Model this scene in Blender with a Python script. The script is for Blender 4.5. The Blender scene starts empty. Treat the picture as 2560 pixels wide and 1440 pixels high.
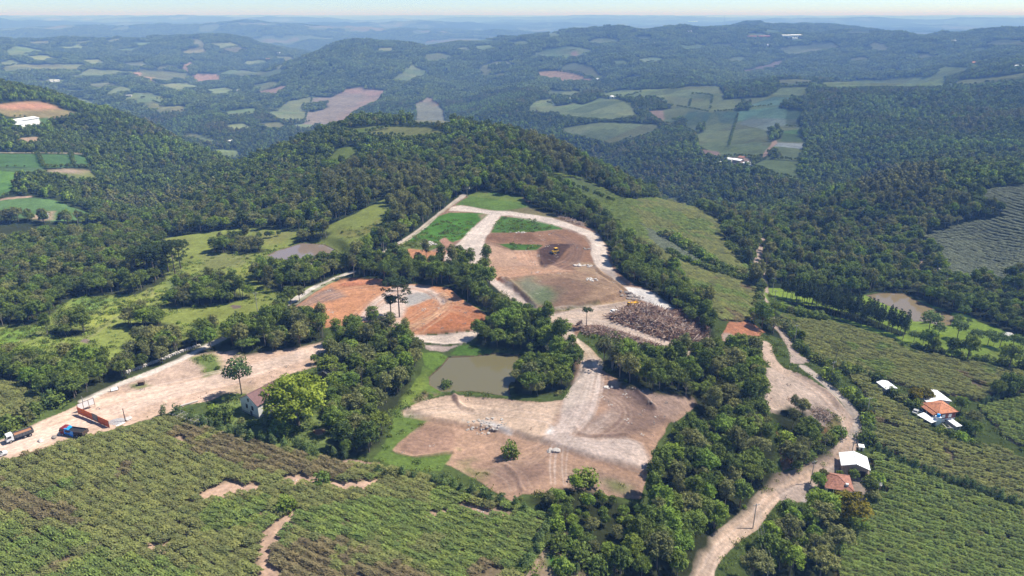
import bpy, math, random
import numpy as np
from mathutils import Vector

# ------------------------------------------------------------------ camera, light, exposure
SC = bpy.context.scene
COL = SC.collection
CAMZ, FPX, PITCH = 120.0, 1750.0, math.radians(21.3)      # eye height, focal length for a 2560 px wide picture, tilt below the horizon
cam_data = bpy.data.cameras.new("camera"); cam = bpy.data.objects.new("camera", cam_data); COL.objects.link(cam)
cam.location = (0, 0, CAMZ); cam.rotation_euler = (math.pi / 2 - PITCH, 0, 0)
cam_data.sensor_width = 36.0; cam_data.lens = FPX / 2560 * 36.0
cam_data.clip_start = 1.0; cam_data.clip_end = 120000.0
SC.camera = cam

SUN_EL = math.radians(54); SUN_AZ = math.atan2(0.95, 0.30)   # azimuth from +Y towards +X
world = bpy.data.worlds.new("World"); SC.world = world; world.use_nodes = True
wn = world.node_tree.nodes; wl = world.node_tree.links
bg = wn["Background"]
sky = wn.new("ShaderNodeTexSky"); sky.sky_type = 'NISHITA'; sky.sun_disc = False
sky.sun_elevation = SUN_EL; sky.sun_rotation = SUN_AZ; sky.altitude = 600; sky.air_density = 0.6; sky.dust_density = 0.2; sky.ozone_density = 6.0
wl.new(sky.outputs[0], bg.inputs[0]); bg.inputs[1].default_value = 0.105
sun_data = bpy.data.lights.new("sun", 'SUN'); sun = bpy.data.objects.new("sun", sun_data); COL.objects.link(sun)
sun_data.energy = 4.9; sun_data.angle = math.radians(0.5); sun_data.color = (1.0, 0.955, 0.89)
sd = Vector((math.sin(SUN_AZ) * math.cos(SUN_EL), math.cos(SUN_AZ) * math.cos(SUN_EL), math.sin(SUN_EL)))
sun.rotation_euler = (-sd).to_track_quat('-Z', 'Y').to_euler()
SC.view_settings.view_transform = 'Standard'; SC.view_settings.look = 'None'
SC.view_settings.exposure = 0.64; SC.view_settings.gamma = 1.0; SC.view_settings.use_curve_mapping = False
SC.cycles.max_bounces = 6; SC.cycles.diffuse_bounces = 3; SC.cycles.transmission_bounces = 3
SC.cycles.volume_bounces = 0; SC.cycles.transparent_max_bounces = 4
SC.cycles.use_denoising = True

R = random.Random(7)
NR = np.random.default_rng(11)

# ------------------------------------------------------------------ noise
_perm = NR.permutation(1024).astype(np.int32)
_ang = NR.random(1024) * 2 * np.pi
_gx, _gy = np.cos(_ang).astype(np.float32), np.sin(_ang).astype(np.float32)
def perlin(x, y, seed=0):
    x = np.asarray(x, np.float32); y = np.asarray(y, np.float32)
    xi = np.floor(x); yi = np.floor(y); fx = x - xi; fy = y - yi
    xi = xi.astype(np.int32) + seed * 57; yi = yi.astype(np.int32) + seed * 131
    def g(ix, iy, dx, dy):
        h = _perm[(_perm[ix & 1023] + iy) & 1023]
        return _gx[h] * dx + _gy[h] * dy
    u = fx * fx * fx * (fx * (fx * 6 - 15) + 10); v = fy * fy * fy * (fy * (fy * 6 - 15) + 10)
    a = g(xi, yi, fx, fy); b = g(xi + 1, yi, fx - 1, fy); c = g(xi, yi + 1, fx, fy - 1); d = g(xi + 1, yi + 1, fx - 1, fy - 1)
    return (a + (b - a) * u) * (1 - v) + (c + (d - c) * u) * v
def fbm(x, y, wl_, oct_=3, seed=0):
    s = 0; a = 1.0
    for k in range(oct_):
        s = s + a * perlin(x / wl_, y / wl_, seed + k * 7); wl_ *= 0.5; a *= 0.5
    return s

# ------------------------------------------------------------------ pixels of the photograph -> rays
SP, CP = math.sin(PITCH), math.cos(PITCH)
def ray(px, py):
    cx = (np.asarray(px, float) - 1280) / FPX; cy = (720 - np.asarray(py, float)) / FPX
    dx = cx; dy = CP + cy * SP; dz = -SP + cy * CP
    h = np.hypot(dx, dy)
    return np.arctan2(dx, dy), dz / h                     # azimuth, rise per metre of ground distance

# terrain control: (px, py, ground distance) seen points / ('z', px, py, height) / ('h', px, distance, height) hidden ground
CT = []
def Z(*t):
    for px, py, z in t:
        a, s = ray(px, py); CT.append((float(a), math.log((z - CAMZ) / s), z))
def D(*t):
    for px, py, d in t:
        a, s = ray(px, py); CT.append((float(a), math.log(d), CAMZ + d * float(s)))
def Hd(*t):
    for px, d, z in t:
        a, s = ray(px, 100); CT.append((float(a), math.log(d), z))
# near bench with the works, falling off to both sides
Z((-300,1440,-2),(0,1440,0),(640,1440,0),(1280,1440,-2),(1800,1440,-14),(2100,1440,-22),(2560,1440,-30),(2850,1440,-34))
Z((-300,1200,-2),(0,1200,1),(500,1200,0),(900,1200,-1),(1300,1200,-2),(1600,1200,-5),(1900,1200,-15),(2100,1200,-20),(2560,1200,-28),(2850,1200,-32))
Z((-300,1000,-3),(0,1000,1),(250,1000,0),(620,1000,-1),(900,1000,-4),(1200,960,-7),(1500,1000,-2),(1750,1000,-7),(1950,1000,-10),(2150,1000,-16),(2350,1000,-18),(2560,1000,-22),(2850,1000,-26))
Z((-300,850,-9),(0,850,-5),(300,850,-3),(600,850,0),(900,850,0),(1200,850,-3),(1450,850,-1),(1700,850,-2),(1850,850,-7),(2000,850,-14),(2250,850,-21),(2560,850,-24),(2850,850,-26))
Z((-300,720,-18),(0,700,-12),(300,700,-9),(500,700,-8),(760,700,-3),(1000,700,1),(1300,700,1),(1600,700,-2),(1850,700,-15),(2100,700,-24),(2350,740,-25),(2560,700,-22),(2850,700,-20))
Z((-300,610,-34),(0,600,-24),(300,600,-20),(550,600,-12),(770,635,-8),(1000,600,0),(1250,600,2),(1500,600,0),(1700,600,-16),(1900,600,-27),(2150,600,-30),(2450,600,-25),(2850,580,-18))
Z((900,520,2),(1150,520,3),(1300,520,3),(1450,520,0),(1600,520,-14),(1750,520,-22),(650,520,-14),(350,540,-38))
# valley and hillside on the left
D((-300,560,600),(100,520,640),(0,420,800),(200,420,800),(0,380,890),(60,300,1020),(-250,300,1050),(0,215,1240),(-300,190,1350),(200,255,1180),(400,325,1080),(560,405,960),(300,480,780),(450,460,800),(230,340,1000))
Hd((-300,1900,-120),(0,1750,-140),(300,1600,-155),(550,1300,-160))
# the wooded mound behind the works
Z((900,400,3),(1000,340,5),(1000,308,4),(870,308,2),(1120,312,2),(1080,400,4),(780,420,-8))
D((700,375,800),(600,425,745),(480,485,690),(1300,362,770),(1450,418,715),(1650,500,610),(1850,560,560),(1560,460,660))
Hd((1000,1250,-130),(700,1080,-140),(870,1180,-140),(1300,1020,-140),(1500,930,-125),(600,1000,-130))
# valley beyond, far fields on the left
D((650,350,1480),(700,300,1780),(560,350,1480),(480,345,1500),(400,290,1850),(300,230,2280),(200,180,2850),(450,190,2850),(600,230,2450),(60,130,3500),(-250,120,3700),(0,108,3900),(300,140,3600),
  (300,100,4200),(520,84,3900),(600,105,3750),(420,110,3950),(700,128,3800),(600,160,3350),(780,125,4300),(-250,90,4600))
Hd((0,5600,-110),(300,5600,-110),(520,5300,-110),(700,5300,-120),(-300,5600,-100),(860,4400,-120))
# central hill
D((870,98,2900),(800,128,2780),(1000,112,2820),(1300,100,3000),(1500,88,3050),(1650,76,3250),(740,172,2500),(700,212,2300),(820,222,2200),(900,262,1950),(900,155,2550),(1100,182,2420),(1200,232,2080),(1100,272,1800),
  (1000,292,1700),(1300,200,2230),(1500,180,2280),(1500,130,2650),(1700,130,2600),(1700,190,2130),(1180,150,2600))
Hd((1000,4300,-90),(1300,4500,-90),(1600,4600,-50),(800,3600,-110))
# plateau hill on the right
D((1330,242,1700),(1225,290,1480),(1500,226,1700),(1700,216,1720),(1950,200,1780),(2200,206,1740),(2500,192,1800),(2850,190,1800),(1400,292,1400),(1600,300,1290),(1800,300,1240),(1900,350,1070),(1850,400,940),
  (2000,430,860),(1600,390,1040),(1450,350,1200),(1900,450,800),(2300,300,1240),(2500,300,1240),(2850,300,1240),(2300,390,930),(2520,420,860))
Hd((1150,1500,-115),(1500,1950,-85),(1900,2080,-70),(2250,2050,-60))
D((2250,425,720),(2100,480,640),(2400,470,640),(2480,470,650),(2850,470,650),(2250,450,680))
Hd((2250,800,-52),(2050,740,-58),(1850,700,-66),(1700,760,-80))
D((2200,140,2700),(2000,115,3000),(2400,130,2750),(2560,85,3300),(2850,85,3300),(2300,88,3400),(2100,72,3800),(1850,72,3600),(1900,62,4000))
Hd((1700,5600,-40),(2200,5600,-50),(2600,5600,-50),(1900,6500,-40))
# far plateau
for px in (-300, 100, 500, 900, 1300, 1700, 2100, 2500, 2850):
    Hd((px, 7500, -35), (px, 11000, -10), (px, 16000, 25), (px, 24000, 62), (px, 42000, 96))
D((650,88,6400))
for px in (-300, 400, 1280, 2100, 2850):
    Hd((px, 80, 0 if px < 1700 else -18))
CT = np.array(CT)

def tps_fit(P, z, lam):
    n = len(P); d2 = ((P[:, None] - P[None]) ** 2).sum(-1)
    K = np.where(d2 > 0, 0.5 * d2 * np.log(d2 + 1e-12), 0) + lam * np.eye(n)
    Q = np.c_[np.ones(n), P]
    A = np.block([[K, Q], [Q.T, np.zeros((3, 3))]])
    return np.linalg.solve(A, np.r_[z, 0, 0, 0])
SA = 2.6
cp = np.c_[CT[:, 0] * SA, CT[:, 1]]
w_ = tps_fit(cp, CT[:, 2], 0.004)

# grid in azimuth and distance: cells stay about one picture element wide
NC = 1500
AZ = np.linspace(-math.radians(53), math.radians(53), NC)
ld = [math.log(85.0)]
while ld[-1] < math.log(42000):
    d = math.exp(ld[-1]); ld.append(ld[-1] + (0.0026 if d < 450 else 0.0036 if d < 1500 else 0.006 if d < 6000 else 0.011))
LD = np.array(ld); NRW = len(LD); DD = np.exp(LD)
ca = np.linspace(AZ[0], AZ[-1], 220); cl = np.linspace(LD[0], LD[-1], 420)
gA, gL = np.meshgrid(ca * SA, cl)
ev = np.zeros(gA.shape)
for (pa, pl), k in zip(cp, w_[:-3]):
    d2 = (gA - pa) ** 2 + (gL - pl) ** 2
    ev += k * 0.5 * d2 * np.log(d2 + 1e-12)
ev += w_[-3] + w_[-2] * gA + w_[-1] * gL
def upsample(ev):
    fi = (LD - cl[0]) / (cl[1] - cl[0]); i0 = np.clip(fi.astype(int), 0, len(cl) - 2); t = (fi - i0)[:, None]
    rows = ev[i0] * (1 - t) + ev[i0 + 1] * t
    fj = (AZ - ca[0]) / (ca[1] - ca[0]); j0 = np.clip(fj.astype(int), 0, len(ca) - 2); t = (fj - j0)[None]
    return rows[:, j0] * (1 - t) + rows[:, j0 + 1] * t
HZ = upsample(ev).astype(np.float32)
X = (DD[:, None] * np.sin(AZ)[None]).astype(np.float32); Y = (DD[:, None] * np.cos(AZ)[None]).astype(np.float32)
def ramp(d, a, b): return np.clip((d - a) / (b - a), 0, 1)
far1 = ramp(DD, 650, 1000)[:, None]; far2 = ramp(DD, 1200, 2500)[:, None]; far3 = ramp(DD, 5000, 7500)[:, None]
HZ += far1 * (14 * fbm(X, Y, 260, 3, 3)) + far2 * (38 * fbm(X, Y, 760, 3, 5) + 12 * fbm(X, Y, 210, 2, 8)) + far3 * (150 * fbm(X * .55, Y, 3000, 3, 9) * ramp(DD, 46000, 12000)[:, None] + 20 * fbm(X, Y, 1100, 2, 12))
HZ += 0.35 * fbm(X, Y, 22, 2, 21) * (1 - far1)
HZ = np.minimum(HZ, 126).astype(np.float32)
NG1 = fbm(X, Y, 9, 2, 31).astype(np.float32); NG2 = fbm(X, Y, 45, 3, 41).astype(np.float32)
SLOPE = (HZ - CAMZ) / DD[:, None]
RMAX = np.maximum.accumulate(SLOPE, axis=0)

def hit(px, py):
    """where the picture's pixel meets the ground: world x, y, z and the grid position"""
    px = np.atleast_1d(np.asarray(px, float)); py = np.atleast_1d(np.asarray(py, float))
    a, s = ray(px, py)
    fj = np.clip((a - AZ[0]) / (AZ[1] - AZ[0]), 0, NC - 1.001); j = fj.astype(int); t = fj - j
    out = np.zeros((len(px), 4))
    for k in range(len(px)):
        c = RMAX[:, j[k]] * (1 - t[k]) + RMAX[:, j[k] + 1] * t[k]
        i = int(np.searchsorted(c, s[k]))
        i = min(max(i, 1), NRW - 1)
        f = (s[k] - c[i - 1]) / max(c[i] - c[i - 1], 1e-9); f = min(max(f, 0), 1)
        l = LD[i - 1] + f * (LD[i] - LD[i - 1]); d = math.exp(l)
        out[k] = (d * math.sin(a[k]), d * math.cos(a[k]), CAMZ + d * s[k], d)
    return out
def gidx(x, y):
    a = np.arctan2(x, y); l = np.log(np.hypot(x, y))
    fj = np.clip((a - AZ[0]) / (AZ[1] - AZ[0]), 0, NC - 1.001)
    fi = np.clip(np.interp(l, LD, np.arange(NRW)), 0, NRW - 1.001)
    return fi, fj
def ground(x, y):
    fi, fj = gidx(np.asarray(x, float), np.asarray(y, float)); i = fi.astype(int); j = fj.astype(int); u = fi - i; v = fj - j
    return (HZ[i, j] * (1 - v) + HZ[i, j + 1] * v) * (1 - u) + (HZ[i + 1, j] * (1 - v) + HZ[i + 1, j + 1] * v) * u
def gz(x, y): return float(ground(np.array([x]), np.array([y]))[0])
def at(px, py):
    h = hit(px, py)[0]; return float(h[0]), float(h[1]), gz(h[0], h[1])

# ------------------------------------------------------------------ painting the ground in world space
K = {'T1': (0, 0), 'T2': (830, 0), 'T3': (1660, 0), 'M1': (0, 460), 'M2': (830, 460), 'M3': (1660, 460), 'B1': (0, 940), 'B2': (830, 940), 'B3': (1660, 940)}
def px_(tile, pts):
    if tile == 'F': return [(float(a), float(b)) for a, b in pts]
    ox, oy = K[tile]; return [(ox + a / 2.8444, oy + b / 2.8444) for a, b in pts]
def dens(pts, closed, step=26):
    out = []; n = len(pts)
    for k in range(n if closed else n - 1):
        (x0, y0), (x1, y1) = pts[k], pts[(k + 1) % n]
        m = max(1, int(math.hypot(x1 - x0, y1 - y0) / step))
        out += [(x0 + (x1 - x0) * q / m, y0 + (y1 - y0) * q / m) for q in range(m)]
    if not closed: out.append(pts[-1])
    return out
def smooth(pts, n=2):
    for _ in range(n):
        q = [pts[0]]
        for a, b in zip(pts[:-1], pts[1:]):
            q += [(a[0] * .75 + b[0] * .25, a[1] * .75 + b[1] * .25), (a[0] * .25 + b[0] * .75, a[1] * .25 + b[1] * .75)]
        pts = q + [pts[-1]]
    return pts
def wpoly(tile, pts, closed=True):
    d = dens(px_(tile, pts), closed); h = hit([p[0] for p in d], [p[1] for p in d]); return h[:, :2]
COLR = np.zeros((NRW, NC, 3), np.float32)
CLS = np.zeros((NRW, NC), np.int8)           # what the ground is there
TREES = np.ones((NRW, NC), bool)             # where the wood may grow
FOREST, LITTER, GRASS, EARTH, ROAD, FIELD, LAWN, TRACK, VINE, WATER = range(10)
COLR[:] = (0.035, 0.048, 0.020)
def window(W, m):
    fi, fj = gidx(W[:, 0], W[:, 1]); d = float(np.hypot(W[:, 0], W[:, 1]).mean())
    pi = int(m / d / 0.0026) + 3; pj = int(m / d / (AZ[1] - AZ[0])) + 3
    return max(int(fi.min()) - pi, 0), min(int(fi.max()) + pi, NRW - 1) + 1, max(int(fj.min()) - pj, 0), min(int(fj.max()) + pj, NC - 1) + 1
def sdf(W, closed, win):
    a, b, c, d = win
    x = X[a:b, c:d]; y = Y[a:b, c:d]
    best = np.full(x.shape, 1e12, np.float32); ins = np.zeros(x.shape, bool); n = len(W)
    for k in range(n if closed else n - 1):
        x0, y0 = W[k]; x1, y1 = W[(k + 1) % n]; ex, ey = x1 - x0, y1 - y0; L = ex * ex + ey * ey + 1e-9
        t = np.clip(((x - x0) * ex + (y - y0) * ey) / L, 0, 1)
        np.minimum(best, (x - x0 - t * ex) ** 2 + (y - y0 - t * ey) ** 2, out=best)
        if closed and abs(ey) > 1e-9:
            ins ^= ((y0 > y) != (y1 > y)) & (x < x0 + (y - y0) * ex / ey)
    s = np.sqrt(best)
    return np.where(ins, s, -s) if closed else -s
def fill(win, s, color, soft, warp, cls, trees, alpha):
    a, b, c, d = win
    scale = np.clip(DD[a:b, None] / 300, 1, 8)
    s = s + warp * np.clip(DD[a:b, None] / 500, 1, 6) * (0.8 * NG1[a:b, c:d] + 2.0 * NG2[a:b, c:d])
    m = np.clip(s / (soft * scale) + 0.5, 0, 1) * alpha
    if color is not None:
        cc = np.array(color, np.float32)
        COLR[a:b, c:d] = COLR[a:b, c:d] * (1 - m[..., None]) + cc * m[..., None]
    if cls is not None: CLS[a:b, c:d][m > 0.5 * alpha] = cls
    if trees is not None: TREES[a:b, c:d][m > 0.3 * alpha] = trees
def area(tile, pts, color, cls=None, trees=False, soft=0.8, warp=0.8, alpha=1.0):
    W = wpoly(tile, pts); win = window(W, 4 + soft * 2)
    if (win[1] - win[0]) * (win[3] - win[2]) < 1: return W
    fill(win, sdf(W, True, win), color, soft, warp, cls, trees, alpha); return W
def line(tile, pts, width, color, cls=None, trees=False, soft=0.6, warp=0.5, alpha=1.0, sm=2):
    W = wpoly(tile, smooth(list(pts), sm) if sm else pts, False); win = window(W, width + 4)
    fill(win, sdf(W, False, win) + width / 2, color, soft, warp, cls, trees, alpha); return W
# --- ponds: level water set into the ground
PONDS = []
def pond(tile_pts, drop=0.35):
    px = []
    for t, p in tile_pts: px += px_(t, p)
    W = wpoly('F', px); win = window(W, 12); s = sdf(W, True, win); a, b, c, d = win
    lev = float(np.percentile(ground(W[:, 0], W[:, 1]), 35)) - drop
    k = np.clip(1 + s / 7, 0, 1); k = k * k * (3 - 2 * k)
    HZ[a:b, c:d] = HZ[a:b, c:d] * (1 - k) + (lev + 0.25) * k
    HZ[a:b, c:d] = np.where(s > 0, lev - np.clip(s * 0.5, 0, 1.5), HZ[a:b, c:d])
    PONDS.append((W, lev, s, win))
pond([('M2', [(830,1218),(1000,1215),(1150,1188),(1380,1190),(1490,1270),(1440,1310),(1330,1330),(1300,1400)]), ('B2', [(1270,40),(1250,90),(1260,150),(1090,148),(1000,138),(780,122),(700,60),(693,0)]), ('M2', [(720,1340),(780,1290)])])
pond([('M1', [(1905,525),(1960,500),(2080,460),(2150,430),(2300,410),(2380,430),(2430,470),(2505,468),(2510,490),(2440,510),(2370,535),(2200,560),(2080,560),(1990,555)])])
pond([('M3', [(1440,790),(1520,785),(1700,795),(1780,830),(1900,880),(2020,915),(2060,935),(2040,985),(1960,992),(1880,960),(1780,960),(1720,900),(1600,860),(1500,820)])])
SLOPE = (HZ - CAMZ) / DD[:, None]; RMAX = np.maximum.accumulate(SLOPE, axis=0)

# --- banks and terraces left by the machines
def terrace(tile, pts, h, edge=2.5):
    W = wpoly(tile, pts); win = window(W, 8); s = sdf(W, True, win); a, b, c, d = win
    k = np.clip((s + .8 * NG1[a:b, c:d]) / edge + .5, 0, 1); HZ[a:b, c:d] += h * k * k * (3 - 2 * k)
def berm(tile, pts, w, h):
    W = wpoly(tile, smooth(pts, 2), False); win = window(W, w * 3); s = sdf(W, False, win); a, b, c, d = win
    HZ[a:b, c:d] += h * np.exp(-(s / w) ** 2) * (1 + .7 * NG1[a:b, c:d])
terrace('B2', [(560,272),(800,338),(1000,378),(1280,408),(1500,475),(1650,528),(1850,585),(2100,655),(2270,710),(2310,600),(2350,440),(2430,300),(2570,150),(2300,60),(2050,40),(1800,-40),(1640,160),(1480,172),(860,126),(620,176),(480,245)], 1.3)
terrace('M2', [(1180,672),(1400,655),(1700,625),(1900,660),(2090,780),(1900,848),(1590,913),(1465,898),(1390,835)], 1.7)
terrace('M2', [(480,1035),(700,1060),(1000,1038),(1085,960),(1085,915),(930,830),(830,745),(760,790),(810,850),(700,940)], 1.2, 3)
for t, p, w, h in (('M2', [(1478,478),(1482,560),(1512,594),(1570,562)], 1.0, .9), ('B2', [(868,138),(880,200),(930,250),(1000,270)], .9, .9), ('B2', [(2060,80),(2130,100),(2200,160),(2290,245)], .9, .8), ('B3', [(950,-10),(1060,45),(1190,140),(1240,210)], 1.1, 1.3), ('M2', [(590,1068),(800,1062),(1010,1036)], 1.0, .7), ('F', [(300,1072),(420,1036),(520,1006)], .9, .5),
                    ('M2', [(1870,585),(1920,650),(2010,690),(2120,790)], 1.0, 1.1), ('M2', [(60,690),(150,668),(300,682),(420,712)], 1.4, 1.2), ('M2', [(1700,1085),(1760,1160),(1770,1270)], 1.0, .8), ('B2', [(1240,640),(1330,720),(1350,810)], .8, .5), ('M2', [(1240,688),(1400,828),(1460,905)], 1.0, .6), ('B2', [(1730,390),(1760,440),(1900,452),(2100,440)], .8, .45), ('B2', [(470,545),(560,575),(680,572),(860,545)], .8, .6), ('M2', [(640,1130),(800,1150),(960,1130)], 1.0, .6), ('B3', [(740,110),(705,190),(760,250),(900,260)], .9, .7), ('M2', [(1590,915),(1900,882),(2120,835)], .9, .6)):
    berm(t, p, w, h)
SLOPE = (HZ - CAMZ) / DD[:, None]; RMAX = np.maximum.accumulate(SLOPE, axis=0)
PALE = (.60, .505, .43); PINK = (.50, .36, .27); TAN = (.42, .30, .21); ORANGE = (.47, .235, .125); RED = (.40, .165, .08)
BROWN = (.30, .19, .13); DARKB = (.125, .078, .06); GREYS = (.36, .32, .29); WHITE = (.64, .60, .56); YELLOW = (.50, .38, .24)
GR1 = (.115, .195, .038); GR2 = (.25, .275, .065); GR3 = (.185, .215, .055); LAWNC = (.23, .32, .055); FLD = (.075, .105, .038); FLDB = (.085, .125, .075); FARF = (.15, .185, .085); FARG = (.19, .215, .105); SCAR = (.31, .22, .165)
# --- far country
FARP = []
def farfields(tile, polys, col, cls=FIELD):
    for p in polys:
        k = R.uniform(.82, 1.15); area(tile, p, tuple(c * k * R.uniform(.92, 1.08) for c in col), cls, False, 1.0, 0.9); FARP.append((tile, p))
farfields('T1', [
 [(30,370),(90,320),(320,365),(200,400),(60,400)],[(500,545),(640,490),(930,510),(720,550)],[(930,520),(1000,495),(1340,520),(1330,570),(1130,570),(940,545)],[(0,480),(110,460),(620,460),(540,500),(230,500),(0,510)],
 [(760,290),(870,270),(870,300),(770,305)],[(910,300),(1100,300),(1000,330)],[(1530,520),(1700,500),(1880,515),(2040,480),(2000,530),(1850,550),(1600,540)],
 [(860,700),(940,660),(1080,660),(1240,710),(1040,740),(900,720)],[(1780,610),(1930,580),(2000,600),(1830,650)],[(1900,800),(2060,720),(2200,690),(2350,700),(2340,820),(2230,860),(2000,860)],
 [(1540,800),(1640,790),(1810,770),(1800,810),(1640,830)],[(1310,950),(1440,970),(1550,1000),(1480,1010),(1330,975)],[(1520,1060),(1690,1070),(1700,1110),(1620,1130),(1540,1080)],
 [(1960,400),(2170,410),(2150,430),(2000,430)],[(420,620),(560,640),(640,680),(480,660)],[(420,330),(640,320),(600,345),(430,350)],[(830,345),(990,340),(960,360),(840,365)]], FARF)
farfields('T1', [[(1280,375),(1360,345),(1450,340),(1480,375),(1350,388)],[(1460,310),(1640,300),(1700,330),(1560,350)],[(1570,352),(1700,335),(1790,360),(1640,385)],[(1340,275),(1400,278),(1470,312),(1440,335),(1380,320)],[(850,600),(960,640),(900,650),(740,680)]], FARG)
farfields('T1', [[(1820,660),(1880,640),(2070,605),(1960,680)],[(900,520),(1000,515),(990,545)],[(1000,545),(1100,550),(1090,590),(1030,570)],[(1355,430),(1370,440),(1350,520),(1300,500)],[(1380,525),(1540,530),(1600,570),(1370,580)]], SCAR, EARTH)
farfields('T1', [[(0,440),(90,430),(140,455),(0,470)],[(160,400),(330,395),(400,420),(250,440)],[(560,430),(700,425),(760,450),(620,460)],[(870,445),(1010,440),(1060,465),(930,480)],[(1100,470),(1250,468),(1260,490),(1120,500)],[(240,580),(400,560),(500,575),(380,600)],[(620,600),(780,585),(830,610),(700,640)],[(1130,600),(1330,590),(1420,620),(1250,650)],[(1440,640),(1600,620),(1680,650),(1520,680)],[(1080,770),(1290,750),(1330,790),(1150,810)],
 [(420,660),(520,690),(640,720),(700,760),(560,720)],[(1000,760),(1080,720),(1180,750),(1080,800)],[(1700,440),(1850,425),(1930,450),(1780,470)],[(1900,480),(2020,470),(1990,500)],[(1850,880),(1990,870),(2040,900),(1900,915)],[(2050,900),(2200,870),(2280,890),(2150,920)],[(1600,900),(1730,880),(1780,905),(1660,925)],[(180,300),(330,290),(380,310),(230,318)],[(520,300),(640,290),(690,305),(560,315)]], FARG)
farfields('T2', [[(1000,330),(1130,320),(1180,345),(1060,360)],[(880,340),(960,335),(980,355),(900,360)],[(1240,300),(1380,290),(1420,312),(1290,325)],[(2150,420),(2300,405),(2380,430),(2240,450)],[(1960,440),(2080,430),(2120,460),(2000,470)],[(300,350),(420,340),(460,365),(340,375)],[(1480,240),(1600,235),(1640,255),(1530,262)],[(2130,270),(2260,262),(2300,285),(2170,292)]], FARF)
farfields('T3', [[(100,330),(240,310),(300,340),(160,360)],[(430,420),(560,400),(600,430),(480,450)],[(1300,420),(1420,405),(1480,430),(1360,445)],[(1750,400),(1880,385),(1940,410),(1820,425)],[(2150,350),(2260,335),(2300,360),(2190,375)],[(860,280),(960,270),(1000,290),(900,300)],[(1300,230),(1420,220),(1470,240),(1350,250)]], FARF)
farfields('T2', [
 [(420,570),(560,460),(650,430),(650,390),(760,375),(870,405),(800,440),(650,455),(600,480),(690,510),(560,580)],[(1050,540),(1050,490),(1140,440),(1240,430),(1290,480),(1250,540)],[(1390,390),(1530,350),(1720,330),(1840,355),(1840,380),(1680,410),(1560,410)],
 [(1620,505),(1640,470),(1720,450),(1870,480),(1950,550),(1860,555),(1780,520)],[(1780,300),(1930,268),(2090,300),(1920,312)],[(2060,545),(2200,545),(2150,560)],[(800,282),(1200,285),(1100,300),(820,300)],
 [(1530,640),(1770,650),(1700,690),(1540,680)],[(1390,790),(1450,720),(1560,700),(1780,745),(1900,700),(2050,710),(2130,740),(2170,820),(1980,850),(1700,830),(1540,800)],
 [(1640,910),(1900,870),(2300,890),(2330,920),(2130,980),(2020,1030),(1800,980),(1650,940)],[(1920,660),(2090,640),(2440,630),(2560,620),(2560,770),(2400,750),(2200,690),(2060,690),(1930,690)]], FARF)
farfields('T2', [[(1440,515),(1620,500),(1840,560),(1900,575),(1640,580),(1460,535)],[(640,295),(800,282),(800,300),(700,305)],[(2230,790),(2480,780),(2500,830),(2350,870)],[(1690,365),(1730,360),(1755,395),(1700,400)]], SCAR, EARTH)
farfields('T2', [[(0,690),(140,625),(270,635),(390,645),(330,720),(200,770),(90,860),(-60,900),(-200,880),(-140,700)],[(570,870),(600,740),(690,690),(740,720),(850,880)]], (.20,.19,.14), GRASS)
for t, w in (([(20,640),(390,650)],16),([(60,650),(300,660)],22),([(620,720),(690,695),(750,740)],16),([(200,760),(110,820),(60,880)],10),([(330,660),(230,740)],10)):
    line('T2', t, w, (.33,.21,.18), EARTH, None, 10, 3.0, .7)
farfields('T3', [[(0,640),(220,615),(370,610),(420,710),(740,690),(830,622),(1020,622),(1010,770),(960,850),(985,900),(990,1150),(720,1130),(700,1120),(450,1115),(240,1040),(240,960),(130,900),(0,880)],[(620,1180),(720,1130),(980,1150),(975,1290),(780,1240)],
 [(780,570),(1040,562),(1050,598),(830,610)],[(790,340),(1200,300),(1250,330),(1200,345),(1000,380),(850,400),(840,370)],[(1460,295),(1600,320),(1590,360),(1650,380),(1450,355)],[(2240,320),(2420,280),(2560,290),(2560,330)],[(570,240),(700,240),(760,262),(600,262)],[(360,315),(480,310),(470,330),(370,330)],[(700,215),(830,215),(820,240),(720,235)]], FARF)
farfields('T3', [[(1050,590),(1500,572),(1850,540),(1900,545),(2000,470),(2150,480),(2160,500),(2010,545),(1975,615),(1500,618),(1150,625)],[(2000,600),(2100,575),(2340,550),(2420,545),(2560,520),(2560,580),(2300,592),(2150,612)]], (.17,.225,.075))
farfields('T3', [[(510,520),(830,430),(890,420),(780,480),(620,515)]], (.2,.16,.13), EARTH)
for p, c in (([(170,790),(340,800),(300,880),(120,890)],FLDB),([(360,790),(520,800),(500,880),(400,870)],FLDB),([(540,790),(820,755),(1000,780),(870,890),(700,880),(520,860)],(.12,.19,.125)),([(600,850),(870,840),(860,890),(760,935),(520,880)],(.15,.2,.16)),
             ([(610,750),(780,690),(940,695),(820,750)],(.12,.18,.13)),([(800,1015),(985,1020),(985,1060),(790,1040)],(.27,.31,.30)),([(250,1030),(470,1040),(700,1060),(690,1110),(450,1115)],(.12,.15,.06)),([(870,780),(1000,785),(960,850),(980,900),(870,890)],(.075,.11,.06)),
             ([(240,810),(290,800),(240,960),(130,900)],(.10,.13,.07)),([(840,930),(980,920),(985,1010),(830,1005)],(.08,.14,.05))):
    area('T3', p, c, FIELD, False, .8, .5)
line('T3', [(780,1000),(790,1020),(730,1070),(715,1120)], 6, (.36,.25,.19), TRACK)
area('T3', [(420,1115),(600,1125),(620,1160),(480,1165)], (.30,.22,.18), EARTH)
area('T3', [(250,1060),(380,1080),(400,1110),(300,1090)], (.26,.18,.15), EARTH)
FREE = np.zeros((NRW, NC), bool)
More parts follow.
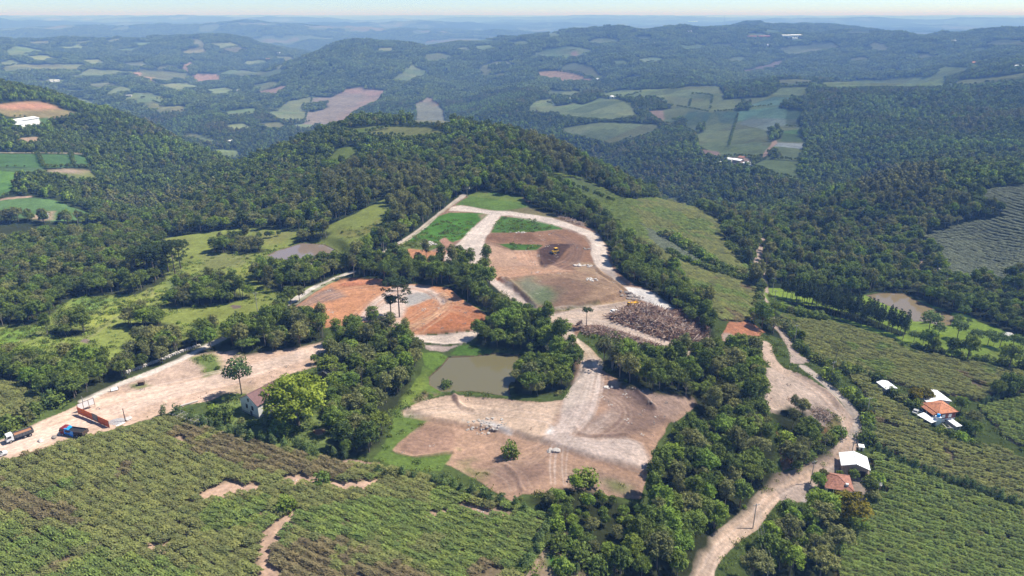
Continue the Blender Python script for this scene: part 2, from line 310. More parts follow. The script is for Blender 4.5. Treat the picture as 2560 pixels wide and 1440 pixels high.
for t, p in (('T3', [(830,740),(940,705),(1040,690),(1030,800),(900,785),(820,770)]), ('T3', [(735,930),(820,920),(840,980),(760,1010)]), ('T3', [(730,1100),(790,1060),(830,1120),(760,1140)]), ('T3', [(500,790),(550,745),(610,745),(600,785)]), ('T3', [(960,840),(1000,820),(1010,1000),(965,960)]), ('T3', [(965,1100),(1010,1080),(1010,1290),(950,1260)]), ('T3', [(60,860),(150,850),(160,900),(80,905)]), ('T3', [(230,910),(290,880),(280,940),(240,950)]),
             ('T2', [(1560,700),(1660,690),(1700,740),(1600,755)]), ('T2', [(2160,710),(2300,700),(2420,770),(2250,795),(2150,765)]), ('T2', [(600,465),(760,450),(850,430),(800,480),(690,500)]), ('T2', [(1130,470),(1250,460),(1250,520),(1140,530)]), ('T1', [(1180,715),(1280,720),(1250,760),(1160,755)]), ('T1', [(940,565),(1030,560),(1040,580),(950,585)]), ('T1', [(2150,760),(2280,730),(2340,760),(2220,800)]), ('T3', [(1240,260),(1440,250),(1460,330),(1260,325)]), ('T1', [(0,780),(90,775),(80,830),(0,830)]), ('T1', [(-40,880),(110,870),(120,910),(-40,910)])):
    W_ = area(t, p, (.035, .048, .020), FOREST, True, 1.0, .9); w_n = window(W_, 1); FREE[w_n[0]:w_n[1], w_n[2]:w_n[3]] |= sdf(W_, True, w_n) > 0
# mound-top field and hillside orchard
area('T2', [(50,930),(300,900),(450,902),(690,910),(800,945),(520,970),(250,960)], (.155,.165,.06), FIELD); area('T2', [(120,925),(310,903),(300,930),(180,960)], (.11,.15,.04), FIELD)
area('T2', [(0,1100),(50,1050),(170,1045),(165,1120),(60,1160),(-10,1170)], (.12,.155,.04), FIELD); area('T2', [(60,1160),(160,1120),(200,1130),(190,1180),(80,1190)], (.16,.15,.07), GRASS)
line('T2', [(195,1090),(205,1120),(190,1150)], 4, (.35,.24,.17), TRACK)
# left hillside: orange cut, shed yard, fields
area('T1', [(-60,740),(200,727),(330,737),(430,775),(540,803),(380,850),(100,830),(-60,800)], (.24,.20,.10), GRASS)
area('T1', [(-60,745),(200,728),(330,738),(420,772),(260,782),(100,780),(-60,770)], (.46,.25,.165), EARTH, soft=3)
area('T1', [(0,850),(350,835),(340,880),(160,905),(0,870)], (.10,.16,.05), FIELD); area('T1', [(60,860),(290,855),(280,890),(150,910)], (.45,.40,.36), EARTH)
area('T1', [(130,985),(260,975),(250,1005),(150,1005)], (.30,.22,.15), EARTH)
line('T1', [(0,1085),(300,1085),(580,1092)], 5, (.30,.26,.18), TRACK)
area('T1', [(-60,1090),(270,1098),(580,1102),(630,1170),(570,1195),(300,1190),(-60,1185)], (.065,.125,.045), FIELD); area('T1', [(-60,1205),(110,1225),(60,1330),(-60,1400)], (.105,.20,.05), FIELD)
area('T1', [(0,1190),(300,1195),(320,1220),(110,1225),(-20,1210)], (.08,.13,.06), FIELD); area('T1', [(320,1215),(480,1200),(640,1212),(690,1272),(500,1268)], (.15,.17,.06), FIELD); area('T1', [(320,1215),(480,1200),(640,1212),(560,1235),(400,1225)], (.29,.22,.17), EARTH, soft=3)
area('M1', [(-60,0),(60,-10),(100,30),(0,95),(-60,95)], (.085,.17,.05), FIELD); line('M1', [(-20,120),(60,100),(200,92)], 5, (.36,.25,.19), TRACK)
area('M1', [(-80,125),(200,97),(380,115),(560,180),(720,235),(600,255),(400,268),(180,245),(-80,225)], (.095,.165,.06), FIELD); area('M1', [(190,240),(280,205),(400,190),(380,255),(300,262)], (.33,.25,.18), EARTH, soft=2)
# --- pasture on the left of the works
area('M1', [(-200,1240),(-200,1030),(0,1020),(250,1000),(430,870),(520,800),(980,780),(1170,690),(1140,520),(1180,385),(1340,360),(1760,310),(2080,345),(2350,290),(2560,200),(2760,80),(2760,330),(2560,470),(2480,640),(1950,930),(1850,980),(1400,1190),(900,1350),(300,1290)], GR3, GRASS, warp=1.5)
for p, c in (([(480,830),(700,800),(860,830),(780,900),(560,890)],(.135,.215,.055)),([(620,960),(800,830),(1180,760),(1220,790),(900,880),(820,960),(700,1060)],GR2),([(0,1180),(300,1100),(620,1100),(900,1130),(850,1230),(300,1240)],(.20,.245,.06)),([(0,1050),(260,1030),(200,1120),(0,1190)],GR1),
             ([(1430,500),(1760,490),(1750,560),(1620,600),(1440,610)],(.17,.18,.07)),([(1480,640),(1750,580),(1900,560),(1760,640),(1600,700)],GR2),([(1260,900),(1500,860),(1760,840),(1900,780),(1900,900),(1700,950),(1420,960)],(.19,.215,.055)),([(1780,330),(2080,350),(2000,420),(1900,430)],(.19,.19,.065)),
             ([(1180,390),(1360,375),(1360,450),(1190,460)],(.17,.18,.05)),([(2400,330),(2560,330),(2700,250),(2700,330),(2560,380),(2400,380)],(.2,.19,.06)),([(1920,690),(2060,640),(2000,620),(1860,640)],(.09,.16,.04)),([(1180,690),(1400,650),(1500,640),(1300,740),(1200,740)],(.10,.14,.06))):
    area('M1', p, c, None, None, 4, 2.0, .8)
for p in ([(830,950),(720,1020),(640,1080)],[(30,1190),(160,1120),(270,1060)],[(1055,800),(1065,770),(1060,740)],[(1690,590),(1730,540),(1745,500)]):
    line('M1', p, 3.2, (.22,.21,.09), None, None, 1.5, .4, .8); line('M1', p, 1.2, (.12,.16,.04), None, None, .8, .3, .8)
area('M1', [(1615,870),(1660,855),(1730,862),(1720,885),(1650,895)], (.16,.12,.10), None); area('M1', [(560,1115),(610,1095),(640,1115),(620,1135)], (.17,.13,.11), None)
# --- cleared land: entrance, lots
area('F', [(-200,1160),(-200,1180),(0,1105),(60,1078),(180,1018),(300,955),(420,910),(490,870),(560,880),(640,860),(700,850),(840,850),(850,880),(830,905),(740,930),(660,960),(640,985),(560,985),(520,1005),(470,1012),(420,1034),(300,1070),(200,1097),(100,1122),(0,1158),(-200,1230)], PINK, EARTH)
area('F', [(300,960),(420,915),(490,895),(540,905),(520,930),(420,965),(330,985)], (.43,.32,.25), None, None, 3); area('F', [(480,895),(530,885),(560,905),(545,930),(510,945),(500,915)], (.13,.17,.05), GRASS, None, 3, 1.5); area('F', [(320,962),(360,955),(380,965),(345,975)], (.2,.2,.09), GRASS, None, 2, 2)
area('F', [(830,862),(860,855),(880,870),(840,905),(800,915),(790,895)], (.24,.21,.10), GRASS, None, 3, 1.5); area('F', [(530,985),(600,960),(650,975),(620,1010),(560,1010)], (.36,.27,.18), None, None, 3, 1.5)
line('F', [(-120,1175),(0,1128),(110,1090),(260,1035),(420,985),(560,948),(680,912),(790,875),(860,852),(960,850),(1050,846)], 8.5, (.58,.445,.355), ROAD, None, 2.0, .4)
line('F', [(-120,1150),(0,1112),(160,1035),(330,985),(480,960),(600,932),(700,905)], 5, (.55,.42,.33), ROAD, None, 2.0, .5, .8)
line('M1', [(2510,625),(2400,660),(2300,698),(2200,755),(2100,822),(1990,888),(1850,968),(1590,1100),(1400,1185),(1200,1288),(1000,1370),(850,1420),(600,1540)], 4.0, (.55,.49,.43), ROAD)
line('M1', [(2420,668),(2310,715),(2210,775),(2110,850)], 2.4, (.36,.34,.26), None, None, 1.2, 1.0, .7)
# upper site
area('M2', [(330,515),(450,455),(560,380),(750,210),(850,150),(930,95),(1100,62),(1350,95),(1500,170),(1650,230),(1800,300),(1900,350),(1960,440),(1990,560),(2050,640),(2150,715),(2300,755),(2450,835),(2560,930),(2700,1040),(2640,1240),(2560,1260),(2300,1180),(2000,1060),(1760,1040),(1720,1090),(1930,1260),(1900,1430),(1700,1430),(1560,1000),(1300,930),(1280,850),(1170,690),(1100,600),(900,560),(400,560)], BROWN, EARTH)
area('M2', [(870,150),(1000,75),(1150,58),(1340,95),(1400,150),(1560,205),(1650,238),(1560,240),(1400,215),(1250,195),(1130,185),(950,155)], (.12,.19,.045), GRASS, warp=1.5); area('M2', [(960,85),(1030,60),(1350,90),(1350,130),(1150,110)], (.15,.20,.05), GRASS)
area('M2', [(1250,195),(1400,160),(1560,205),(1800,290),(1700,280),(1560,238),(1400,212)], (.22,.17,.10), None, None, 3, 2.5, .8)
area('M2', [(400,500),(480,440),(560,380),(750,225),(840,200),(1110,205),(1120,220),(1060,262),(990,320),(930,385),(860,420),(790,385),(765,400),(760,440),(700,470),(600,470),(480,470)], (.085,.19,.03), GRASS, warp=1.5)
area('M2', [(480,440),(640,400),(760,430),(700,465),(560,468)], (.15,.18,.06), None, None, 4, 2); area('M2', [(1030,215),(1115,210),(1060,260)], (.3,.23,.14), None, None, 2, 1.5)
area('M2', [(430,480),(560,462),(740,480),(800,500),(790,530),(600,540),(420,520)], ORANGE, EARTH); area('M2', [(770,400),(800,385),(850,415),(870,440),(820,490),(790,520),(760,500),(800,440)], (.42,.24,.17), EARTH)
area('M2', [(1140,345),(1150,300),(1200,228),(1400,250),(1560,288),(1640,320),(1560,325),(1350,345)], (.085,.165,.035), GRASS, warp=1.8)
area('M2', [(1090,400),(1130,350),(1500,340),(1700,325),(1800,372),(1840,420),(1840,500),(1870,580),(1700,620),(1480,560),(1460,470),(1140,420)], (.29,.168,.105), EARTH); area('M2', [(1100,390),(1140,352),(1420,350),(1480,410),(1200,415)], (.23,.13,.082), None, None, 2, 1)
area('M2', [(1140,420),(1300,425),(1480,438),(1450,466),(1280,468)], (.075,.155,.03), GRASS, warp=1.2)
area('M2', [(1085,420),(1280,472),(1470,478),(1485,560),(1720,622),(1400,652),(1170,668),(1095,600)], (.50,.33,.23), EARTH); area('M2', [(1300,480),(1465,480),(1480,560),(1400,580),(1330,540)], (.49,.29,.19), None, None, 2); area('M2', [(1150,600),(1480,575),(1740,630),(1400,655),(1180,665)], (.47,.28,.18), None, None, 3)
area('M2', [(1465,470),(1560,425),(1720,425),(1640,500),(1570,560),(1510,592),(1480,560)], (.10,.062,.05), EARTH, soft=1.5)
area('M2', [(1700,560),(1870,560),(1960,640),(2060,705),(2120,780),(2040,740),(1900,660),(1760,625)], (.36,.25,.16), None, None, 3)
area('M2', [(1170,670),(1400,655),(1700,625),(1900,660),(2050,740),(2100,790),(2040,835),(1900,850),(1590,915),(1460,900),(1400,840)], (.335,.222,.14), EARTH); area('M2', [(1260,690),(1420,665),(1480,720),(1640,735),(1620,830),(1500,860),(1410,860),(1390,800)], (.21,.22,.145), None, None, 5, 2.5, .9); area('M2', [(1420,780),(1540,740),(1640,760),(1560,840),(1440,850)], (.15,.19,.09), None, None, 5, 3, .8)
area('M2', [(1450,690),(1700,660),(1850,740),(1750,830),(1560,880),(1600,780),(1560,730)], (.225,.143,.10), None, None, 5, 2, .8); area('M2', [(1160,668),(1240,688),(1400,828),(1385,842),(1220,745)], (.43,.20,.115), None, None, 1.2); area('M2', [(1590,900),(1750,865),(1900,845),(1860,872),(1700,895)], (.13,.18,.05), GRASS, None, 2, 1.5)
area('M2', [(1590,915),(1900,850),(2050,832),(2110,800),(2140,830),(1900,885),(1700,915)], (.46,.32,.18), None, None, 2)
# pale haul roads
line('M2', [(300,535),(330,515),(450,440),(560,375),(660,300),(740,225),(830,160),(880,120),(925,95),(935,80)], 3.6, (.53,.45,.37), ROAD)
line('M2', [(340,520),(560,385),(740,235),(880,125)], .8, (.25,.24,.12), None, None, .8, .3, .7)
area('M2', [(825,190),(845,165),(920,150),(1130,190),(1250,195),(1400,215),(1560,240),(1700,285),(1830,330),(1900,360),(1950,440),(1960,530),(2010,620),(1960,620),(1880,580),(1842,490),(1842,420),(1800,370),(1690,320),(1560,285),(1400,245),(1270,222),(1200,225),(1150,300),(1100,370),(1085,410),(1095,440),(1110,500),(1105,600),(1000,580),(790,545),(800,510),(870,440),(930,390),(990,320),(1060,260),(1120,215),(1000,200)], (.63,.535,.455), ROAD, soft=1.0, warp=.5)
area('M2', [(1100,600),(1170,690),(1280,700),(1300,760),(1470,910),(1440,940),(1300,860),(1180,760),(1110,680)], (.58,.48,.41), ROAD)
area('M2', [(1870,580),(2010,620),(2050,680),(2120,740),(2000,680)], (.42,.35,.30), EARTH, soft=2); area('M2', [(2080,728),(2200,738),(2330,780),(2480,870),(2560,930),(2480,920),(2380,905),(2250,850),(2120,800)], WHITE, ROAD, soft=2, warp=1.6)
area('M2', [(1450,915),(1590,920),(1750,885),(2130,835),(2250,850),(2200,870),(1990,920),(1950,955),(2100,1010),(2300,1090),(2560,1165),(2700,1210),(2680,1260),(2560,1225),(2400,1180),(2250,1110),(2050,1040),(1900,1000),(1760,1005),(1700,1000),(1720,1080),(1830,1160),(1930,1260),(1925,1430),(1760,1430),(1770,1280),(1700,1160),(1560,1020)], (.545,.43,.335), ROAD, warp=.5); area('M2', [(1720,1080),(1830,1160),(1900,1220),(1780,1230)], YELLOW, None, None, 3); area('M2', [(1770,1270),(1930,1255),(1925,1430),(1760,1430)], (.57,.49,.43), None, None, 2)
area('M2', [(1950,955),(2100,880),(2300,870),(2400,905),(2560,930),(2700,1040),(2640,1200),(2560,1165),(2300,1090),(2100,1010)], (.23,.155,.125), EARTH, soft=1.5)
# red roundabout lot
area('M2', [(-360,960),(-300,900),(-120,770),(0,700),(60,680),(150,668),(300,680),(420,715),(600,712),(820,738),(940,830),(1090,915),(1090,965),(1010,1042),(800,1065),(600,1072),(480,1035),(300,985),(180,990),(60,1010),(-200,1040)], ORANGE, EARTH, warp=.6)
for p, c, s in (([(-290,900),(-100,770),(0,735),(60,760),(90,800),(0,830),(-120,850)],(.27,.185,.15),3),([(60,720),(150,690),(330,705),(300,722),(150,725),(80,735)],(.26,.115,.06),1.5),([(500,900),(640,850),(720,860),(700,930),(560,1000),(500,960)],(.46,.22,.115),3),([(840,860),(960,860),(1080,920),(1080,960),(980,1020),(700,1050),(640,1030),(760,960)],(.415,.175,.085),3),
                ([(90,1060),(170,960),(260,860),(420,735),(560,718),(680,735),(770,780),(820,830),(800,860),(720,800),(600,850),(520,870),(500,960),(430,960),(280,960),(200,985),(170,1060)],(.57,.46,.39),2.5),([(530,800),(600,775),(700,772),(740,800),(620,840),(540,868)],(.36,.335,.31),2),([(480,1035),(300,985),(300,960),(480,960),(560,1000)],(.50,.38,.30),3),
                ([(480,1035),(700,940),(800,860),(830,820),(760,790),(800,780),(850,830),(800,900),(640,1000),(560,1050)],(.56,.36,.215),2)):
    area('M2', p, c, None, None, s, .8)
area('M2', [(590,1075),(800,1065),(1010,1040),(1060,1060),(1000,1110),(960,1135),(800,1150),(640,1130),(560,1120)], PALE, ROAD); area('M2', [(640,1125),(800,1140),(960,1130),(880,1170),(830,1200),(700,1200),(640,1180)], (.46,.37,.32), EARTH, warp=1.2)
# wheel tracks
def tracks(tile, pts, n, gap, w, colr, alpha):
    W = wpoly(tile, smooth(pts, 2), False)
    T = np.gradient(W, axis=0); T /= np.linalg.norm(T, axis=1)[:, None] + 1e-9; Nn = np.c_[-T[:, 1], T[:, 0]]
    for k in range(n):
        o = (k - (n - 1) / 2) * gap + R.uniform(-.3, .3) * gap
        V = W + Nn * (o + 0.5 * np.sin(np.arange(len(W)) * .13 + k * 2)[:, None]); win = window(V, w + 3)
        fill(win, sdf(V, False, win) + w / 2, colr, .5, .15, None, None, alpha * R.uniform(.5, 1))
for p in ([(1150,200),(1050,330),(980,420),(960,560)],[(900,170),(1300,225),(1690,310),(1860,400),(1900,560)],[(1460,925),(1800,880),(2150,850)],[(1620,980),(1900,975),(2150,1050),(2560,1190)],[(1650,1050),(1790,1180),(1850,1300),(1830,1430)],[(1180,690),(1300,800),(1440,920)]):
    tracks('M2', p, 6, 1.1, .5, (.68,.60,.54), .5); tracks('M2', p, 4, 1.7, .45, (.44,.34,.28), .45)
for p in ([(180,960),(300,850),(450,745),(620,725),(780,790),(810,860),(640,980),(540,1040)],[(540,1030),(700,950),(820,860),(900,880),(1060,930)],[(-200,880),(0,780),(200,740),(400,725)],[(560,980),(680,900),(780,880),(960,880)]):
    tracks('M2', p, 6, 1.8, .6, (.60,.40,.26), .5); tracks('M2', p, 6, 1.5, .5, (.33,.14,.075), .5)
for k in range(9):
    tracks('M2', [(1330 + k * 16, 480), (1345 + k * 15, 530), (1390 + k * 10, 575)], 2, 1.2, .8, (.36,.19,.12) if k % 2 else (.57,.40,.28), .6)
for k in range(8):
    tracks('M2', [(1560 + k * 18, 345 + k * 4), (1700 + k * 13, 420 + k * 6), (1680 + k * 10, 520 + k * 7), (1560 + k * 12, 570 + k * 6)], 2, 1.3, .8, (.30,.2,.16) if k % 2 else (.13,.085,.068), .55)
tracks('M2', [(1180,640),(1500,610),(1760,640),(2000,720)], 10, 1.5, .7, (.55,.39,.27), .5); tracks('M2', [(1200,655),(1500,625),(1800,650)], 8, 1.3, .6, (.34,.19,.12), .45)
# lower lot
area('B2', [(480,250),(560,210),(620,180),(860,130),(1000,142),(1260,155),(1480,178),(1640,165),(1740,60),(1790,-60),(1910,-60),(2050,50),(2250,55),(2560,130),(2620,190),(2500,280),(2400,320),(2340,420),(2310,470),(2280,560),(2290,620),(2260,720),(2200,880),(1960,860),(1700,840),(1350,840),(1280,900),(1100,770),(850,650),(700,610),(460,560),(420,520),(470,470),(620,350),(500,300)], (.42,.275,.19), EARTH)
for p, c, s in (([(480,255),(620,182),(860,132),(1480,180),(1640,165),(1640,260),(1500,470),(1280,405),(1000,375),(800,335),(560,280)],(.57,.43,.32),2.5),([(460,545),(480,480),(640,352),(900,380),(905,470),(850,545),(660,572)],(.33,.21,.15),3),([(1910,85),(2050,60),(2200,150),(2310,250),(2400,330),(2200,392),(2000,448),(1800,440),(1740,400),(1830,330),(2000,250),(1950,180)],(.275,.185,.14),3),
                ([(2050,60),(2300,70),(2560,135),(2600,200),(2420,310),(2320,250),(2200,140)],(.38,.27,.21),3),([(1100,640),(1500,620),(1560,700),(1350,800),(1180,760)],(.30,.195,.145),5),([(1560,640),(1900,680),(2200,760),(2150,850),(1700,820)],(.36,.255,.19),5),
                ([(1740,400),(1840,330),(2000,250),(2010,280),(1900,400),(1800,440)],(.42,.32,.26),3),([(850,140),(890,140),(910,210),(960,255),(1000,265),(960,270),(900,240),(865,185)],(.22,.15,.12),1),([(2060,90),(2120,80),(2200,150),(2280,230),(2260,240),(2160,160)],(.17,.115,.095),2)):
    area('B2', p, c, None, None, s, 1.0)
area('B2', [(1770,-60),(1910,-60),(1910,80),(1870,180),(1850,300),(1700,420),(1900,452),(2100,440),(2200,480),(2265,600),(2230,675),(2000,622),(1800,562),(1600,492),(1500,460),(1600,330),(1620,240),(1700,80)], (.58,.475,.41), ROAD, soft=2, warp=.6)
area('B2', [(1640,150),(1750,20),(1790,-40),(1890,-40),(1880,80),(1840,160),(1640,260)], (.60,.50,.42), None, None, 2, .6); area('B2', [(895,310),(930,290),(985,320),(930,335)], WHITE, None, None, 1.5, 1.5); area('B2', [(1180,215),(1260,205),(1230,235)], WHITE, None, None, 1.5, 1.5, .7); area('B2', [(1530,385),(1560,350),(1590,360),(1560,410),(1525,410)], WHITE, None, None, 1.5, 1)
area('B2', [(1010,350),(1060,285),(1180,330),(1280,400),(1270,420),(1100,380)], (.55,.52,.50), None, None, 2, 1.5); area('B2', [(1920,730),(2020,720),(2150,790),(2100,850),(1980,830)], (.17,.19,.07), GRASS, None, 4, 2.5, .8)
for p, c in (([(500,300),(560,285),(680,320),(560,390),(500,400)],(.10,.16,.04)),([(680,560),(860,545),(860,600),(800,650),(700,620)],(.12,.165,.045)),([(860,505),(920,510),(910,530)],GR1),([(880,640),(1100,680),(1050,730),(950,690)],(.22,.2,.09)),([(930,620),(990,610),(980,660)],GR1),([(840,590),(1000,580),(1050,600),(900,640)],(.22,.2,.09))):
    area('B2', p, c, GRASS, None, 4, 2.5, .85)
for p in ([(1840,-30),(1790,100),(1720,260),(1620,420),(1700,480),(2000,560),(2220,640)],[(1880,-30),(1860,120),(1800,300),(1640,440)],[(1600,480),(1900,470),(2180,500)],[(520,260),(800,240),(1200,260),(1560,300),(1620,380)],[(1620,490),(1600,640),(1610,770)]):
    tracks('B2', p, 5, 1.2, .5, (.66,.56,.49), .5); tracks('B2', p, 4, 1.6, .4, (.40,.29,.22), .5)
for p in ([(560,230),(800,180),(1000,200),(1400,260)],[(1250,600),(1400,620),(1530,500),(1600,470)],[(1150,640),(1300,720),(1330,800)],[(1920,120),(2080,220),(2050,330),(1900,420)]):
    tracks('B2', p, 7, 1.3, .45, (.27,.185,.14), .45); tracks('B2', p, 4, 2.0, .5, (.48,.36,.28), .4)
for p in ([(0,1125),(160,1065),(330,1005),(560,945),(760,885)],[(40,1115),(260,1050),(420,1000),(600,960)],[(200,1030),(420,960),(700,905)]):
    tracks('F', p, 6, 1.3, .45, (.66,.54,.46), .5); tracks('F', p, 5, 1.7, .45, (.40,.29,.23), .45)
# marsh grass by the pond
area('B2', [(630,-90),(760,-40),(700,60),(780,110),(760,140),(620,180),(480,250),(500,300),(680,320),(600,370),(470,480),(420,540),(600,570),(860,545),(850,600),(780,680),(500,660),(260,590),(350,520),(430,340),(440,220),(560,90)], (.125,.185,.042), GRASS, warp=1.0)
area('B2', [(560,150),(640,120),(760,130),(700,160),(600,190)], (.22,.17,.10), None, None, 2, 1); area('B2', [(640,-60),(720,-40),(690,60),(560,170),(500,220),(480,180)], (.17,.225,.045), None, None, 3, 1.5); area('M2', [(830,1210),(900,1140),(1080,1150),(1150,1180),(1120,1215),(900,1220)], (.10,.185,.035), GRASS); area('M2', [(620,1190),(760,1190),(830,1220),(800,1290),(720,1330),(640,1290)], (.14,.22,.04), GRASS)
# yard of the old house
area('B1', [(1440,300),(1520,200),(1700,160),(1740,280),(1900,330),(2100,360),(2380,190),(2420,330),(2330,480),(2000,500),(1800,430),(1560,380)], (.14,.18,.055), GRASS, warp=1.5); area('B1', [(2240,390),(2300,375),(2300,410),(2260,420)], (.55,.40,.22), EARTH)
# --- country road on the right, loop lot
area('B3', [(700,190),(735,120),(715,-60),(900,-40),(1060,50),(1190,140),(1300,320),(1310,440),(1180,420),(1040,360),(1000,300),(800,265),(750,250)], (.57,.45,.36), EARTH); area('B3', [(990,260),(1080,200),(1180,260),(1180,340),(1080,380),(1000,330)], (.43,.34,.27), None, None, 2, 1.2)
area('B3', [(800,400),(1040,345),(1200,400),(1170,450),(1000,560),(960,650),(840,680),(810,560)], (.24,.135,.07), GRASS, warp=2); area('B3', [(1170,260),(1250,320),(1300,440),(1230,460),(1180,400)], (.22,.19,.08), GRASS, None, 2, 1)
area('M3', [(415,1070),(450,965),(520,952),(620,990),(715,1050),(660,1090),(600,1070),(545,1110),(520,1135),(420,1115)], (.47,.215,.12), EARTH); area('M3', [(415,1060),(470,1060),(545,1110),(520,1130),(420,1115)], (.47,.36,.29), None, None, 2)
line('B3', [(230,1500),(285,1422),(275,1350),(335,1230),(480,1120),(610,1030),(690,900),(800,800),(1000,700),(1200,600),(1300,510),(1345,420),(1310,320),(1220,200),(1120,110),(960,20),(800,-60),(730,-140),(720,-230)], 5.6, (.58,.44,.335), ROAD)
line('B3', [(1345,430),(1395,360),(1380,300),(1320,220),(1260,150),(1130,40),(1000,-60)], 4.0, (.52,.44,.37), ROAD)
line('M3', [(1000,1250),(940,1230),(895,1130),(850,1060),(790,1000),(740,940),(720,800),(705,690),(680,600),(670,540),(690,440),(700,380)], 4.5, (.47,.37,.30), ROAD); area('M3', [(890,1200),(1010,1240),(990,1275),(900,1275)], (.5,.4,.33), EARTH)
area('B3', [(860,900),(1010,830),(1030,870),(1010,900),(880,880)], (.46,.40,.36), EARTH); area('B3', [(800,810),(1000,760),(1130,700),(1240,620),(1260,640),(1180,720),(1020,830),(960,900),(840,900)], (.50,.40,.335), EARTH)
area('B3', [(1230,620),(1460,660),(1500,760),(1440,900),(1330,920),(1130,860),(1140,720)], (.42,.34,.28), EARTH, warp=1.2)
for p in ([(275,1400),(340,1230),(600,1030),(700,900),(850,780),(1200,600),(1330,450),(1280,270),(1120,110),(900,0)],):
    tracks('B3', p, 4, 1.4, .5, (.66,.55,.47), .5); tracks('B3', p, 3, 1.9, .4, (.40,.30,.235), .45)
line('B3', [(720,800),(800,730),(960,680),(1180,560)], 3, (.33,.25,.19), GRASS, None, 2, 1.5, .8)
# --- fields and lawn on the right
pass
pass; pass
pass
pass; pass
area('M3', [(1800,600),(1840,510),(1870,520),(1850,600),(1800,640)], (.42,.3,.22), EARTH)
area('M3', [(700,760),(900,860),(1300,960),(1700,1090),(1740,1060),(1800,1000),(1950,985),(2060,915),(2160,925),(2230,980),(2400,1040),(2560,1100),(2800,1180),(2800,1390),(2560,1312),(2100,1235),(1750,1155),(1680,1110),(1250,970),(900,900),(740,830)], LAWNC, LAWN, warp=.6); area('M3', [(1380,800),(1440,780),(1520,780),(1700,900),(1760,960),(1850,980),(1800,1010),(1740,1065),(1600,1010),(1400,930),(1000,860),(760,800),(740,740),(900,740)], LAWNC, LAWN, warp=.6); area('M3', [(1400,790),(1500,770),(1700,790),(1800,820),(2010,900),(1980,910),(1700,810)], (.12,.19,.045), LAWN); area('M3', [(2300,1170),(2560,1210),(2560,1260),(2350,1230)], (.25,.27,.09), None, None, 6, 2, .7)
pass
# vineyards and their gaps
VINES = []
def vineyard(tile, pts, row, kind, label, sp=2.4):
    W = area(tile, pts, (.20, .155, .095) if kind < 4 else (.12, .14, .08), VINE, False, 1.0, .5); (ax, ay), (bx, by) = hit(*zip(*px_(*row)))[:, :2]; VINES.append((W, kind, label, math.atan2(by - ay, bx - ax), sp))
V1 = ('F', [(-160,1290),(0,1165),(100,1130),(200,1105),(300,1078),(400,1052),(440,1040),(520,1075),(640,1105),(760,1140),(860,1158),(960,1172),(1010,1185),(1110,1205),(1200,1240),(1310,1275),(1370,1300),(1350,1360),(1300,1460),(1260,1560),(600,1640),(-200,1640)])
V2 = ('B3', [(1500,545),(1700,640),(1900,735),(2200,840),(2400,905),(2560,970),(2900,1090),(2900,1700),(1100,1700),(1110,1380),(1160,1260),(1330,1150),(1420,1040),(1440,900),(1560,860),(1580,760),(1530,690),(1440,600)])
V3 = ('B3', [(1440,470),(1480,400),(1500,300),(1430,130),(1300,-20),(1240,-80),(1350,-70),(1450,50),(1560,150),(1720,260),(1800,330),(1960,420),(2100,470),(2280,500),(2420,540),(2560,590),(2800,640),(2800,1040),(2560,930),(2200,790),(1900,690),(1640,560)])
V4 = ('B1', [(-220,60),(0,20),(100,60),(240,115),(340,180),(345,230),(220,270),(100,330),(0,380),(-220,430)])
V5 = ('B3', [(2230,230),(2400,170),(2560,140),(2800,110),(2800,560),(2560,520),(2420,440),(2330,330)])
vineyard(*V1, ('B1', [(800,520),(1500,870)]), 0, 'broad shaggy vineyard canopy filling the near slope below the entrance road')
vineyard(*V2, ('B3', [(1700,760),(2400,1060)]), 1, 'deep green vineyard canopy behind the white barn and red hipped house')
vineyard(*V3, ('B3', [(1500,480),(2300,790)]), 2, 'olive vineyard canopy between the country road and the orange roofed farmhouse')
vineyard(*V4, ('B1', [(20,120),(250,240)]), 2, 'small vineyard plot above the road where the white truck drives')
vineyard(*V5, ('B3', [(2400,300),(2540,360)]), 3, 'bright green crop beyond the farmhouse hedge')
area('M3', [(740,770),(900,872),(1250,975),(1680,1112),(1755,1160),(1750,1195),(1600,1120),(1200,1000),(1000,985),(840,940),(750,870)], (.10,.145,.04), GRASS)
vineyard('M3', [(840,930),(1000,975),(1200,990),(1600,1110),(1750,1185),(2100,1262),(2560,1335),(2900,1420),(2900,1560),(2560,1480),(2350,1490),(2250,1555),(2000,1500),(1800,1470),(1500,1380),(1100,1290),(930,1080),(860,1000)], ('M3', [(1100,1050),(1700,1250)]), 2, 'olive vineyard canopy between the pine grove and the lone white shed')
vineyard('F', [(1340,425),(1450,445),(1560,500),(1595,540),(1645,645),(1600,622),(1540,568),(1440,490)], ('F', [(1450,465),(1600,560)]), 5, 'green vine strip running down the eastern slope beside the site belt', 3.2)
vineyard('F', [(1560,500),(1690,497),(1800,555),(1808,600),(1885,680),(1895,712),(1857,695),(1815,681),(1765,655),(1706,618),(1653,592),(1600,560)], ('F', [(1680,520),(1850,660)]), 6, 'yellow-green terraced vineyard on the eastern slope above the upper hedge line', 3.0)
vineyard('F', [(1600,560),(1653,592),(1706,618),(1765,655),(1815,681),(1857,695),(1899,718),(1871,706),(1829,695),(1776,678),(1730,664),(1702,650),(1670,634),(1620,600)], ('F', [(1680,615),(1830,690)]), 4, 'narrow blue-green strip between the two hedge lines on the eastern slope', 2.8)
vineyard('F', [(1590,590),(1620,600),(1670,634),(1702,650),(1776,678),(1829,695),(1871,706),(1898,730),(1885,795),(1845,808),(1800,802),(1755,752),(1708,706),(1640,650)], ('F', [(1720,670),(1870,780)]), 2, 'olive vineyard below the lower hedge line, next to the site belt', 2.8)
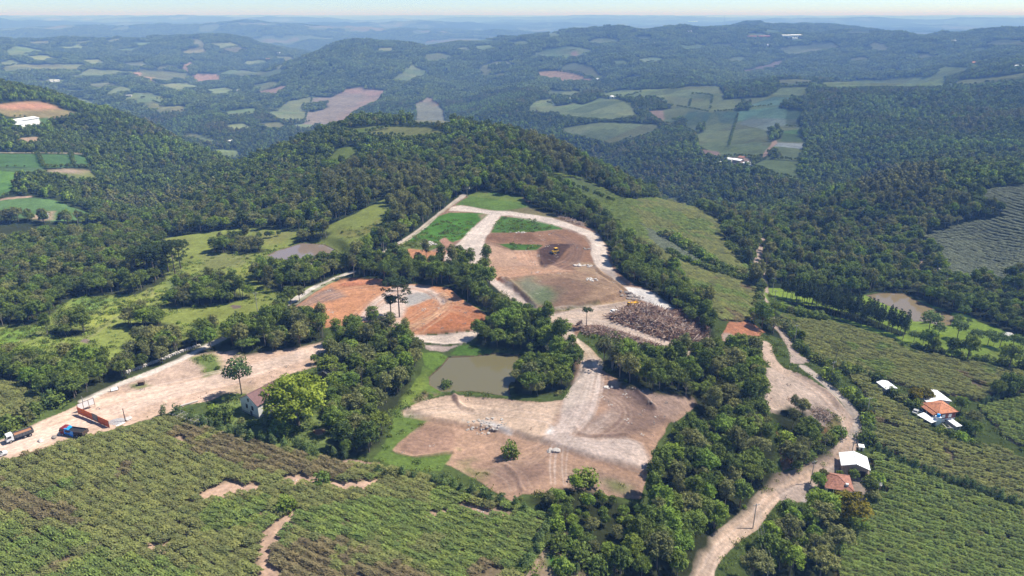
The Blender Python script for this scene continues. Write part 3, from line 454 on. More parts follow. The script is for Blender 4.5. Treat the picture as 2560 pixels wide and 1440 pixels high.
vineyard('F', [(2310,590),(2345,578),(2445,555),(2515,545),(2505,530),(2455,500),(2460,477),(2560,465),(2900,455),(2900,700),(2560,680),(2500,712),(2370,706),(2345,680),(2330,660),(2340,640),(2315,615)], ('F', [(2400,600),(2540,640)]), 4, 'large grey-green field in rows on the far right slope', 3.6)
ZONES = [(wpoly(t, p), g) for t, p, g in (('B1', [(-250,960),(300,1100),(700,1180),(850,1260),(1400,1400),(1500,1650),(-250,1650)], 1), ('B2', [(-330,1110),(-250,1000),(-60,940),(300,880),(900,950),(1500,1060),(1480,1200),(1350,1420),(900,1500),(400,1270),(-100,1130)], 1), ('B1', [(1880,1250),(2350,1160),(2560,1180),(2800,1300),(3100,1500),(1900,1650)], 2), ('B1', [(1150,380),(1500,380),(2100,560),(2500,640),(2500,740),(1900,700),(1400,560)], 2), ('B1', [(-100,780),(100,820),(500,960),(600,1060),(300,1040),(-100,930)], 2))]
area('M3', [(80,100),(250,160),(400,270),(390,330),(200,240),(0,220),(40,130)], (.14,.17,.055), None, None, 4, 2)
# openings in the near vineyard where bare soil shows
GAPS = []
for t, p in (('B1', [(1850,1100),(1960,1050),(2050,1020),(2010,1110),(1960,1200),(1900,1240),(1870,1200)]), ('B1', [(1460,840),(1600,770),(1780,790),(1760,830),(1600,880),(1500,890)]), ('B1', [(1240,430),(1300,420),(1320,470),(1260,480)]), ('B1', [(2080,730),(2250,720),(2350,780),(2560,760),(2560,800),(2200,800)]), ('B1',[(1820,980),(1900,965),(1890,1000)]), ('B1',[(1870,1290),(1960,1300),(1960,1440),(1900,1440)]), ('B1',[(1060,1200),(1140,1210),(1130,1240)]),('B1',[(800,610),(860,600),(850,640)]),
             ('B2', [(680,970),(840,960),(820,1000),(720,1000)]), ('B2', [(1000,940),(1120,940),(1240,1010),(1100,1000)]), ('B2',[(120,600),(320,590),(330,640),(200,660)]), ('B2',[(160,760),(320,740),(260,800)]), ('B1',[(2380,660),(2440,670),(2400,700)])):
    GAPS.append(area(t, p, (.43,.30,.22), EARTH, False, 3, 1.8))
line('B1', [(2060,1015),(1960,1100),(1895,1210),(1880,1330),(1935,1440),(1960,1600)], 4.2, (.43,.30,.22), EARTH, False, 2, 1.0)
line('B1', [(1460,850),(1560,800),(1790,800)], 3.0, (.43,.30,.22), EARTH, False, 2, 1.2); line('B1', [(2080,740),(2300,770),(2600,790)], 3.0, (.43,.30,.22), EARTH, False, 2, 1.2); line('B2', [(960,945),(1130,960),(1290,1020)], 2.6, (.43,.30,.22), EARTH, False, 2, 1.2); line('B2', [(100,610),(330,620)], 3.0, (.43,.30,.22), EARTH, False, 2, 1.2); line('B2', [(120,800),(280,770),(420,720)], 2.4, (.43,.30,.22), EARTH, False, 2, 1.2)
# scrubby plot beside the near vineyard
area('B2', [(1560,1160),(1620,1180),(1500,1340),(1420,1430),(1380,1560),(1300,1560),(1400,1400),(1500,1240)], (.44,.32,.24), EARTH, soft=2); area('B2', [(1560,1100),(1750,1080),(1900,1150),(2000,1250),(2100,1330),(2000,1500),(1500,1500),(1420,1400),(1560,1200)], (.28,.215,.14), GRASS, False, 3, 2); area('B2', [(1530,1260),(1700,1290),(1720,1350),(1650,1400),(1540,1350)], (.075,.18,.03), GRASS, soft=2)
area('B2', [(1780,1230),(1880,1240),(1960,1330),(1860,1340)], (.15,.17,.08), None, None, 5, 3)
# --- woods near the camera (tree feet, not crowns)
WOODS = []
def wood(tile, pts, sp=5.2, kind='mixed', tag=None):
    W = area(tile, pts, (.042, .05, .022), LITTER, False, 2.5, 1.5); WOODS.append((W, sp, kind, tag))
for W, lev, s_, win in PONDS:
    a_, b_, c_, d_ = win; CLS[a_:b_, c_:d_][s_ > -.6] = WATER; TREES[a_:b_, c_:d_][s_ > -3] = False; COLR[a_:b_, c_:d_][s_ > -.4] = (.16, .12, .075)
TREES[DD < 300] = False
PINES = wpoly('M3', [(760,760),(1000,900),(1250,980),(1500,1045),(1720,1120),(1770,1062),(1600,965),(1400,870),(1100,780),(850,720)]); _w = window(PINES, 2); TREES[_w[0]:_w[1], _w[2]:_w[3]] &= ~(sdf(PINES, True, _w) > -2)
_nearmask = (DD < 300)[:, None] & (CLS == FOREST); COLR[_nearmask] = (.085, .115, .035); CLS[_nearmask] = GRASS
# wood(feet polygon, spacing, mix, (name of the wood, landmark name, landmark pixel))
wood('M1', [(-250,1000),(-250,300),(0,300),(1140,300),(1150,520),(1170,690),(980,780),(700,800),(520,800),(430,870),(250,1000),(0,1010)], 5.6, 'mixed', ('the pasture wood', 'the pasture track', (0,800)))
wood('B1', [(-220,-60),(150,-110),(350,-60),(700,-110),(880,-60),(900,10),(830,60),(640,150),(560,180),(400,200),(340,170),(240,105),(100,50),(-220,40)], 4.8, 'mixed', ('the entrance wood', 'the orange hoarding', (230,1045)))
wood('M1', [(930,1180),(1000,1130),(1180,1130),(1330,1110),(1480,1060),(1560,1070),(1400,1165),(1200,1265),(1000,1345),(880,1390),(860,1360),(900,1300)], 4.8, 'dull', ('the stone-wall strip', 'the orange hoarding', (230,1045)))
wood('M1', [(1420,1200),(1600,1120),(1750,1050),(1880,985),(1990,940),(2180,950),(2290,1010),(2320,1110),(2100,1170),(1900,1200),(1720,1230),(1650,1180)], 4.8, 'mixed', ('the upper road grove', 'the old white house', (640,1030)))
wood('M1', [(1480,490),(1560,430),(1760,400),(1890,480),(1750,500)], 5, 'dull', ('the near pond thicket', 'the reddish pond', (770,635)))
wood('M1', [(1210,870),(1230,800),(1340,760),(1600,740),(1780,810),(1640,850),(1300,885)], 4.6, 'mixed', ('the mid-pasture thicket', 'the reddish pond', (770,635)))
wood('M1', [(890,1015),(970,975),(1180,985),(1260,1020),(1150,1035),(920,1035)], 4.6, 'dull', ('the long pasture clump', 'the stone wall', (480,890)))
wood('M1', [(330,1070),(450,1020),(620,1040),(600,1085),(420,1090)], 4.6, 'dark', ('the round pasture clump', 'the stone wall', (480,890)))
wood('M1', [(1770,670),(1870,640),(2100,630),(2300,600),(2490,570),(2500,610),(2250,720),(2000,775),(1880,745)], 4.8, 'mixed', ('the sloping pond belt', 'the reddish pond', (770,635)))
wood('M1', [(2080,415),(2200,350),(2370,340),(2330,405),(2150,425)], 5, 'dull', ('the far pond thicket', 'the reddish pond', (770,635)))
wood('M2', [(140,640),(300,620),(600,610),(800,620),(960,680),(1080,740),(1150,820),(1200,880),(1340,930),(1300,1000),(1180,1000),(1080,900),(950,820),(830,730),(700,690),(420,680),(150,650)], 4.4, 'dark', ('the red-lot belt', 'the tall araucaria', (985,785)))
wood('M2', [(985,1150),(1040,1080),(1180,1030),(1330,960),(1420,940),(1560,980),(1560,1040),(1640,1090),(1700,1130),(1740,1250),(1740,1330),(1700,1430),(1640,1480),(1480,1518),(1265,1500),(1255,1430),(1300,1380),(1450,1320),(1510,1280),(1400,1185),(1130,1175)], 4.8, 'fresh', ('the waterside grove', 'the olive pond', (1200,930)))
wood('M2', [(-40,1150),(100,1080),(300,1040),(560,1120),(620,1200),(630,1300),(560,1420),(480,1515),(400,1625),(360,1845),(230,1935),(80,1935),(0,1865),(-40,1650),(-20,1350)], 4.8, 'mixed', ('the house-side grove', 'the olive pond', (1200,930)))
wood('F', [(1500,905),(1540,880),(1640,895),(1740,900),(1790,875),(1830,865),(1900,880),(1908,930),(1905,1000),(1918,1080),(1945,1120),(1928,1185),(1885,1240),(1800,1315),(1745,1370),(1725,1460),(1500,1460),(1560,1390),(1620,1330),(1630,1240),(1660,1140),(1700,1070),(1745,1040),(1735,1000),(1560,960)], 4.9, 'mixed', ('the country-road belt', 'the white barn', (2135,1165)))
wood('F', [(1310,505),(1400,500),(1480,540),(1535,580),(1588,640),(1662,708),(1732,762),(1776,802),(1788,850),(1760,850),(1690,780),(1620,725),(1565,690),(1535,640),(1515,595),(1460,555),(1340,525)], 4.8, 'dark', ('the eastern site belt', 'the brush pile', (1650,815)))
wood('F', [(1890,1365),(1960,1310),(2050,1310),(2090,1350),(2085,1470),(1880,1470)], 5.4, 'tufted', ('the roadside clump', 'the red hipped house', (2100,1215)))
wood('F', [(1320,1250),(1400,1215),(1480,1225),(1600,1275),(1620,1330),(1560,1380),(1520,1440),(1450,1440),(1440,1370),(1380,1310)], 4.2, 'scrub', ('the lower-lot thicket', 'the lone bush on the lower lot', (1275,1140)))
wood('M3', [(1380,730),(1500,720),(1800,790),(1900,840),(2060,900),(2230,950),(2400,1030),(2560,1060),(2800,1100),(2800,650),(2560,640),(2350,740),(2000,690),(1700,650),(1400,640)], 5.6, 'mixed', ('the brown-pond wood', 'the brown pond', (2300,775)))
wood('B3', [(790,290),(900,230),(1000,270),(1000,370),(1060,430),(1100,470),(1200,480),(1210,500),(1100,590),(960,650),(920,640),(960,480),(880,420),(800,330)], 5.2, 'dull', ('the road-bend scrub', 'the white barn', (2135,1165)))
area('F', [(1340,430),(1450,450),(1500,470),(1480,490),(1400,470)], (.095,.125,.045), FIELD)
# ------------------------------------------------------------------ materials
def mat(name):
    m = bpy.data.materials.new(name); m.use_nodes = True; nt = m.node_tree; nt.nodes.clear()
    return m, nt.nodes, nt.links
def noise_node(n, l, scale, detail=2, coord='Object', rough=.6):
    t = n.new('ShaderNodeTexCoord'); x = n.new('ShaderNodeTexNoise'); x.inputs['Scale'].default_value = scale; x.inputs['Detail'].default_value = detail; x.inputs['Roughness'].default_value = rough
    l.new(t.outputs[coord], x.inputs['Vector']); return x
def maprange(n, l, src, a, b, c, d):
    r = n.new('ShaderNodeMapRange'); r.inputs[1].default_value = a; r.inputs[2].default_value = b; r.inputs[3].default_value = c; r.inputs[4].default_value = d
    l.new(src, r.inputs[0]); return r.outputs[0]
def ground_material():
    m, n, l = mat('ground'); out = n.new('ShaderNodeOutputMaterial'); b = n.new('ShaderNodeBsdfDiffuse')
    at_ = n.new('ShaderNodeAttribute'); at_.attribute_name = 'col'
    f1 = maprange(n, l, noise_node(n, l, .9, 3).outputs[0], .3, .7, .78, 1.2); f2 = maprange(n, l, noise_node(n, l, .07, 4).outputs[0], .3, .7, .82, 1.16)
    f3 = maprange(n, l, noise_node(n, l, .3, 2).outputs[0], .3, .7, .88, 1.12)
    mul = n.new('ShaderNodeMath'); mul.operation = 'MULTIPLY'; l.new(f1, mul.inputs[0]); l.new(f2, mul.inputs[1])
    mul2 = n.new('ShaderNodeMath'); mul2.operation = 'MULTIPLY'; l.new(mul.outputs[0], mul2.inputs[0]); l.new(f3, mul2.inputs[1])
    v = n.new('ShaderNodeVectorMath'); v.operation = 'SCALE'; l.new(at_.outputs['Color'], v.inputs[0]); l.new(mul2.outputs[0], v.inputs['Scale'])
    l.new(v.outputs[0], b.inputs['Color']); b.inputs['Roughness'].default_value = 1
    bp = n.new('ShaderNodeBump'); bp.inputs['Strength'].default_value = .5; bp.inputs['Distance'].default_value = .35
    l.new(noise_node(n, l, .8, 4).outputs[0], bp.inputs['Height']); l.new(bp.outputs[0], b.inputs['Normal'])
    l.new(b.outputs[0], out.inputs['Surface']); return m
def plain(name, col, rough=.7, metal=0, var=.12, scale=1.5, spec=.3):
    m, n, l = mat(name); out = n.new('ShaderNodeOutputMaterial'); b = n.new('ShaderNodeBsdfPrincipled')
    f = maprange(n, l, noise_node(n, l, scale, 3).outputs[0], .3, .7, 1 - var, 1 + var)
    v = n.new('ShaderNodeVectorMath'); v.operation = 'SCALE'; v.inputs[0].default_value = col[:3]; l.new(f, v.inputs['Scale']); l.new(v.outputs[0], b.inputs['Base Color'])
    b.inputs['Roughness'].default_value = rough; b.inputs['Metallic'].default_value = metal; b.inputs['Specular IOR Level'].default_value = spec
    l.new(b.outputs[0], out.inputs['Surface']); return m
def water_material(name, col):
    m, n, l = mat(name); out = n.new('ShaderNodeOutputMaterial'); b = n.new('ShaderNodeBsdfPrincipled')
    b.inputs['Base Color'].default_value = (*col, 1); b.inputs['Roughness'].default_value = .03; b.inputs['IOR'].default_value = 1.45; b.inputs['Specular IOR Level'].default_value = .6
    bp = n.new('ShaderNodeBump'); bp.inputs['Strength'].default_value = .05; bp.inputs['Distance'].default_value = .05
    l.new(noise_node(n, l, 1.2, 2).outputs[0], bp.inputs['Height']); l.new(bp.outputs[0], b.inputs['Normal']); l.new(b.outputs[0], out.inputs['Surface']); return m
def leaf_material(name, a, b_, trans=.25, hue=.5):
    """foliage: tone varies from plant to plant and from leaf clump to leaf clump"""
    m, n, l = mat(name); out = n.new('ShaderNodeOutputMaterial')
    oi = n.new('ShaderNodeObjectInfo'); va = n.new('ShaderNodeAttribute'); va.attribute_name = 'tone'
    mixf = n.new('ShaderNodeMath'); mixf.operation = 'MULTIPLY_ADD'; mixf.inputs[1].default_value = .62; l.new(oi.outputs['Random'], mixf.inputs[0])
    k = n.new('ShaderNodeMath'); k.operation = 'MULTIPLY'; k.inputs[1].default_value = .38; l.new(va.outputs['Fac'], k.inputs[0]); l.new(k.outputs[0], mixf.inputs[2])
    mx = n.new('ShaderNodeMix'); mx.data_type = 'RGBA'; mx.inputs[6].default_value = (*a, 1); mx.inputs[7].default_value = (*b_, 1); l.new(mixf.outputs[0], mx.inputs[0])
    ml = n.new('ShaderNodeMath'); ml.operation = 'MULTIPLY'; ml.inputs[1].default_value = 7.31; l.new(oi.outputs['Random'], ml.inputs[0]); fr = n.new('ShaderNodeMath'); fr.operation = 'FRACT'; l.new(ml.outputs[0], fr.inputs[0])
    hs = n.new('ShaderNodeHueSaturation'); l.new(mx.outputs[2], hs.inputs['Color'])
    l.new(maprange(n, l, fr.outputs[0], 0, 1, .5 - .03 * hue, .5 + .012 * hue), hs.inputs['Hue']); l.new(maprange(n, l, va.outputs['Fac'], 0, 1, .72, 1.3), hs.inputs['Value']); l.new(maprange(n, l, oi.outputs['Random'], 0, 1, .92, 1.02), hs.inputs['Saturation'])
    d = n.new('ShaderNodeBsdfDiffuse'); t = n.new('ShaderNodeBsdfTranslucent'); ms = n.new('ShaderNodeMixShader'); ms.inputs[0].default_value = trans
    l.new(hs.outputs[0], d.inputs['Color']); l.new(hs.outputs[0], t.inputs['Color']); l.new(d.outputs[0], ms.inputs[1]); l.new(t.outputs[0], ms.inputs[2]); l.new(ms.outputs[0], out.inputs['Surface']); return m
M = dict(
 ground=ground_material(),
 leaf=leaf_material('leaf_dark', (.056,.090,.020), (.20,.265,.058)), olive=leaf_material('leaf_olive', (.10,.118,.040), (.265,.275,.10)), fresh=leaf_material('leaf_fresh', (.09,.15,.026), (.235,.335,.058)),
 yellow=leaf_material('leaf_yellow', (.19,.28,.02), (.37,.45,.04), .35), pine=leaf_material('leaf_pine', (.034,.058,.024), (.08,.115,.045), .1), vine=leaf_material('leaf_vine', (.16,.18,.062), (.335,.36,.125), .3), vine_green=leaf_material('leaf_vine_green', (.13,.185,.050), (.28,.36,.10), .3),
 vine_rust=leaf_material('leaf_vine_rust', (.185,.155,.08), (.31,.27,.13), .3), vine_grey=leaf_material('leaf_grey_green', (.155,.185,.125), (.27,.305,.20), .2, .3), hedge=leaf_material('leaf_hedge', (.07,.118,.038), (.165,.23,.08), .25), golden=leaf_material('leaf_golden', (.13,.13,.015), (.26,.22,.03), .3), grass=leaf_material('leaf_grass', (.10,.14,.03), (.19,.22,.055), .3), far=leaf_material('leaf_far', (.026,.048,.016), (.075,.11,.034), .0),
 bark=plain('bark', (.16,.13,.105), .9), bark_pale=plain('bark_pale', (.28,.25,.21), .9), deadwood=plain('deadwood', (.26,.19,.145), .9, var=.3, scale=.9),
 white_paint=plain('white_paint', (.82,.82,.80), .5, var=.03), white_roof=plain('white_roof', (.83,.84,.84), .45, var=.05, scale=.4), old_white=plain('old_white', (.72,.70,.64), .85, var=.15, scale=1.2), grey=plain('concrete_grey', (.42,.41,.39), .85), dark_grey=plain('dark_grey', (.12,.12,.12), .7), black=plain('black_rubber', (.025,.025,.025), .8), glass=plain('dark_glass', (.03,.035,.04), .15, spec=.6, var=.02),
 tile=plain('clay_tile', (.46,.19,.10), .85, var=.3, scale=1.1), tile_old=plain('weathered_tile', (.29,.135,.095), .9, var=.45, scale=1.6), tile_dark=plain('dark_red_roof', (.17,.095,.09), .8, var=.15), brick=plain('red_brick', (.27,.085,.06), .85), wood=plain('timber', (.24,.165,.12), .85), wood_dark=plain('dark_timber', (.10,.065,.05), .85),
 orange=plain('orange_board', (.55,.115,.03), .6, var=.08, scale=.5), blue=plain('blue_tarp', (.02,.33,.82), .4, var=.2, scale=1.5), red=plain('red_paint', (.20,.02,.025), .4, var=.06), rust=plain('rust', (.35,.17,.09), .8), steel=plain('galvanised', (.55,.56,.56), .4, .6), machine=plain('machine_yellow', (.62,.36,.03), .5), stone=plain('pale_stone', (.52,.48,.44), .9, var=.22, scale=.8), stone_dark=plain('dark_stone', (.24,.21,.19), .9, var=.25), gravel=plain('gravel_grey', (.34,.33,.33), .95, var=.2, scale=3), pole=plain('pole_concrete', (.38,.36,.34), .85), tan=plain('tan_wall', (.42,.33,.27), .85), lime=plain('pale_render', (.62,.64,.58), .8), wire=plain('wire', (.12,.12,.12), .5))
for w_i, (k_, c_) in enumerate((('water', (.135,.12,.062)), ('water_red', (.22,.17,.13)), ('water_green', (.18,.14,.08)))): M[k_] = water_material(k_, c_)
M['water_red'].node_tree.nodes['Principled BSDF'].inputs['IOR'].default_value = 2.1

# ------------------------------------------------------------------ object helpers
def tag(o, label=None, cat=None, group=None, kind=None):
    if label: o['label'] = label
    if cat: o['category'] = cat
    if group: o['group'] = group
    if kind: o['kind'] = kind
    return o
def link(name, me, parent=None, loc=None):
    o = bpy.data.objects.new(name, me); COL.objects.link(o)
    if parent is not None: o.parent = parent
    if loc is not None: o.location = loc
    return o
def empty(name, loc, rz=0):
    o = bpy.data.objects.new(name, None); COL.objects.link(o); o.location = loc; o.rotation_euler = (0, 0, rz); o.empty_display_size = .5; return o
def np_mesh(name, co, quads, mats, tone=None, smooth_=False):
    me = bpy.data.meshes.new(name); co = np.asarray(co, np.float32); quads = np.asarray(quads, np.int32); k = quads.shape[1]
    me.vertices.add(len(co)); me.vertices.foreach_set('co', co.ravel()); me.loops.add(quads.size); me.loops.foreach_set('vertex_index', quads.ravel())
    me.polygons.add(len(quads)); me.polygons.foreach_set('loop_start', np.arange(0, quads.size, k, dtype=np.int32))
    if tone is not None:
        a = me.attributes.new('tone', 'FLOAT', 'POINT'); a.data.foreach_set('value', np.asarray(tone, np.float32))
    for m in mats: me.materials.append(m)
    me.update(calc_edges=True)
    if smooth_: me.polygons.foreach_set('use_smooth', np.ones(len(quads), bool))
    return me

# ------------------------------------------------------------------ the ground, split by what it is
def terrain_object(name, facemask, kind='structure', label=None):
    ii, jj = np.nonzero(facemask)
    if len(ii) == 0: return
    v = np.stack([ii * NC + jj, ii * NC + jj + 1, (ii + 1) * NC + jj + 1, (ii + 1) * NC + jj], 1)
    used = np.zeros(NRW * NC, bool); used[v.ravel()] = True
    idx = np.cumsum(used) - 1; sel = np.nonzero(used)[0]
    me = np_mesh(name, np.stack([X.ravel()[sel], Y.ravel()[sel], HZ.ravel()[sel]], 1), idx[v].astype(np.int32), [M['ground']], None, True)
    a = me.attributes.new('col', 'FLOAT_COLOR', 'POINT'); c = np.ones((len(sel), 4), np.float32); c[:, :3] = COLR.reshape(-1, 3)[sel]; a.data.foreach_set('color', c.ravel())
    return tag(link(name, me), label=label, kind=kind)
# far farmland patchwork and tone breakup where single trees are no longer drawn
def far_paint():
    f = ramp(DD, 4300, 6500)[:, None]
    n = fbm(X, Y, 900, 3, 61) + .6 * fbm(X, Y, 300, 2, 66)
    fld = (n > .22) & (f > .3)
    c = np.where(n[..., None] > .5, np.array((.18,.17,.12), np.float32), np.array((.11,.14,.07), np.float32))
    COLR[fld] = c[fld]; TREES[fld] = False
    u = X * .8 + Y * .6; v = Y * .8 - X * .6; cell = _perm[(_perm[np.floor(u / 95 + .3 * NG2).astype(int) & 1023] + np.floor(v / 60).astype(int)) & 1023] / 1023.0
    m = (CLS == FIELD) & (DD > 1000)[:, None]; COLR[m] *= (.82 + .4 * cell[m])[:, None]; COLR[..., 0] += np.where(m, .03 * (np.modf(cell * 7)[0] - .4), 0)
    row = m & (np.modf(np.abs(u) / 9.0)[0] < .3) & (DD < 2000)[:, None]; COLR[row] *= .88
    t = (1 + .35 * np.clip(NG2, -1, 1) + .3 * NG1) ; COLR[:] *= np.clip(t, .55, 1.5)[..., None] ** np.where(CLS == FIELD, .35, .28)[..., None]
far_paint()
def terrain():
    c = CLS[:-1, :-1]; far = np.zeros(c.shape, bool); far[DD[:-1] > 1350] = True
    near = ~far
    terrain_object('hills', far)
    terrain_object('dirt_road', near & ((c == ROAD) | (c == TRACK)))
    terrain_object('bare_earth_ground', near & (c == EARTH)); terrain_object('pasture_ground', near & (c == GRASS)); terrain_object('lawn', near & (c == LAWN))
    terrain_object('field', near & (c == FIELD)); terrain_object('vineyard_ground', near & (c == VINE)); terrain_object('woodland_ground', near & ((c == FOREST) | (c == LITTER)))
    terrain_object('pond_bed_ground', near & (c == WATER))
    for (W, lev, s, win), m in zip(PONDS, ('water', 'water_red', 'water_green')):
        ctr = W.mean(0); V = ctr + (W - ctr) * (1 + 1.6 / np.linalg.norm(W - ctr, axis=1))[:, None]
        me = bpy.data.meshes.new('pond_water'); me.from_pydata([(x, y, lev) for x, y in V], [], [tuple(range(len(V)))]); me.materials.append(M[m]); me.update()
        if me.polygons[0].normal.z < 0: me.flip_normals()
        tag(link('pond_water', me), kind='structure')
_e = (CLS == EARTH) & (DD < 500)[:, None]; HZ[_e] += (.16 * fbm(X[_e], Y[_e], 3.2, 2, 77) + .22 * fbm(X[_e], Y[_e], 11, 2, 78)).astype(np.float32)
terrain()
# ------------------------------------------------------------------ plants
def frames(nrm, rng):
    a = rng.normal(size=nrm.shape); a -= (a * nrm).sum(1)[:, None] * nrm; a /= np.linalg.norm(a, axis=1)[:, None] + 1e-9
    return a, np.cross(nrm, a)
def leaf_quads(c, nrm, size, rng, aspect=.7):
    a, b = frames(nrm, rng); s = (size * rng.uniform(.65, 1.35, len(c)))[:, None]
    a = a * s; b = b * s * aspect
    co = np.stack([c - a - b * .4, c - b, c + a + b * .3, c + b], 1).reshape(-1, 3); q = np.arange(len(co)).reshape(-1, 4)
    return co, q
def unit(v): return v / (np.linalg.norm(v, axis=1)[:, None] + 1e-9)
def crown(seed, centers, radii, per, leaf, up=.35, jit=.7, flat=.85):
    """leaves in clumps: each clump a shell of small leaf faces turned mostly outward"""
    rng = np.random.default_rng(seed); P, Nn, T = [], [], []
    for c, r in zip(centers, radii):
        n = max(6, int(per * r * r)); d = unit(rng.normal(size=(n, 3)) + np.array((0, 0, up)))
        rad = r * rng.uniform(.55, 1.06, n)[:, None] * (1 + .18 * np.sin(d[:, :1] * 5 + c[0]) * np.sin(d[:, 1:2] * 4 + c[1]))
        P.append(np.asarray(c) + d * rad * np.array((1, 1, flat))); Nn.append(unit(d + rng.normal(size=(n, 3)) * jit * .8 + np.array((0, 0, .5))))
        T.append(np.clip(rng.uniform(.1, .9) + rng.normal(size=n) * .2, 0, 1))
    P = np.concatenate(P); Nn = np.concatenate(Nn); T = np.concatenate(T)
    co, q = leaf_quads(P, Nn, leaf, rng); return co, q, np.repeat(T, 4)
def dome(seed, rx, rz, z0, n, rr, inner=.25, drop=-.25):
    rng = np.random.default_rng(seed); C, Rr = [], []
    k = 0
    while len(C) < n and k < 4000:
        k += 1
        d = rng.normal(size=3); d /= np.linalg.norm(d)
        if d[2] < drop: continue
        f = rng.uniform(.62, 1.0) if rng.random() > inner else rng.uniform(.2, .6)
        r = rr * rng.uniform(.7, 1.3); c = np.array((d[0] * (rx - r * .7) * f, d[1] * (rx - r * .7) * f, z0 + d[2] * (rz - r * .6) * f))
        if any(np.linalg.norm(c - e) < .55 * (r + g) for e, g in zip(C, Rr)) and k < 2500: continue
        C.append(c); Rr.append(r)
    return C, Rr
def tubes(segs, n=6):
    co, q = [], []
    for p0, p1, r0, r1 in segs:
        p0 = np.array(p0, float); p1 = np.array(p1, float); d = p1 - p0; d /= np.linalg.norm(d) + 1e-9
        a = np.cross(d, (1, 0, 0) if abs(d[0]) < .8 else (0, 1, 0)); a /= np.linalg.norm(a); b = np.cross(d, a); o = len(co)
        for p, r in ((p0, r0), (p1, r1)):
            for k in range(n):
                t = 2 * math.pi * k / n; co.append(p + (a * math.cos(t) + b * math.sin(t)) * r)
        for k in range(n): q.append((o + k, o + (k + 1) % n, o + n + (k + 1) % n, o + n + k))
    return np.array(co), np.array(q)
def limbs(seed, h0, C, r, lean=.06):
    rng = np.random.default_rng(seed); f = np.array((rng.normal() * lean * h0, rng.normal() * lean * h0, h0)); segs = [((0, 0, -.6), f, r, r * .65)]
    for k, c in enumerate(C):
        if k % 2 == 0 or len(C) < 8: segs.append((f, np.asarray(c) * .96 + f * .04, r * .42, r * .12))
    return tubes(segs)
PROTO = {}
def proto(name, crown_data, trunk_data, leafm, barkm, h, w):
    co, q, t = crown_data
    PROTO[name] = (np_mesh('crown', co, q, [M[leafm]], t), np_mesh('trunk', trunk_data[0], trunk_data[1], [M[barkm]]) if trunk_data is not None else None, h, w)
for k in range(5):                                  # round broadleaf crowns
    rx, rz = ((4.0, 3.4), (3.6, 3.8), (4.4, 3.2), (3.3, 3.4), (3.9, 4.2))[k]
    C, Rr = dome(20 + k, rx, rz, 5.2, 30, 1.18); cr = crown(40 + k, C, Rr, 62, .27)
    for nm, lm in (('dark', 'leaf'), ('fresh', 'fresh'), ('olive', 'olive')): proto(f'{nm}{k}', cr, limbs(60 + k, 3.2, C, .24), lm, 'bark', 9, 8)
for k in range(3):                                  # taller thin crowns with bare stems
    C, Rr = dome(120 + k, 2.9, 4.3, 8.0, 34, 1.0, drop=-.75); cr = crown(140 + k, C, Rr, 58, .25, jit=.9)
    for nm, lm in (('tall_dark', 'leaf'), ('tall_olive', 'olive')): proto(f'{nm}{k}', cr, limbs(160 + k, 5.5, C, .19), lm, 'bark_pale', 12.5, 5.5)
for k in range(2):
    C, Rr = dome(170 + k, 2.6, 2.6, 6.3, 20, .8, drop=-.6); proto(f'sparse{k}', crown(171 + k, C, Rr, 20, .24, jit=1.2), limbs(172 + k, 3.5, C, .2), 'olive', 'bark_pale', 9, 5.5)
C, Rr = dome(201, 7.6, 6.6, 7.2, 62, 1.65); proto('yellow', crown(202, C, Rr, 46, .32, .5), limbs(203, 4.5, C, .5), 'yellow', 'bark', 14, 15)
C, Rr = dome(211, 4.6, 3.6, 4.6, 30, 1.3); proto('golden', crown(212, C, Rr, 55, .28, .5), limbs(213, 2.5, C, .3), 'golden', 'bark', 8.5, 9)
for k in range(2):                                  # clumps of tufts standing at the ends of upswept boughs
    rng = np.random.default_rng(220 + k); C = []; Rr = []
    for a in range(24):
        t = a * 2.4; rr_ = 3.4 * math.sqrt((a + .5) / 24); C.append(np.array((rr_ * math.cos(t), rr_ * math.sin(t), 9.3 - .32 * rr_ ** 1.6 + rng.uniform(-.9, .9)))); Rr.append(rng.uniform(.8, 1.15))
    proto(f'tufted{k}', crown(230 + k, C, Rr, 78, .24, .5), limbs(240 + k, 5.5, C, .24), 'olive' if k else 'fresh', 'bark', 10.5, 8)
def araucaria(seed, h, tiers, spread):
    rng = np.random.default_rng(seed); C, Rr, segs = [], [], [((0, 0, -.6), (0.15, 0, h), .34, .14)]
    for zf, m, sp in tiers:
        for j in range(m):
            a = 2 * math.pi * (j + rng.uniform(0, .7)) / m; e = spread * sp * rng.uniform(.75, 1.1); p0 = (0.1, 0, h * zf); p1 = (e * math.cos(a), e * math.sin(a), h * zf + e * .22); segs.append((p0, p1, .1, .05))
            C.append(np.array(p1) + (0, 0, .2)); Rr.append(rng.uniform(.9, 1.2)); C.append(np.array(p0) * .42 + np.array(p1) * .58 + (0, 0, .25)); Rr.append(rng.uniform(.65, .95))
    C.append(np.array((.1, 0, h + .2))); Rr.append(1.0)
    return crown(seed + 1, C, Rr, 90, .2, .2, .8, .62), tubes(segs)
a_ = araucaria(260, 14.5, ((.99, 8, .55), (.95, 9, .95), (.87, 8, 1.05), (.74, 4, 1.05), (.58, 4, 1.1), (.42, 5, .7)), 5.0); proto('araucaria0', a_[0], a_[1], 'pine', 'bark', 15.5, 10)
a_ = araucaria(262, 9.5, ((.97, 6, .7), (.86, 7, 1.0), (.7, 4, .8)), 2.7); proto('araucaria1', a_[0], a_[1], 'pine', 'bark', 10.5, 6)
a_ = araucaria(264, 11, ((1.0, 5, .8), (.92, 6, 1.0)), 2.6); proto('araucaria2', a_[0], a_[1], 'pine', 'bark', 12, 6)
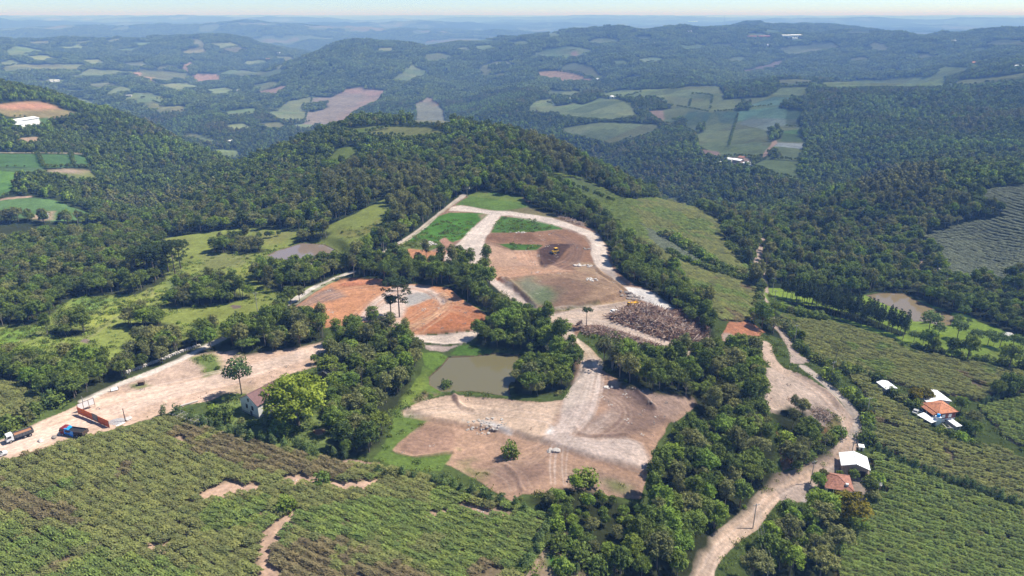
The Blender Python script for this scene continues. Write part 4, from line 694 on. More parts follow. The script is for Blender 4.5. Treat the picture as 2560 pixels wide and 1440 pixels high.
for k in range(3):                                  # plantation pines: bare stems, narrow tops
    rng = np.random.default_rng(280 + k); C, Rr, segs = [], [], [((0, 0, -.6), (0, 0, 12.5), .17, .05)]
    for z_ in np.arange(5.4, 12.6, .85):
        r_ = 1.75 * (1.08 - (z_ - 5.4) / 8.2) ** .8
        for j in range(4):
            a = j * 1.57 + z_ * 2.1 + rng.uniform(-.4, .4); C.append(np.array((r_ * .62 * math.cos(a), r_ * .62 * math.sin(a), z_ + rng.uniform(-.2, .3)))); Rr.append(max(.35, r_ * .52)); 
            if j % 2 == 0: segs.append(((0, 0, z_ - .2), tuple(C[-1]), .05, .02))
    proto(f'pine{k}', crown(290 + k, C, Rr, 62, .24, 0, .9), tubes(segs, 5), 'pine', 'bark', 12.6, 3.5)
for k in range(3):                                  # upright hedge shrubs
    rng = np.random.default_rng(300 + k); C = [np.array((rng.normal() * .28, rng.normal() * .28, z_)) for z_ in np.linspace(.7, 3.3, 8)]; Rr = [.92, 1.0, .98, .9, .8, .66, .5, .36]
    proto(f'upright{k}', crown(310 + k, C, Rr, 95, .16, .6, .7), tubes([((0, 0, -.3), (0, 0, 1.2), .07, .05)]), 'hedge', 'bark', 3.6, 2)
for k in range(3):                                  # spreading bushes
    C, Rr = dome(320 + k, 1.7, 1.45, .62, 16, .68, drop=-.75); cr = crown(330 + k, C, Rr, 100, .17); tr = tubes([((0, 0, -.4), tuple(c * .8), .07, .03) for c in C[:6]])
    for nm, lm in (('bush_dark', 'leaf'), ('bush_fresh', 'fresh'), ('bush_olive', 'olive')): proto(f'{nm}{k}', cr, tr, lm, 'bark', 2.1, 3.4)
for k in range(2):                                  # lawn trees: lollipop crowns on a clear stem
    C, Rr = dome(340 + k, 2.5, 1.9, 4.0, 16, .95, drop=-.35); proto(f'park{k}', crown(350 + k, C, Rr, 62, .22), limbs(360 + k, 2.6, C, .13), 'hedge', 'bark', 5.8, 5)
rng = np.random.default_rng(370); C = [np.array((1.5 * math.cos(a), 1.5 * math.sin(a), 7.2 - .5 * (j % 2))) for j, a in enumerate(np.linspace(0, 6.28, 11)[:-1])] + [np.array((0, 0, 7.6))]
proto('palm', crown(371, C, [.75] * 11, 60, .22, 0, 1, .6), tubes([((0, 0, -.4), (.2, 0, 7.2), .17, .12)] + [((.2, 0, 7.2), tuple(c), .04, .02) for c in C]), 'olive', 'bark_pale', 8, 5)

_copies = {}
def plant(pname, name, cat, x, y, s=1.0, label=None, group=None, sz=1.0, z=None, rot=None):
    cm, tm, h, w = PROTO[pname]
    o = empty(name, (x, y, gz(x, y) if z is None else z), R.uniform(0, 6.28) if rot is None else rot); o.scale = (s, s, s * sz)
    tag(o, label, cat, group)
    link('crown', cm, o)
    if tm is not None: link('trunk', tm, o)
    return o

# ---- sampled woods: the ones that show largest become trees of their own, the others one forest
ORD = ['first','second','third','fourth','fifth','sixth','seventh','eighth','ninth','tenth','eleventh','twelfth','thirteenth','fourteenth','fifteenth','sixteenth','seventeenth','eighteenth','nineteenth']
TENS = {2:'twent',3:'thirt',4:'fort',5:'fift',6:'sixt',7:'sevent',8:'eight',9:'ninet'}
def ordinal(n):
    if n <= 19: return ORD[n - 1]
    h = ('one hundred ' if n >= 100 else ''); n = n % 100 if n >= 100 else n
    if n == 0: return 'one hundredth'
    if n <= 19: return h + ORD[n - 1]
    return h + TENS[n // 10] + ('ieth' if n % 10 == 0 else 'y-' + ORD[n % 10 - 1])
MIX = dict(mixed=(('dark', 5, .5), ('fresh', 5, .17), ('olive', 5, .15), ('tall_dark', 3, .1), ('tall_olive', 3, .05), ('sparse', 2, .03)), dark=(('dark', 5, .5), ('tall_dark', 3, .36), ('fresh', 5, .06), ('tall_olive', 3, .05), ('sparse', 2, .03)),
           fresh=(('dark', 5, .4), ('fresh', 5, .36), ('olive', 5, .09), ('tall_dark', 3, .1), ('sparse', 2, .05)), scrub=(('fresh', 5, .3), ('dark', 5, .25), ('bush_fresh', 3, .2), ('bush_dark', 3, .15), ('olive', 5, .1)), dull=(('dark', 5, .4), ('olive', 5, .32), ('tall_olive', 3, .15), ('sparse', 2, .08), ('fresh', 5, .05)), euca=(('tall_olive', 3, .7), ('olive', 5, .3)), tufted=(('tufted', 2, .7), ('fresh', 5, .2), ('dark', 5, .1)))
def pick(kind, rng):
    u = rng.random(); 
    for nm, k, p in MIX[kind]:
        u -= p
        if u <= 0: return f'{nm}{rng.integers(k)}', nm
    return 'dark0', 'dark'
def inside(W, x, y):
    r = False; n = len(W)
    for k in range(n):
        x0, y0 = W[k]; x1, y1 = W[(k + 1) % n]
        if (y0 > y) != (y1 > y) and x < x0 + (y - y0) * (x1 - x0) / (y1 - y0): r = not r
    return r
def visible(x, y, top):
    fi, fj = gidx(np.asarray(x), np.asarray(y)); i = np.maximum(fi.astype(int) - 1, 0); j = fj.astype(int)
    d = np.hypot(x, y); return (ground(x, y) + top - CAMZ) / d >= RMAX[i, j]
def inframe(x, y, z, m=60):
    d0 = y * CP - (z - CAMZ) * SP; u = x / d0 * FPX + 1280; v = 720 - (y * SP + (z - CAMZ) * CP) / d0 * FPX
    return (u > -m) & (u < 2560 + m) & (v > -m) & (v < 1440 + m)
EUCA = [wpoly('F', p) for p in ([(800,480),(870,425),(1000,425),(1095,450),(1085,545),(990,590),(850,590)], [(2130,470),(2200,425),(2320,425),(2360,470),(2290,540),(2170,540)], [(1290,370),(1340,350),(1440,400),(1440,440),(1350,430)])]
CAND = []                                           # (apparent size, x, y, proto, tone, scale, wood)
rng = np.random.default_rng(5)
blocked = np.isin(CLS, (ROAD, TRACK, WATER, VINE, LAWN))
for wi, (W, sp, kind, info) in enumerate(WOODS):
    x0, y0 = W.min(0); x1, y1 = W.max(0); pts = []
    for gx_ in np.arange(x0, x1, sp):
        for k_, gy_ in enumerate(np.arange(y0, y1, sp * .92)):
            x = gx_ + (k_ % 2) * sp * .5 + rng.uniform(-.36, .36) * sp; y = gy_ + rng.uniform(-.36, .36) * sp
            if math.hypot(x, y) > 560 or not inside(W, x, y): continue
            fi, fj = gidx(np.array([x]), np.array([y]))
            if blocked[int(fi[0]), int(fj[0])]: continue
            p, nm = pick(kind, rng); s = rng.uniform(.62, 1.12) * (.55 if kind == 'scrub' and nm in ('fresh', 'dark', 'olive') else .95 if nm.startswith('tall') else 1)
            CAND.append((PROTO[p][2] * PROTO[p][3] * s * s / (x * x + y * y), x, y, p, nm, s, wi))
    TREES[(lambda w: (slice(w[0], w[1]), slice(w[2], w[3])))(window(W, 1))] &= ~(sdf(W, True, window(W, 1)) > 0)
CAND.sort(key=lambda c: -c[0])
solo = [c for c in CAND if inframe(c[1], c[2], gz(c[1], c[2]) + 4, 0)]
solo = solo[:268]; _solo = set(map(id, solo)); rest = [c for c in CAND if id(c) not in _solo]
TONE = dict(bush_fresh='low fresh-green', bush_dark='low dark', dark='dark green', fresh='fresh green', olive='dull olive', tall_dark='slender dark', tall_olive='slender olive', sparse='thin-crowned', tufted='tuft-crowned')
bywood = {}
for c in solo: bywood.setdefault(c[6], []).append(c)
for wi, cs in bywood.items():
    nm, lm, lp = WOODS[wi][3]; lx, ly, lz = at(*lp)
    cs.sort(key=lambda c: (c[1] - lx) ** 2 + (c[2] - ly) ** 2); cnt = {}
    for c in cs:
        cnt[c[4]] = cnt.get(c[4], 0) + 1; k = cnt[c[4]]
        lab = f"{TONE[c[4]]} tree in {nm}, " + (f"nearest {lm}" if k == 1 else f"{ordinal(k)} from {lm}")
        plant(c[3], 'broadleaf_tree', 'tree', c[1], c[2], c[5], lab, 'trees in ' + nm, rng.uniform(.9, 1.15))

# ---- instanced masses
def mass(name, pts, rot, scl, idx, meshes, label=None):
    me = bpy.data.meshes.new(name); me.vertices.add(len(pts)); me.vertices.foreach_set('co', np.asarray(pts, np.float32).ravel())
    for an, ty, dat in (('turn', 'FLOAT_VECTOR', rot), ('size', 'FLOAT_VECTOR', scl)):
        a = me.attributes.new(an, ty, 'POINT'); a.data.foreach_set('vector', np.asarray(dat, np.float32).ravel())
    a = me.attributes.new('sort', 'INT', 'POINT'); a.data.foreach_set('value', np.asarray(idx, np.int32))
    o = link(name, me); tag(o, label, None, None, 'stuff')
    ng = bpy.data.node_groups.new(name, 'GeometryNodeTree'); ng.interface.new_socket('Geometry', in_out='INPUT', socket_type='NodeSocketGeometry'); ng.interface.new_socket('Geometry', in_out='OUTPUT', socket_type='NodeSocketGeometry')
    n, l = ng.nodes, ng.links; gi = n.new('NodeGroupInput'); go = n.new('NodeGroupOutput')
    def attr(nm, ty): a = n.new('GeometryNodeInputNamedAttribute'); a.data_type = ty; a.inputs[0].default_value = nm; return a.outputs[0]
    prev = gi.outputs[0]; join = n.new('GeometryNodeJoinGeometry')
    for k, src in enumerate(meshes):
        so = bpy.data.objects.new(name + '_kind', src)          # only a holder of the mesh, never in the scene
        oi = n.new('GeometryNodeObjectInfo'); oi.inputs['Object'].default_value = so; oi.inputs['As Instance'].default_value = False
        iop = n.new('GeometryNodeInstanceOnPoints'); l.new(prev, iop.inputs['Points']); l.new(oi.outputs['Geometry'], iop.inputs['Instance'])
        cmp_ = n.new('FunctionNodeCompare'); cmp_.data_type = 'INT'; cmp_.operation = 'EQUAL'; l.new(attr('sort', 'INT'), cmp_.inputs[2]); cmp_.inputs[3].default_value = k; l.new(cmp_.outputs[0], iop.inputs['Selection'])
        l.new(attr('turn', 'FLOAT_VECTOR'), iop.inputs['Rotation']); l.new(attr('size', 'FLOAT_VECTOR'), iop.inputs['Scale']); l.new(iop.outputs[0], join.inputs[0])
    l.new(join.outputs[0], go.inputs[0])
    md = o.modifiers.new('scatter', 'NODES'); md.node_group = ng
    return o
def join_mesh(name, parts, mats):
    co, q, t, mi = [], [], [], []; o = 0
    for c, f, tn, m in parts:
        co.append(c); q.append(np.asarray(f) + o); t.append(tn); mi.append(np.full(len(f), m)); o += len(c)
    me = np_mesh(name, np.concatenate(co), np.concatenate(q), mats, np.concatenate(t)); me.polygons.foreach_set('material_index', np.concatenate(mi).astype(np.int32)); return me
def whole(pname):
    cm, tm, h, w = PROTO[pname]
    def arr(me):
        c = np.zeros(len(me.vertices) * 3, np.float32); me.vertices.foreach_get('co', c); f = np.zeros(len(me.loops), np.int32); me.loops.foreach_get('vertex_index', f); return c.reshape(-1, 3), f.reshape(-1, 4)
    c, f = arr(cm); t = np.zeros(len(c), np.float32); cm.attributes['tone'].data.foreach_get('value', t); parts = [(c, f, t, 0)]
    if tm is not None: c2, f2 = arr(tm); parts.append((c2, f2, np.zeros(len(c2)), 1))
    return join_mesh('forest_tree', parts, [cm.materials[0], tm.materials[0] if tm else cm.materials[0]])
near_kinds = [f'{a}{k}' for a, n_ in (('dark', 5), ('fresh', 5), ('olive', 5), ('tall_dark', 3), ('tall_olive', 3), ('sparse', 2), ('tufted', 2), ('bush_fresh', 3), ('bush_dark', 3)) for k in range(n_)]
meshes = [whole(p) for p in near_kinds]; kid = {p: k for k, p in enumerate(near_kinds)}
mid0 = len(meshes)
for k in range(6):                                  # mid-distance trees: fewer, larger leaf faces
    C, Rr = dome(400 + k, (3.8, 4.2, 3.4, 3.0, 4.0, 3.5)[k], (3.4, 3.2, 3.8, 4.2, 3.6, 4.0)[k], 5.0, 16, 1.35, .1, -.35); co, q, t = crown(410 + k, C, Rr, 13, .62, .4, .6)
    meshes.append(join_mesh('forest_tree', [(co, q, t, 0)], [M[('leaf', 'leaf', 'leaf', 'fresh', 'olive', 'olive')[k]]]))
far0 = len(meshes)
for k in range(4):                                  # far wood: a handful of crowns together
    rg = np.random.default_rng(500 + k); parts = []
    for gx_ in range(4):
        for gy_ in range(4):
            C, Rr = dome(510 + k * 16 + gx_ * 4 + gy_, rg.uniform(3, 4.6), rg.uniform(3, 4.8), 4.6, 7, 1.9, 0, -.2); co, q, t = crown(600 + k * 16 + gx_ * 4 + gy_, C, Rr, 4.2, 1.15, .5, .5)
            co = co * rg.uniform(.75, 1.3) + np.array((gx_ * 7 - 10.5 + rg.uniform(-2, 2), gy_ * 7 - 10.5 + rg.uniform(-2, 2), 0)); parts.append((co, q, np.clip(t * .6 + rg.uniform(0, .5), 0, 1), 0))
    meshes.append(join_mesh('forest_patch', parts, [M['leaf']]))
P_, T_, S_, I_ = [], [], [], []
for c in rest:
    P_.append((c[1], c[2], gz(c[1], c[2]))); T_.append((0, 0, R.uniform(0, 6.28))); S_.append((c[5],) * 3); I_.append(kid[c[3]])
# open ground seen behind the wood: trees in front of it stay low enough not to hide it
_open = (~TREES) & (SLOPE >= RMAX - 1e-6); NXT = np.where(_open, SLOPE, np.inf)
NXT = np.minimum.accumulate(NXT[::-1], axis=0)[::-1]; NXT = np.vstack([NXT[1:], NXT[-1:]])
def fit(x, y, z, h):
    fi, fj = gidx(x, y); room = NXT[np.minimum(fi.astype(int) + 1, NRW - 1), fj.astype(int)] * np.hypot(x, y) + CAMZ - z
    return np.where(FREE[fi.astype(int), fj.astype(int)], 1.0, np.clip((room + 1.5) / h, .16, 1))
def sample(d0, d1, sp, top, seed):
    rg = np.random.default_rng(seed); xs = np.arange(-d1 * .85, d1 * .85, sp); ys = np.arange(d0 * .6, d1, sp * .92); gx_, gy_ = np.meshgrid(xs, ys); gx_ = gx_ + (np.arange(len(ys)) % 2)[:, None] * sp * .5
    x = (gx_ + rg.uniform(-.38, .38, gx_.shape) * sp).ravel(); y = (gy_ + rg.uniform(-.38, .38, gx_.shape) * sp).ravel(); d = np.hypot(x, y); a = np.abs(np.arctan2(x, y))
    k = (d > d0) & (d < d1) & (a < math.radians(47)); x, y = x[k], y[k]
    fi, fj = gidx(x, y); k = TREES[fi.astype(int), fj.astype(int)]; x, y = x[k], y[k]; k = visible(x, y, top); return x[k], y[k], rg
x, y, rg = sample(300, 620, 5.6, 26, 1)
for a, b, z in zip(x, y, ground(x, y)):
    nz = fbm(np.array([a]), np.array([b]), 70, 2, 90)[0]; p, nm = pick('euca' if any(inside(w_z, a, b) for w_z in EUCA) and rg.random() < .75 else 'mixed' if nz > 0 else 'dull' if nz > -.3 else 'fresh', rg); s = rg.uniform(.55, 1.2); P_.append((a, b, z)); T_.append((0, 0, rg.uniform(0, 6.28))); S_.append((s, s, s * rg.uniform(.9, 1.2))); I_.append(kid[p])
x, y, rg = sample(620, 1900, 6.0, 28, 2)
for a, b, z, lo in zip(x, y, ground(x, y), fit(x, y, ground(x, y), 9.5)):
    s = min(.58 + .95 * rg.random() ** 2.2, max(lo, .16) * rg.uniform(.8, 1.2)); P_.append((a, b, z - .3)); T_.append((0, 0, rg.uniform(0, 6.28))); S_.append((s, s, s * rg.uniform(.85, 1.25))); nz = fbm(np.array([a]), np.array([b]), 130, 2, 94)[0] + rg.normal() * .22; I_.append(mid0 + (5 if any(inside(w_z, a, b) for w_z in EUCA) else 3 if nz > .24 else 5 if nz < -.45 else rg.integers(3)))
n_mid = len(P_)
x, y, rg = sample(1900, 7500, 25, 34, 3)
e = 12.0; gxs = (ground(x + e, y) - ground(x - e, y)) / (2 * e); gys = (ground(x, y + e) - ground(x, y - e)) / (2 * e)
for a, b, z, tx, ty, lo in zip(x, y, ground(x, y), gxs, gys, fit(x, y, ground(x, y), 11)):
    P_.append((a, b, z - .6)); T_.append((math.atan(ty), -math.atan(tx), 0)); f = rg.choice((-1, 1)); S_.append((1, 1, lo * rg.uniform(.8, 1.2))); I_.append(far0 + rg.integers(4))
HEDGEFAR = [('T3', [(355,800),(480,790)]), ('T3', [(600,770),(820,745)]), ('T3', [(220,670),(340,690)]), ('T3', [(210,650),(180,760)]), ('T3', [(345,690),(330,775)]), ('T3', [(0,745),(180,775),(310,800)]), ('T3', [(525,820),(500,900),(460,1040)]), ('T3', [(840,610),(1040,608)]), ('T3', [(800,1140),(980,1140)]), ('T3', [(860,905),(950,908)]), ('T3', [(280,880),(240,950)]),
 ('T2', [(1440,515),(1620,515),(1780,530),(1860,560)]), ('T2', [(1900,862),(2330,870)]), ('T2', [(2000,695),(2160,760)]), ('T2', [(1450,715),(1560,745)]), ('T2', [(1620,505),(1640,470)]), ('T2', [(2080,690),(2250,650),(2440,635)]), ('T1', [(270,1095),(310,1190)]), ('T1', [(510,1100),(525,1190)]), ('T1', [(60,1080),(300,1083),(580,1095)]), ('T1', [(310,1200),(640,1195)]), ('T1', [(1560,345),(1640,385)]), ('T1', [(1290,390),(1470,375)]), ('T1', [(1000,700),(1180,710)]), ('T2', [(60,930),(180,960)]), ('T2', [(240,945),(400,915)]), ('T2', [(250,965),(520,968)]), ('M2', [(1690,20),(1800,60),(2000,130)]), ('F', [(640,600),(700,590)])]
for t, p in FARP:
    p = px_(t, p)
    for q0, q1 in zip(p, p[1:] + p[:1]):
        if R.random() < .45 and abs(q0[0] - q1[0]) > 8: HEDGEFAR.append(('F', [q0, q1]))
for t, p in HEDGEFAR:
    W = wpoly(t, p, False); 
    for (ax, ay), (bx, by) in zip(W[:-1], W[1:]):
        L = math.hypot(bx - ax, by - ay)
        if L > 250: continue
        far_ = math.hypot(ax, ay); st_ = 4.5 if far_ < 1500 else 7.5
        for k in range(int(L / st_) + 1):
            if far_ > 1300 and fbm(np.array([ax + k * st_]), np.array([ay]), 60, 1, 19)[0] < -.12: continue
            q = min(1, (k + .5) * st_ / max(L, st_)); xx, yy = ax + (bx - ax) * q + R.uniform(-.8, .8), ay + (by - ay) * q + R.uniform(-.8, .8); s = R.uniform(.42, .62) * (1 if far_ < 1500 else 1.35); P_.append((xx, yy, gz(xx, yy) - .4)); T_.append((0, 0, R.uniform(0, 6))); S_.append((s, s, s * 1.1)); I_.append(mid0 + R.randrange(3))
mass('forest', P_, T_, S_, I_, meshes, 'dense subtropical forest covering the mound, valleys and far hillsides')
print('FOREST', len(rest), n_mid, len(P_), 'solo', len(solo), 'cand', len(CAND))

# ---- vines: leafy rows hung on overhead wires
def vine_patch(seed, lm):
    rg = np.random.default_rng(seed); n = 260; c = np.c_[rg.uniform(-1.5, 1.5, n), rg.uniform(-1.2, 1.2, n), np.zeros(n)]; c[:, 1] = np.clip(c[:, 1], -1.5, 1.5)
    c[:, 2] = .42 * np.exp(-(c[:, 1] / .7) ** 2)
    for k in range(4):
        ax, ay, h, r = rg.uniform(-1.5, 1.5), rg.uniform(-1.3, 1.3), rg.uniform(.05, .24), rg.uniform(.3, .8); c[:, 2] += h * np.exp(-((c[:, 0] - ax) ** 2 + (c[:, 1] - ay) ** 2) / r ** 2)
    t = np.clip(.35 + .3 * c[:, 2] + rg.normal(size=n) * .2, 0, 1); c[:, 2] += 1.05 + rg.uniform(-.3, .15, n)
    nn = unit(np.c_[rg.normal(size=(n, 2)) * .45, np.ones(n)]); a_ = np.c_[np.ones(n), rg.normal(size=n) * .45, rg.normal(size=n) * .2]; a_ = unit(a_ - (a_ * nn).sum(1)[:, None] * nn); b_ = np.cross(nn, a_); sz_ = rg.uniform(.7, 1.4, n)[:, None]; a_ = a_ * .30 * sz_; b_ = b_ * .115 * sz_; co = np.stack([c - a_ - b_ * .4, c - b_, c + a_ + b_ * .3, c + b_], 1).reshape(-1, 3); q = np.arange(4 * n).reshape(-1, 4); return join_mesh('vine_patch', [(co, q, np.repeat(t, 4), 0)], [M[lm]])
vm = [vine_patch(700 + k, 'vine') for k in range(4)] + [vine_patch(710 + k, 'vine_green') for k in range(4)] + [vine_patch(720 + k, 'vine_rust') for k in range(3)] + [vine_patch(730 + k, 'vine_grey') for k in range(3)]
def inside_many(W, x, y):
    r = np.zeros(len(x), bool); n = len(W)
    for k in range(n):
        x0, y0 = W[k]; x1, y1 = W[(k + 1) % n]
        if abs(y1 - y0) > 1e-9: r ^= ((y0 > y) != (y1 > y)) & (x < x0 + (y - y0) * (x1 - x0) / (y1 - y0))
    return r
for vi, (W, kind, label, ang, sp) in enumerate(VINES):
    rg = np.random.default_rng(800 + vi); ca_, sa_ = math.cos(ang), math.sin(ang); U = W @ np.array([[ca_, -sa_], [sa_, ca_]]); (u0, v0), (u1, v1) = U.min(0), U.max(0); k_ = sp / 2.4
    gu, gv = np.meshgrid(np.arange(u0, u1, 2.15 * k_), np.arange(v0, v1, 2.45 * k_)); u = (gu + rg.uniform(-.5, .5, gu.shape)).ravel(); v = (gv + rg.uniform(-.4, .4, gu.shape) + .7 * fbm(gu, gv, 30, 2, 15)).ravel(); x = u * ca_ - v * sa_; y = u * sa_ + v * ca_
    d = np.hypot(x, y); k = (np.abs(np.arctan2(x, y)) < math.radians(47)) & (d > 95); x, y = x[k], y[k]; fi, fj = gidx(x, y); k = (CLS[fi.astype(int), fj.astype(int)] == VINE) & inside_many(W, x, y); x, y = x[k], y[k]; z = ground(x, y)
    n1 = fbm(x, y, 45, 3, 71); n2 = fbm(x, y, 14, 2, 75); keep = n2 + .4 * n1 > (-.58 if kind < 3 else -.8)
    if kind == 0:
        g = np.where(n1 + .5 * n2 > .42, 1, 0); g = np.where(n1 + .6 * n2 < -.45, 2, g)
        for Wz, gg in ZONES: m_ = inside_many(Wz, x, y) & (n2 + .5 * n1 > -.35); g = np.where(m_, gg, g)
    elif kind == 1: g = np.where(n1 + .5 * n2 > -.5, 1, 0)
    elif kind == 2: g = np.where(n1 + .5 * n2 > .38, 1, 0); g = np.where((n1 + .6 * n2 < -.5), 2, g)
    elif kind == 6: g = np.where(n1 + .5 * n2 > .1, 1, 0)
    elif kind == 4: g = np.full(len(x), 3)
    else: g = np.ones(len(x), int)
    idx = np.select([g == 0, g == 1, g == 2], [rg.integers(0, 4, len(x)), 4 + rg.integers(0, 4, len(x)), 8 + rg.integers(0, 3, len(x))], 11 + rg.integers(0, 3, len(x)))
    s = rg.uniform(.88, 1.12, len(x)) * k_; rot = np.c_[np.zeros((len(x), 2)), ang + rg.integers(0, 2, len(x)) * math.pi + rg.uniform(-.12, .12, len(x))]
    mass('vineyard', np.c_[x, y, z][keep], rot[keep], np.c_[s, s, s * rg.uniform(.8, 1.12, len(x)) * (1 if sp < 2.8 else .6)][keep], idx[keep], vm, label); print('VINE', keep.sum())
# ------------------------------------------------------------------ building blocks
M['stone_mid'] = plain('weathered_stone', (.40,.365,.33), .9, var=.25, scale=1.2)
class MB:
    """collects shapes into one mesh"""
    def __init__(s): s.v = []; s.f = []
    def add(s, v, f): o = len(s.v); s.v += [tuple(map(float, p)) for p in v]; s.f += [tuple(i + o for i in q) for q in f]; return s
    def box(s, x0, x1, y0, y1, z0, z1): return s.add([(x0,y0,z0),(x1,y0,z0),(x1,y1,z0),(x0,y1,z0),(x0,y0,z1),(x1,y0,z1),(x1,y1,z1),(x0,y1,z1)], [(3,2,1,0),(4,5,6,7),(0,1,5,4),(1,2,6,5),(2,3,7,6),(3,0,4,7)])
    def prism(s, pts, y0, y1):           # outline in x,z carried along y
        n = len(pts); s.add([(x, y0, z) for x, z in pts] + [(x, y1, z) for x, z in pts], [tuple(range(n))[::1], tuple(range(2 * n - 1, n - 1, -1))] + [((k + 1) % n, k, n + k, n + (k + 1) % n) for k in range(n)]); return s
    def slab(s, q, t):                   # quad or triangle with thickness downward
        n = len(q); return s.add(list(q) + [(x, y, z - t) for x, y, z in q], [tuple(range(n)), tuple(range(2 * n - 1, n - 1, -1))] + [((k + 1) % n, k, n + k, n + (k + 1) % n) for k in range(n)])
    def tube(s, p0, p1, r0, r1=None, n=7):
        co, q = tubes([(p0, p1, r0, r0 if r1 is None else r1)], n); o = len(s.v); s.add(co, q.tolist()); s.f.append(tuple(o + k for k in range(n - 1, -1, -1))); s.f.append(tuple(o + n + k for k in range(n))); return s
    def wheel(s, x, y, z, r, w, n=14): return s.tube((x, y - w / 2, z), (x, y + w / 2, z), r, r, n)
    def build(s, name, m, parent=None, loc=None):
        me = bpy.data.meshes.new(name); me.from_pydata(s.v, [], s.f); me.materials.append(m); me.update()
        bm_fix(me); return link(name, me, parent, loc)
import bmesh
def bm_fix(me):
    b = bmesh.new(); b.from_mesh(me); bmesh.ops.recalc_face_normals(b, faces=b.faces); b.to_mesh(me); b.free()
def frame_at(pa, pb, back=0.0):
    a = at(*pa); b = at(*pb); return a, b, math.hypot(b[0] - a[0], b[1] - a[1]), math.atan2(b[1] - a[1], b[0] - a[0])
def house(name, label, cat, pa, pb, depth, h, rise, wall, roof, style='gable', over=.45, wins=(), door=None, group=None, w=None, extra=None):
    """walls between two ground points (front), going back by depth; wins: (side, position along it, sill, width, height)"""
    a, b, ww, rz = frame_at(pa, pb); w = w or ww; w = max(w, 1.0)
    cx = (a[0] + b[0]) / 2 - math.sin(rz) * depth / 2; cy = (a[1] + b[1]) / 2 + math.cos(rz) * depth / 2
    zs = [gz(cx + sx * w / 2 * math.cos(rz) - sy * depth / 2 * math.sin(rz), cy + sx * w / 2 * math.sin(rz) + sy * depth / 2 * math.cos(rz)) for sx in (-1, 1) for sy in (-1, 1)]
    z0 = (min(zs) + max(zs)) / 2
    o = empty(name, (cx, cy, z0), rz); tag(o, label, cat, group); x, y = w / 2, depth / 2; lo = min(zs) - z0 - .6
    wl_ = MB()
    if style == 'gable': wl_.prism([(-x, lo), (x, lo), (x, h), (0, h + rise - .02), (-x, h)], -y, y)
    elif style == 'side': wl_.add([(-x,-y,lo),(x,-y,lo),(x,y,lo),(-x,y,lo),(-x,-y,h),(x,-y,h),(x,y,h),(-x,y,h),(-x,0,h+rise-.02),(x,0,h+rise-.02)], [(3,2,1,0),(0,1,5,4),(2,3,7,6),(1,2,6,9,5),(3,0,4,8,7),(4,5,9,8),(6,7,8,9)])
    else: wl_.box(-x, x, -y, y, lo, h)
    wl_.build('wall', M[wall], o)
    rf = MB(); e = over; t = .14; k = rise / (x if style == 'gable' else y)
    if style == 'gable':
        for s_ in (-1, 1): rf.slab([(s_ * (x + e), -y - e, h - e * k + t), (s_ * (x + e), y + e, h - e * k + t), (0, y + e, h + rise + t), (0, -y - e, h + rise + t)], t)
    elif style == 'side':
        for s_ in (-1, 1): rf.slab([(-x - e, s_ * (y + e), h - e * k + t), (x + e, s_ * (y + e), h - e * k + t), (x + e, 0, h + rise + t), (-x - e, 0, h + rise + t)], t)
    elif style == 'hip':
        r = max(0.15, abs(x - y)); X_, Y_ = x + e, y + e; hz = h + .02
        p = [(-X_, -Y_, hz), (X_, -Y_, hz), (X_, Y_, hz), (-X_, Y_, hz)]
        if x >= y: q0, q1 = (-r, 0, h + rise), (r, 0, h + rise); fs = [(0, 1, 5, 4), (1, 2, 5), (2, 3, 4, 5), (3, 0, 4)]
        else: q0, q1 = (0, -r, h + rise), (0, r, h + rise); fs = [(0, 1, 4), (1, 2, 5, 4), (2, 3, 5), (3, 0, 4, 5)]
        rf.add(p + [q0, q1], fs + [(3, 2, 1, 0)])
    else: rf.slab([(-x - e, -y - e, h + .1), (x + e, -y - e, h + .1), (x + e, y + e, h + rise + .1), (-x - e, y + e, h + rise + .1)], .12)
    rfo = rf.build('roof', M[roof], o)
    if style in ('hip', 'gable', 'side') and depth > 6 and ww * 1750 / max(a[1], 1) > 30:
        rd = MB()
        if style == 'gable': rd.tube((0, -y - e, h + rise + t), (0, y + e, h + rise + t), .11)
        elif style == 'side': rd.tube((-x - e, 0, h + rise + t), (x + e, 0, h + rise + t), .11)
        else:
            rd.tube(q0, q1, .12)
            for c_, q_ in ((p[0], q0), (p[1], q1 if x >= y else q0), (p[2], q1), (p[3], q0 if x >= y else q1)): rd.tube(c_, q_, .1)
        rd.build('ridge_cap', M[roof], rfo)
    def place(side, pos, z, ww_, hh, mname, nm):
        f = MB(); p_ = .05
        if side == 'f': f.box(pos - ww_ / 2, pos + ww_ / 2, -y - p_, -y + .1, z, z + hh)
        elif side == 'r': f.box(x - .1, x + p_, pos - ww_ / 2, pos + ww_ / 2, z, z + hh)
        elif side == 'l': f.box(-x - p_, -x + .1, pos - ww_ / 2, pos + ww_ / 2, z, z + hh)
        return f.build(nm, M[mname], o)
    for it in wins:
        side, pos, z, a_, b_ = it[:5]; pn = place(side, pos, z, a_, b_, it[5] if len(it) > 5 else 'glass', 'window')
        fr = MB(); q_ = .07
        for u0, u1, v0, v1 in ((-a_/2-.1, a_/2+.1, -.1, 0), (-a_/2-.1, a_/2+.1, b_, b_+.1), (-a_/2-.1, -a_/2, 0, b_), (a_/2, a_/2+.1, 0, b_)):
            if side == 'f': fr.box(pos + u0, pos + u1, -y - q_, -y + .06, z + v0, z + v1)
            elif side == 'r': fr.box(x - .06, x + q_, pos + u0, pos + u1, z + v0, z + v1)
            else: fr.box(-x - q_, -x + .06, pos + u0, pos + u1, z + v0, z + v1)
        fr.build('frame', M['wood_dark' if len(it) < 7 else it[6]], pn)
    if door: place(door[0], door[1], max(lo, 0) , door[2], door[3], door[4] if len(door) > 4 else 'wood_dark', 'door')
    if extra: extra(o, x, y, h, rise, lo)
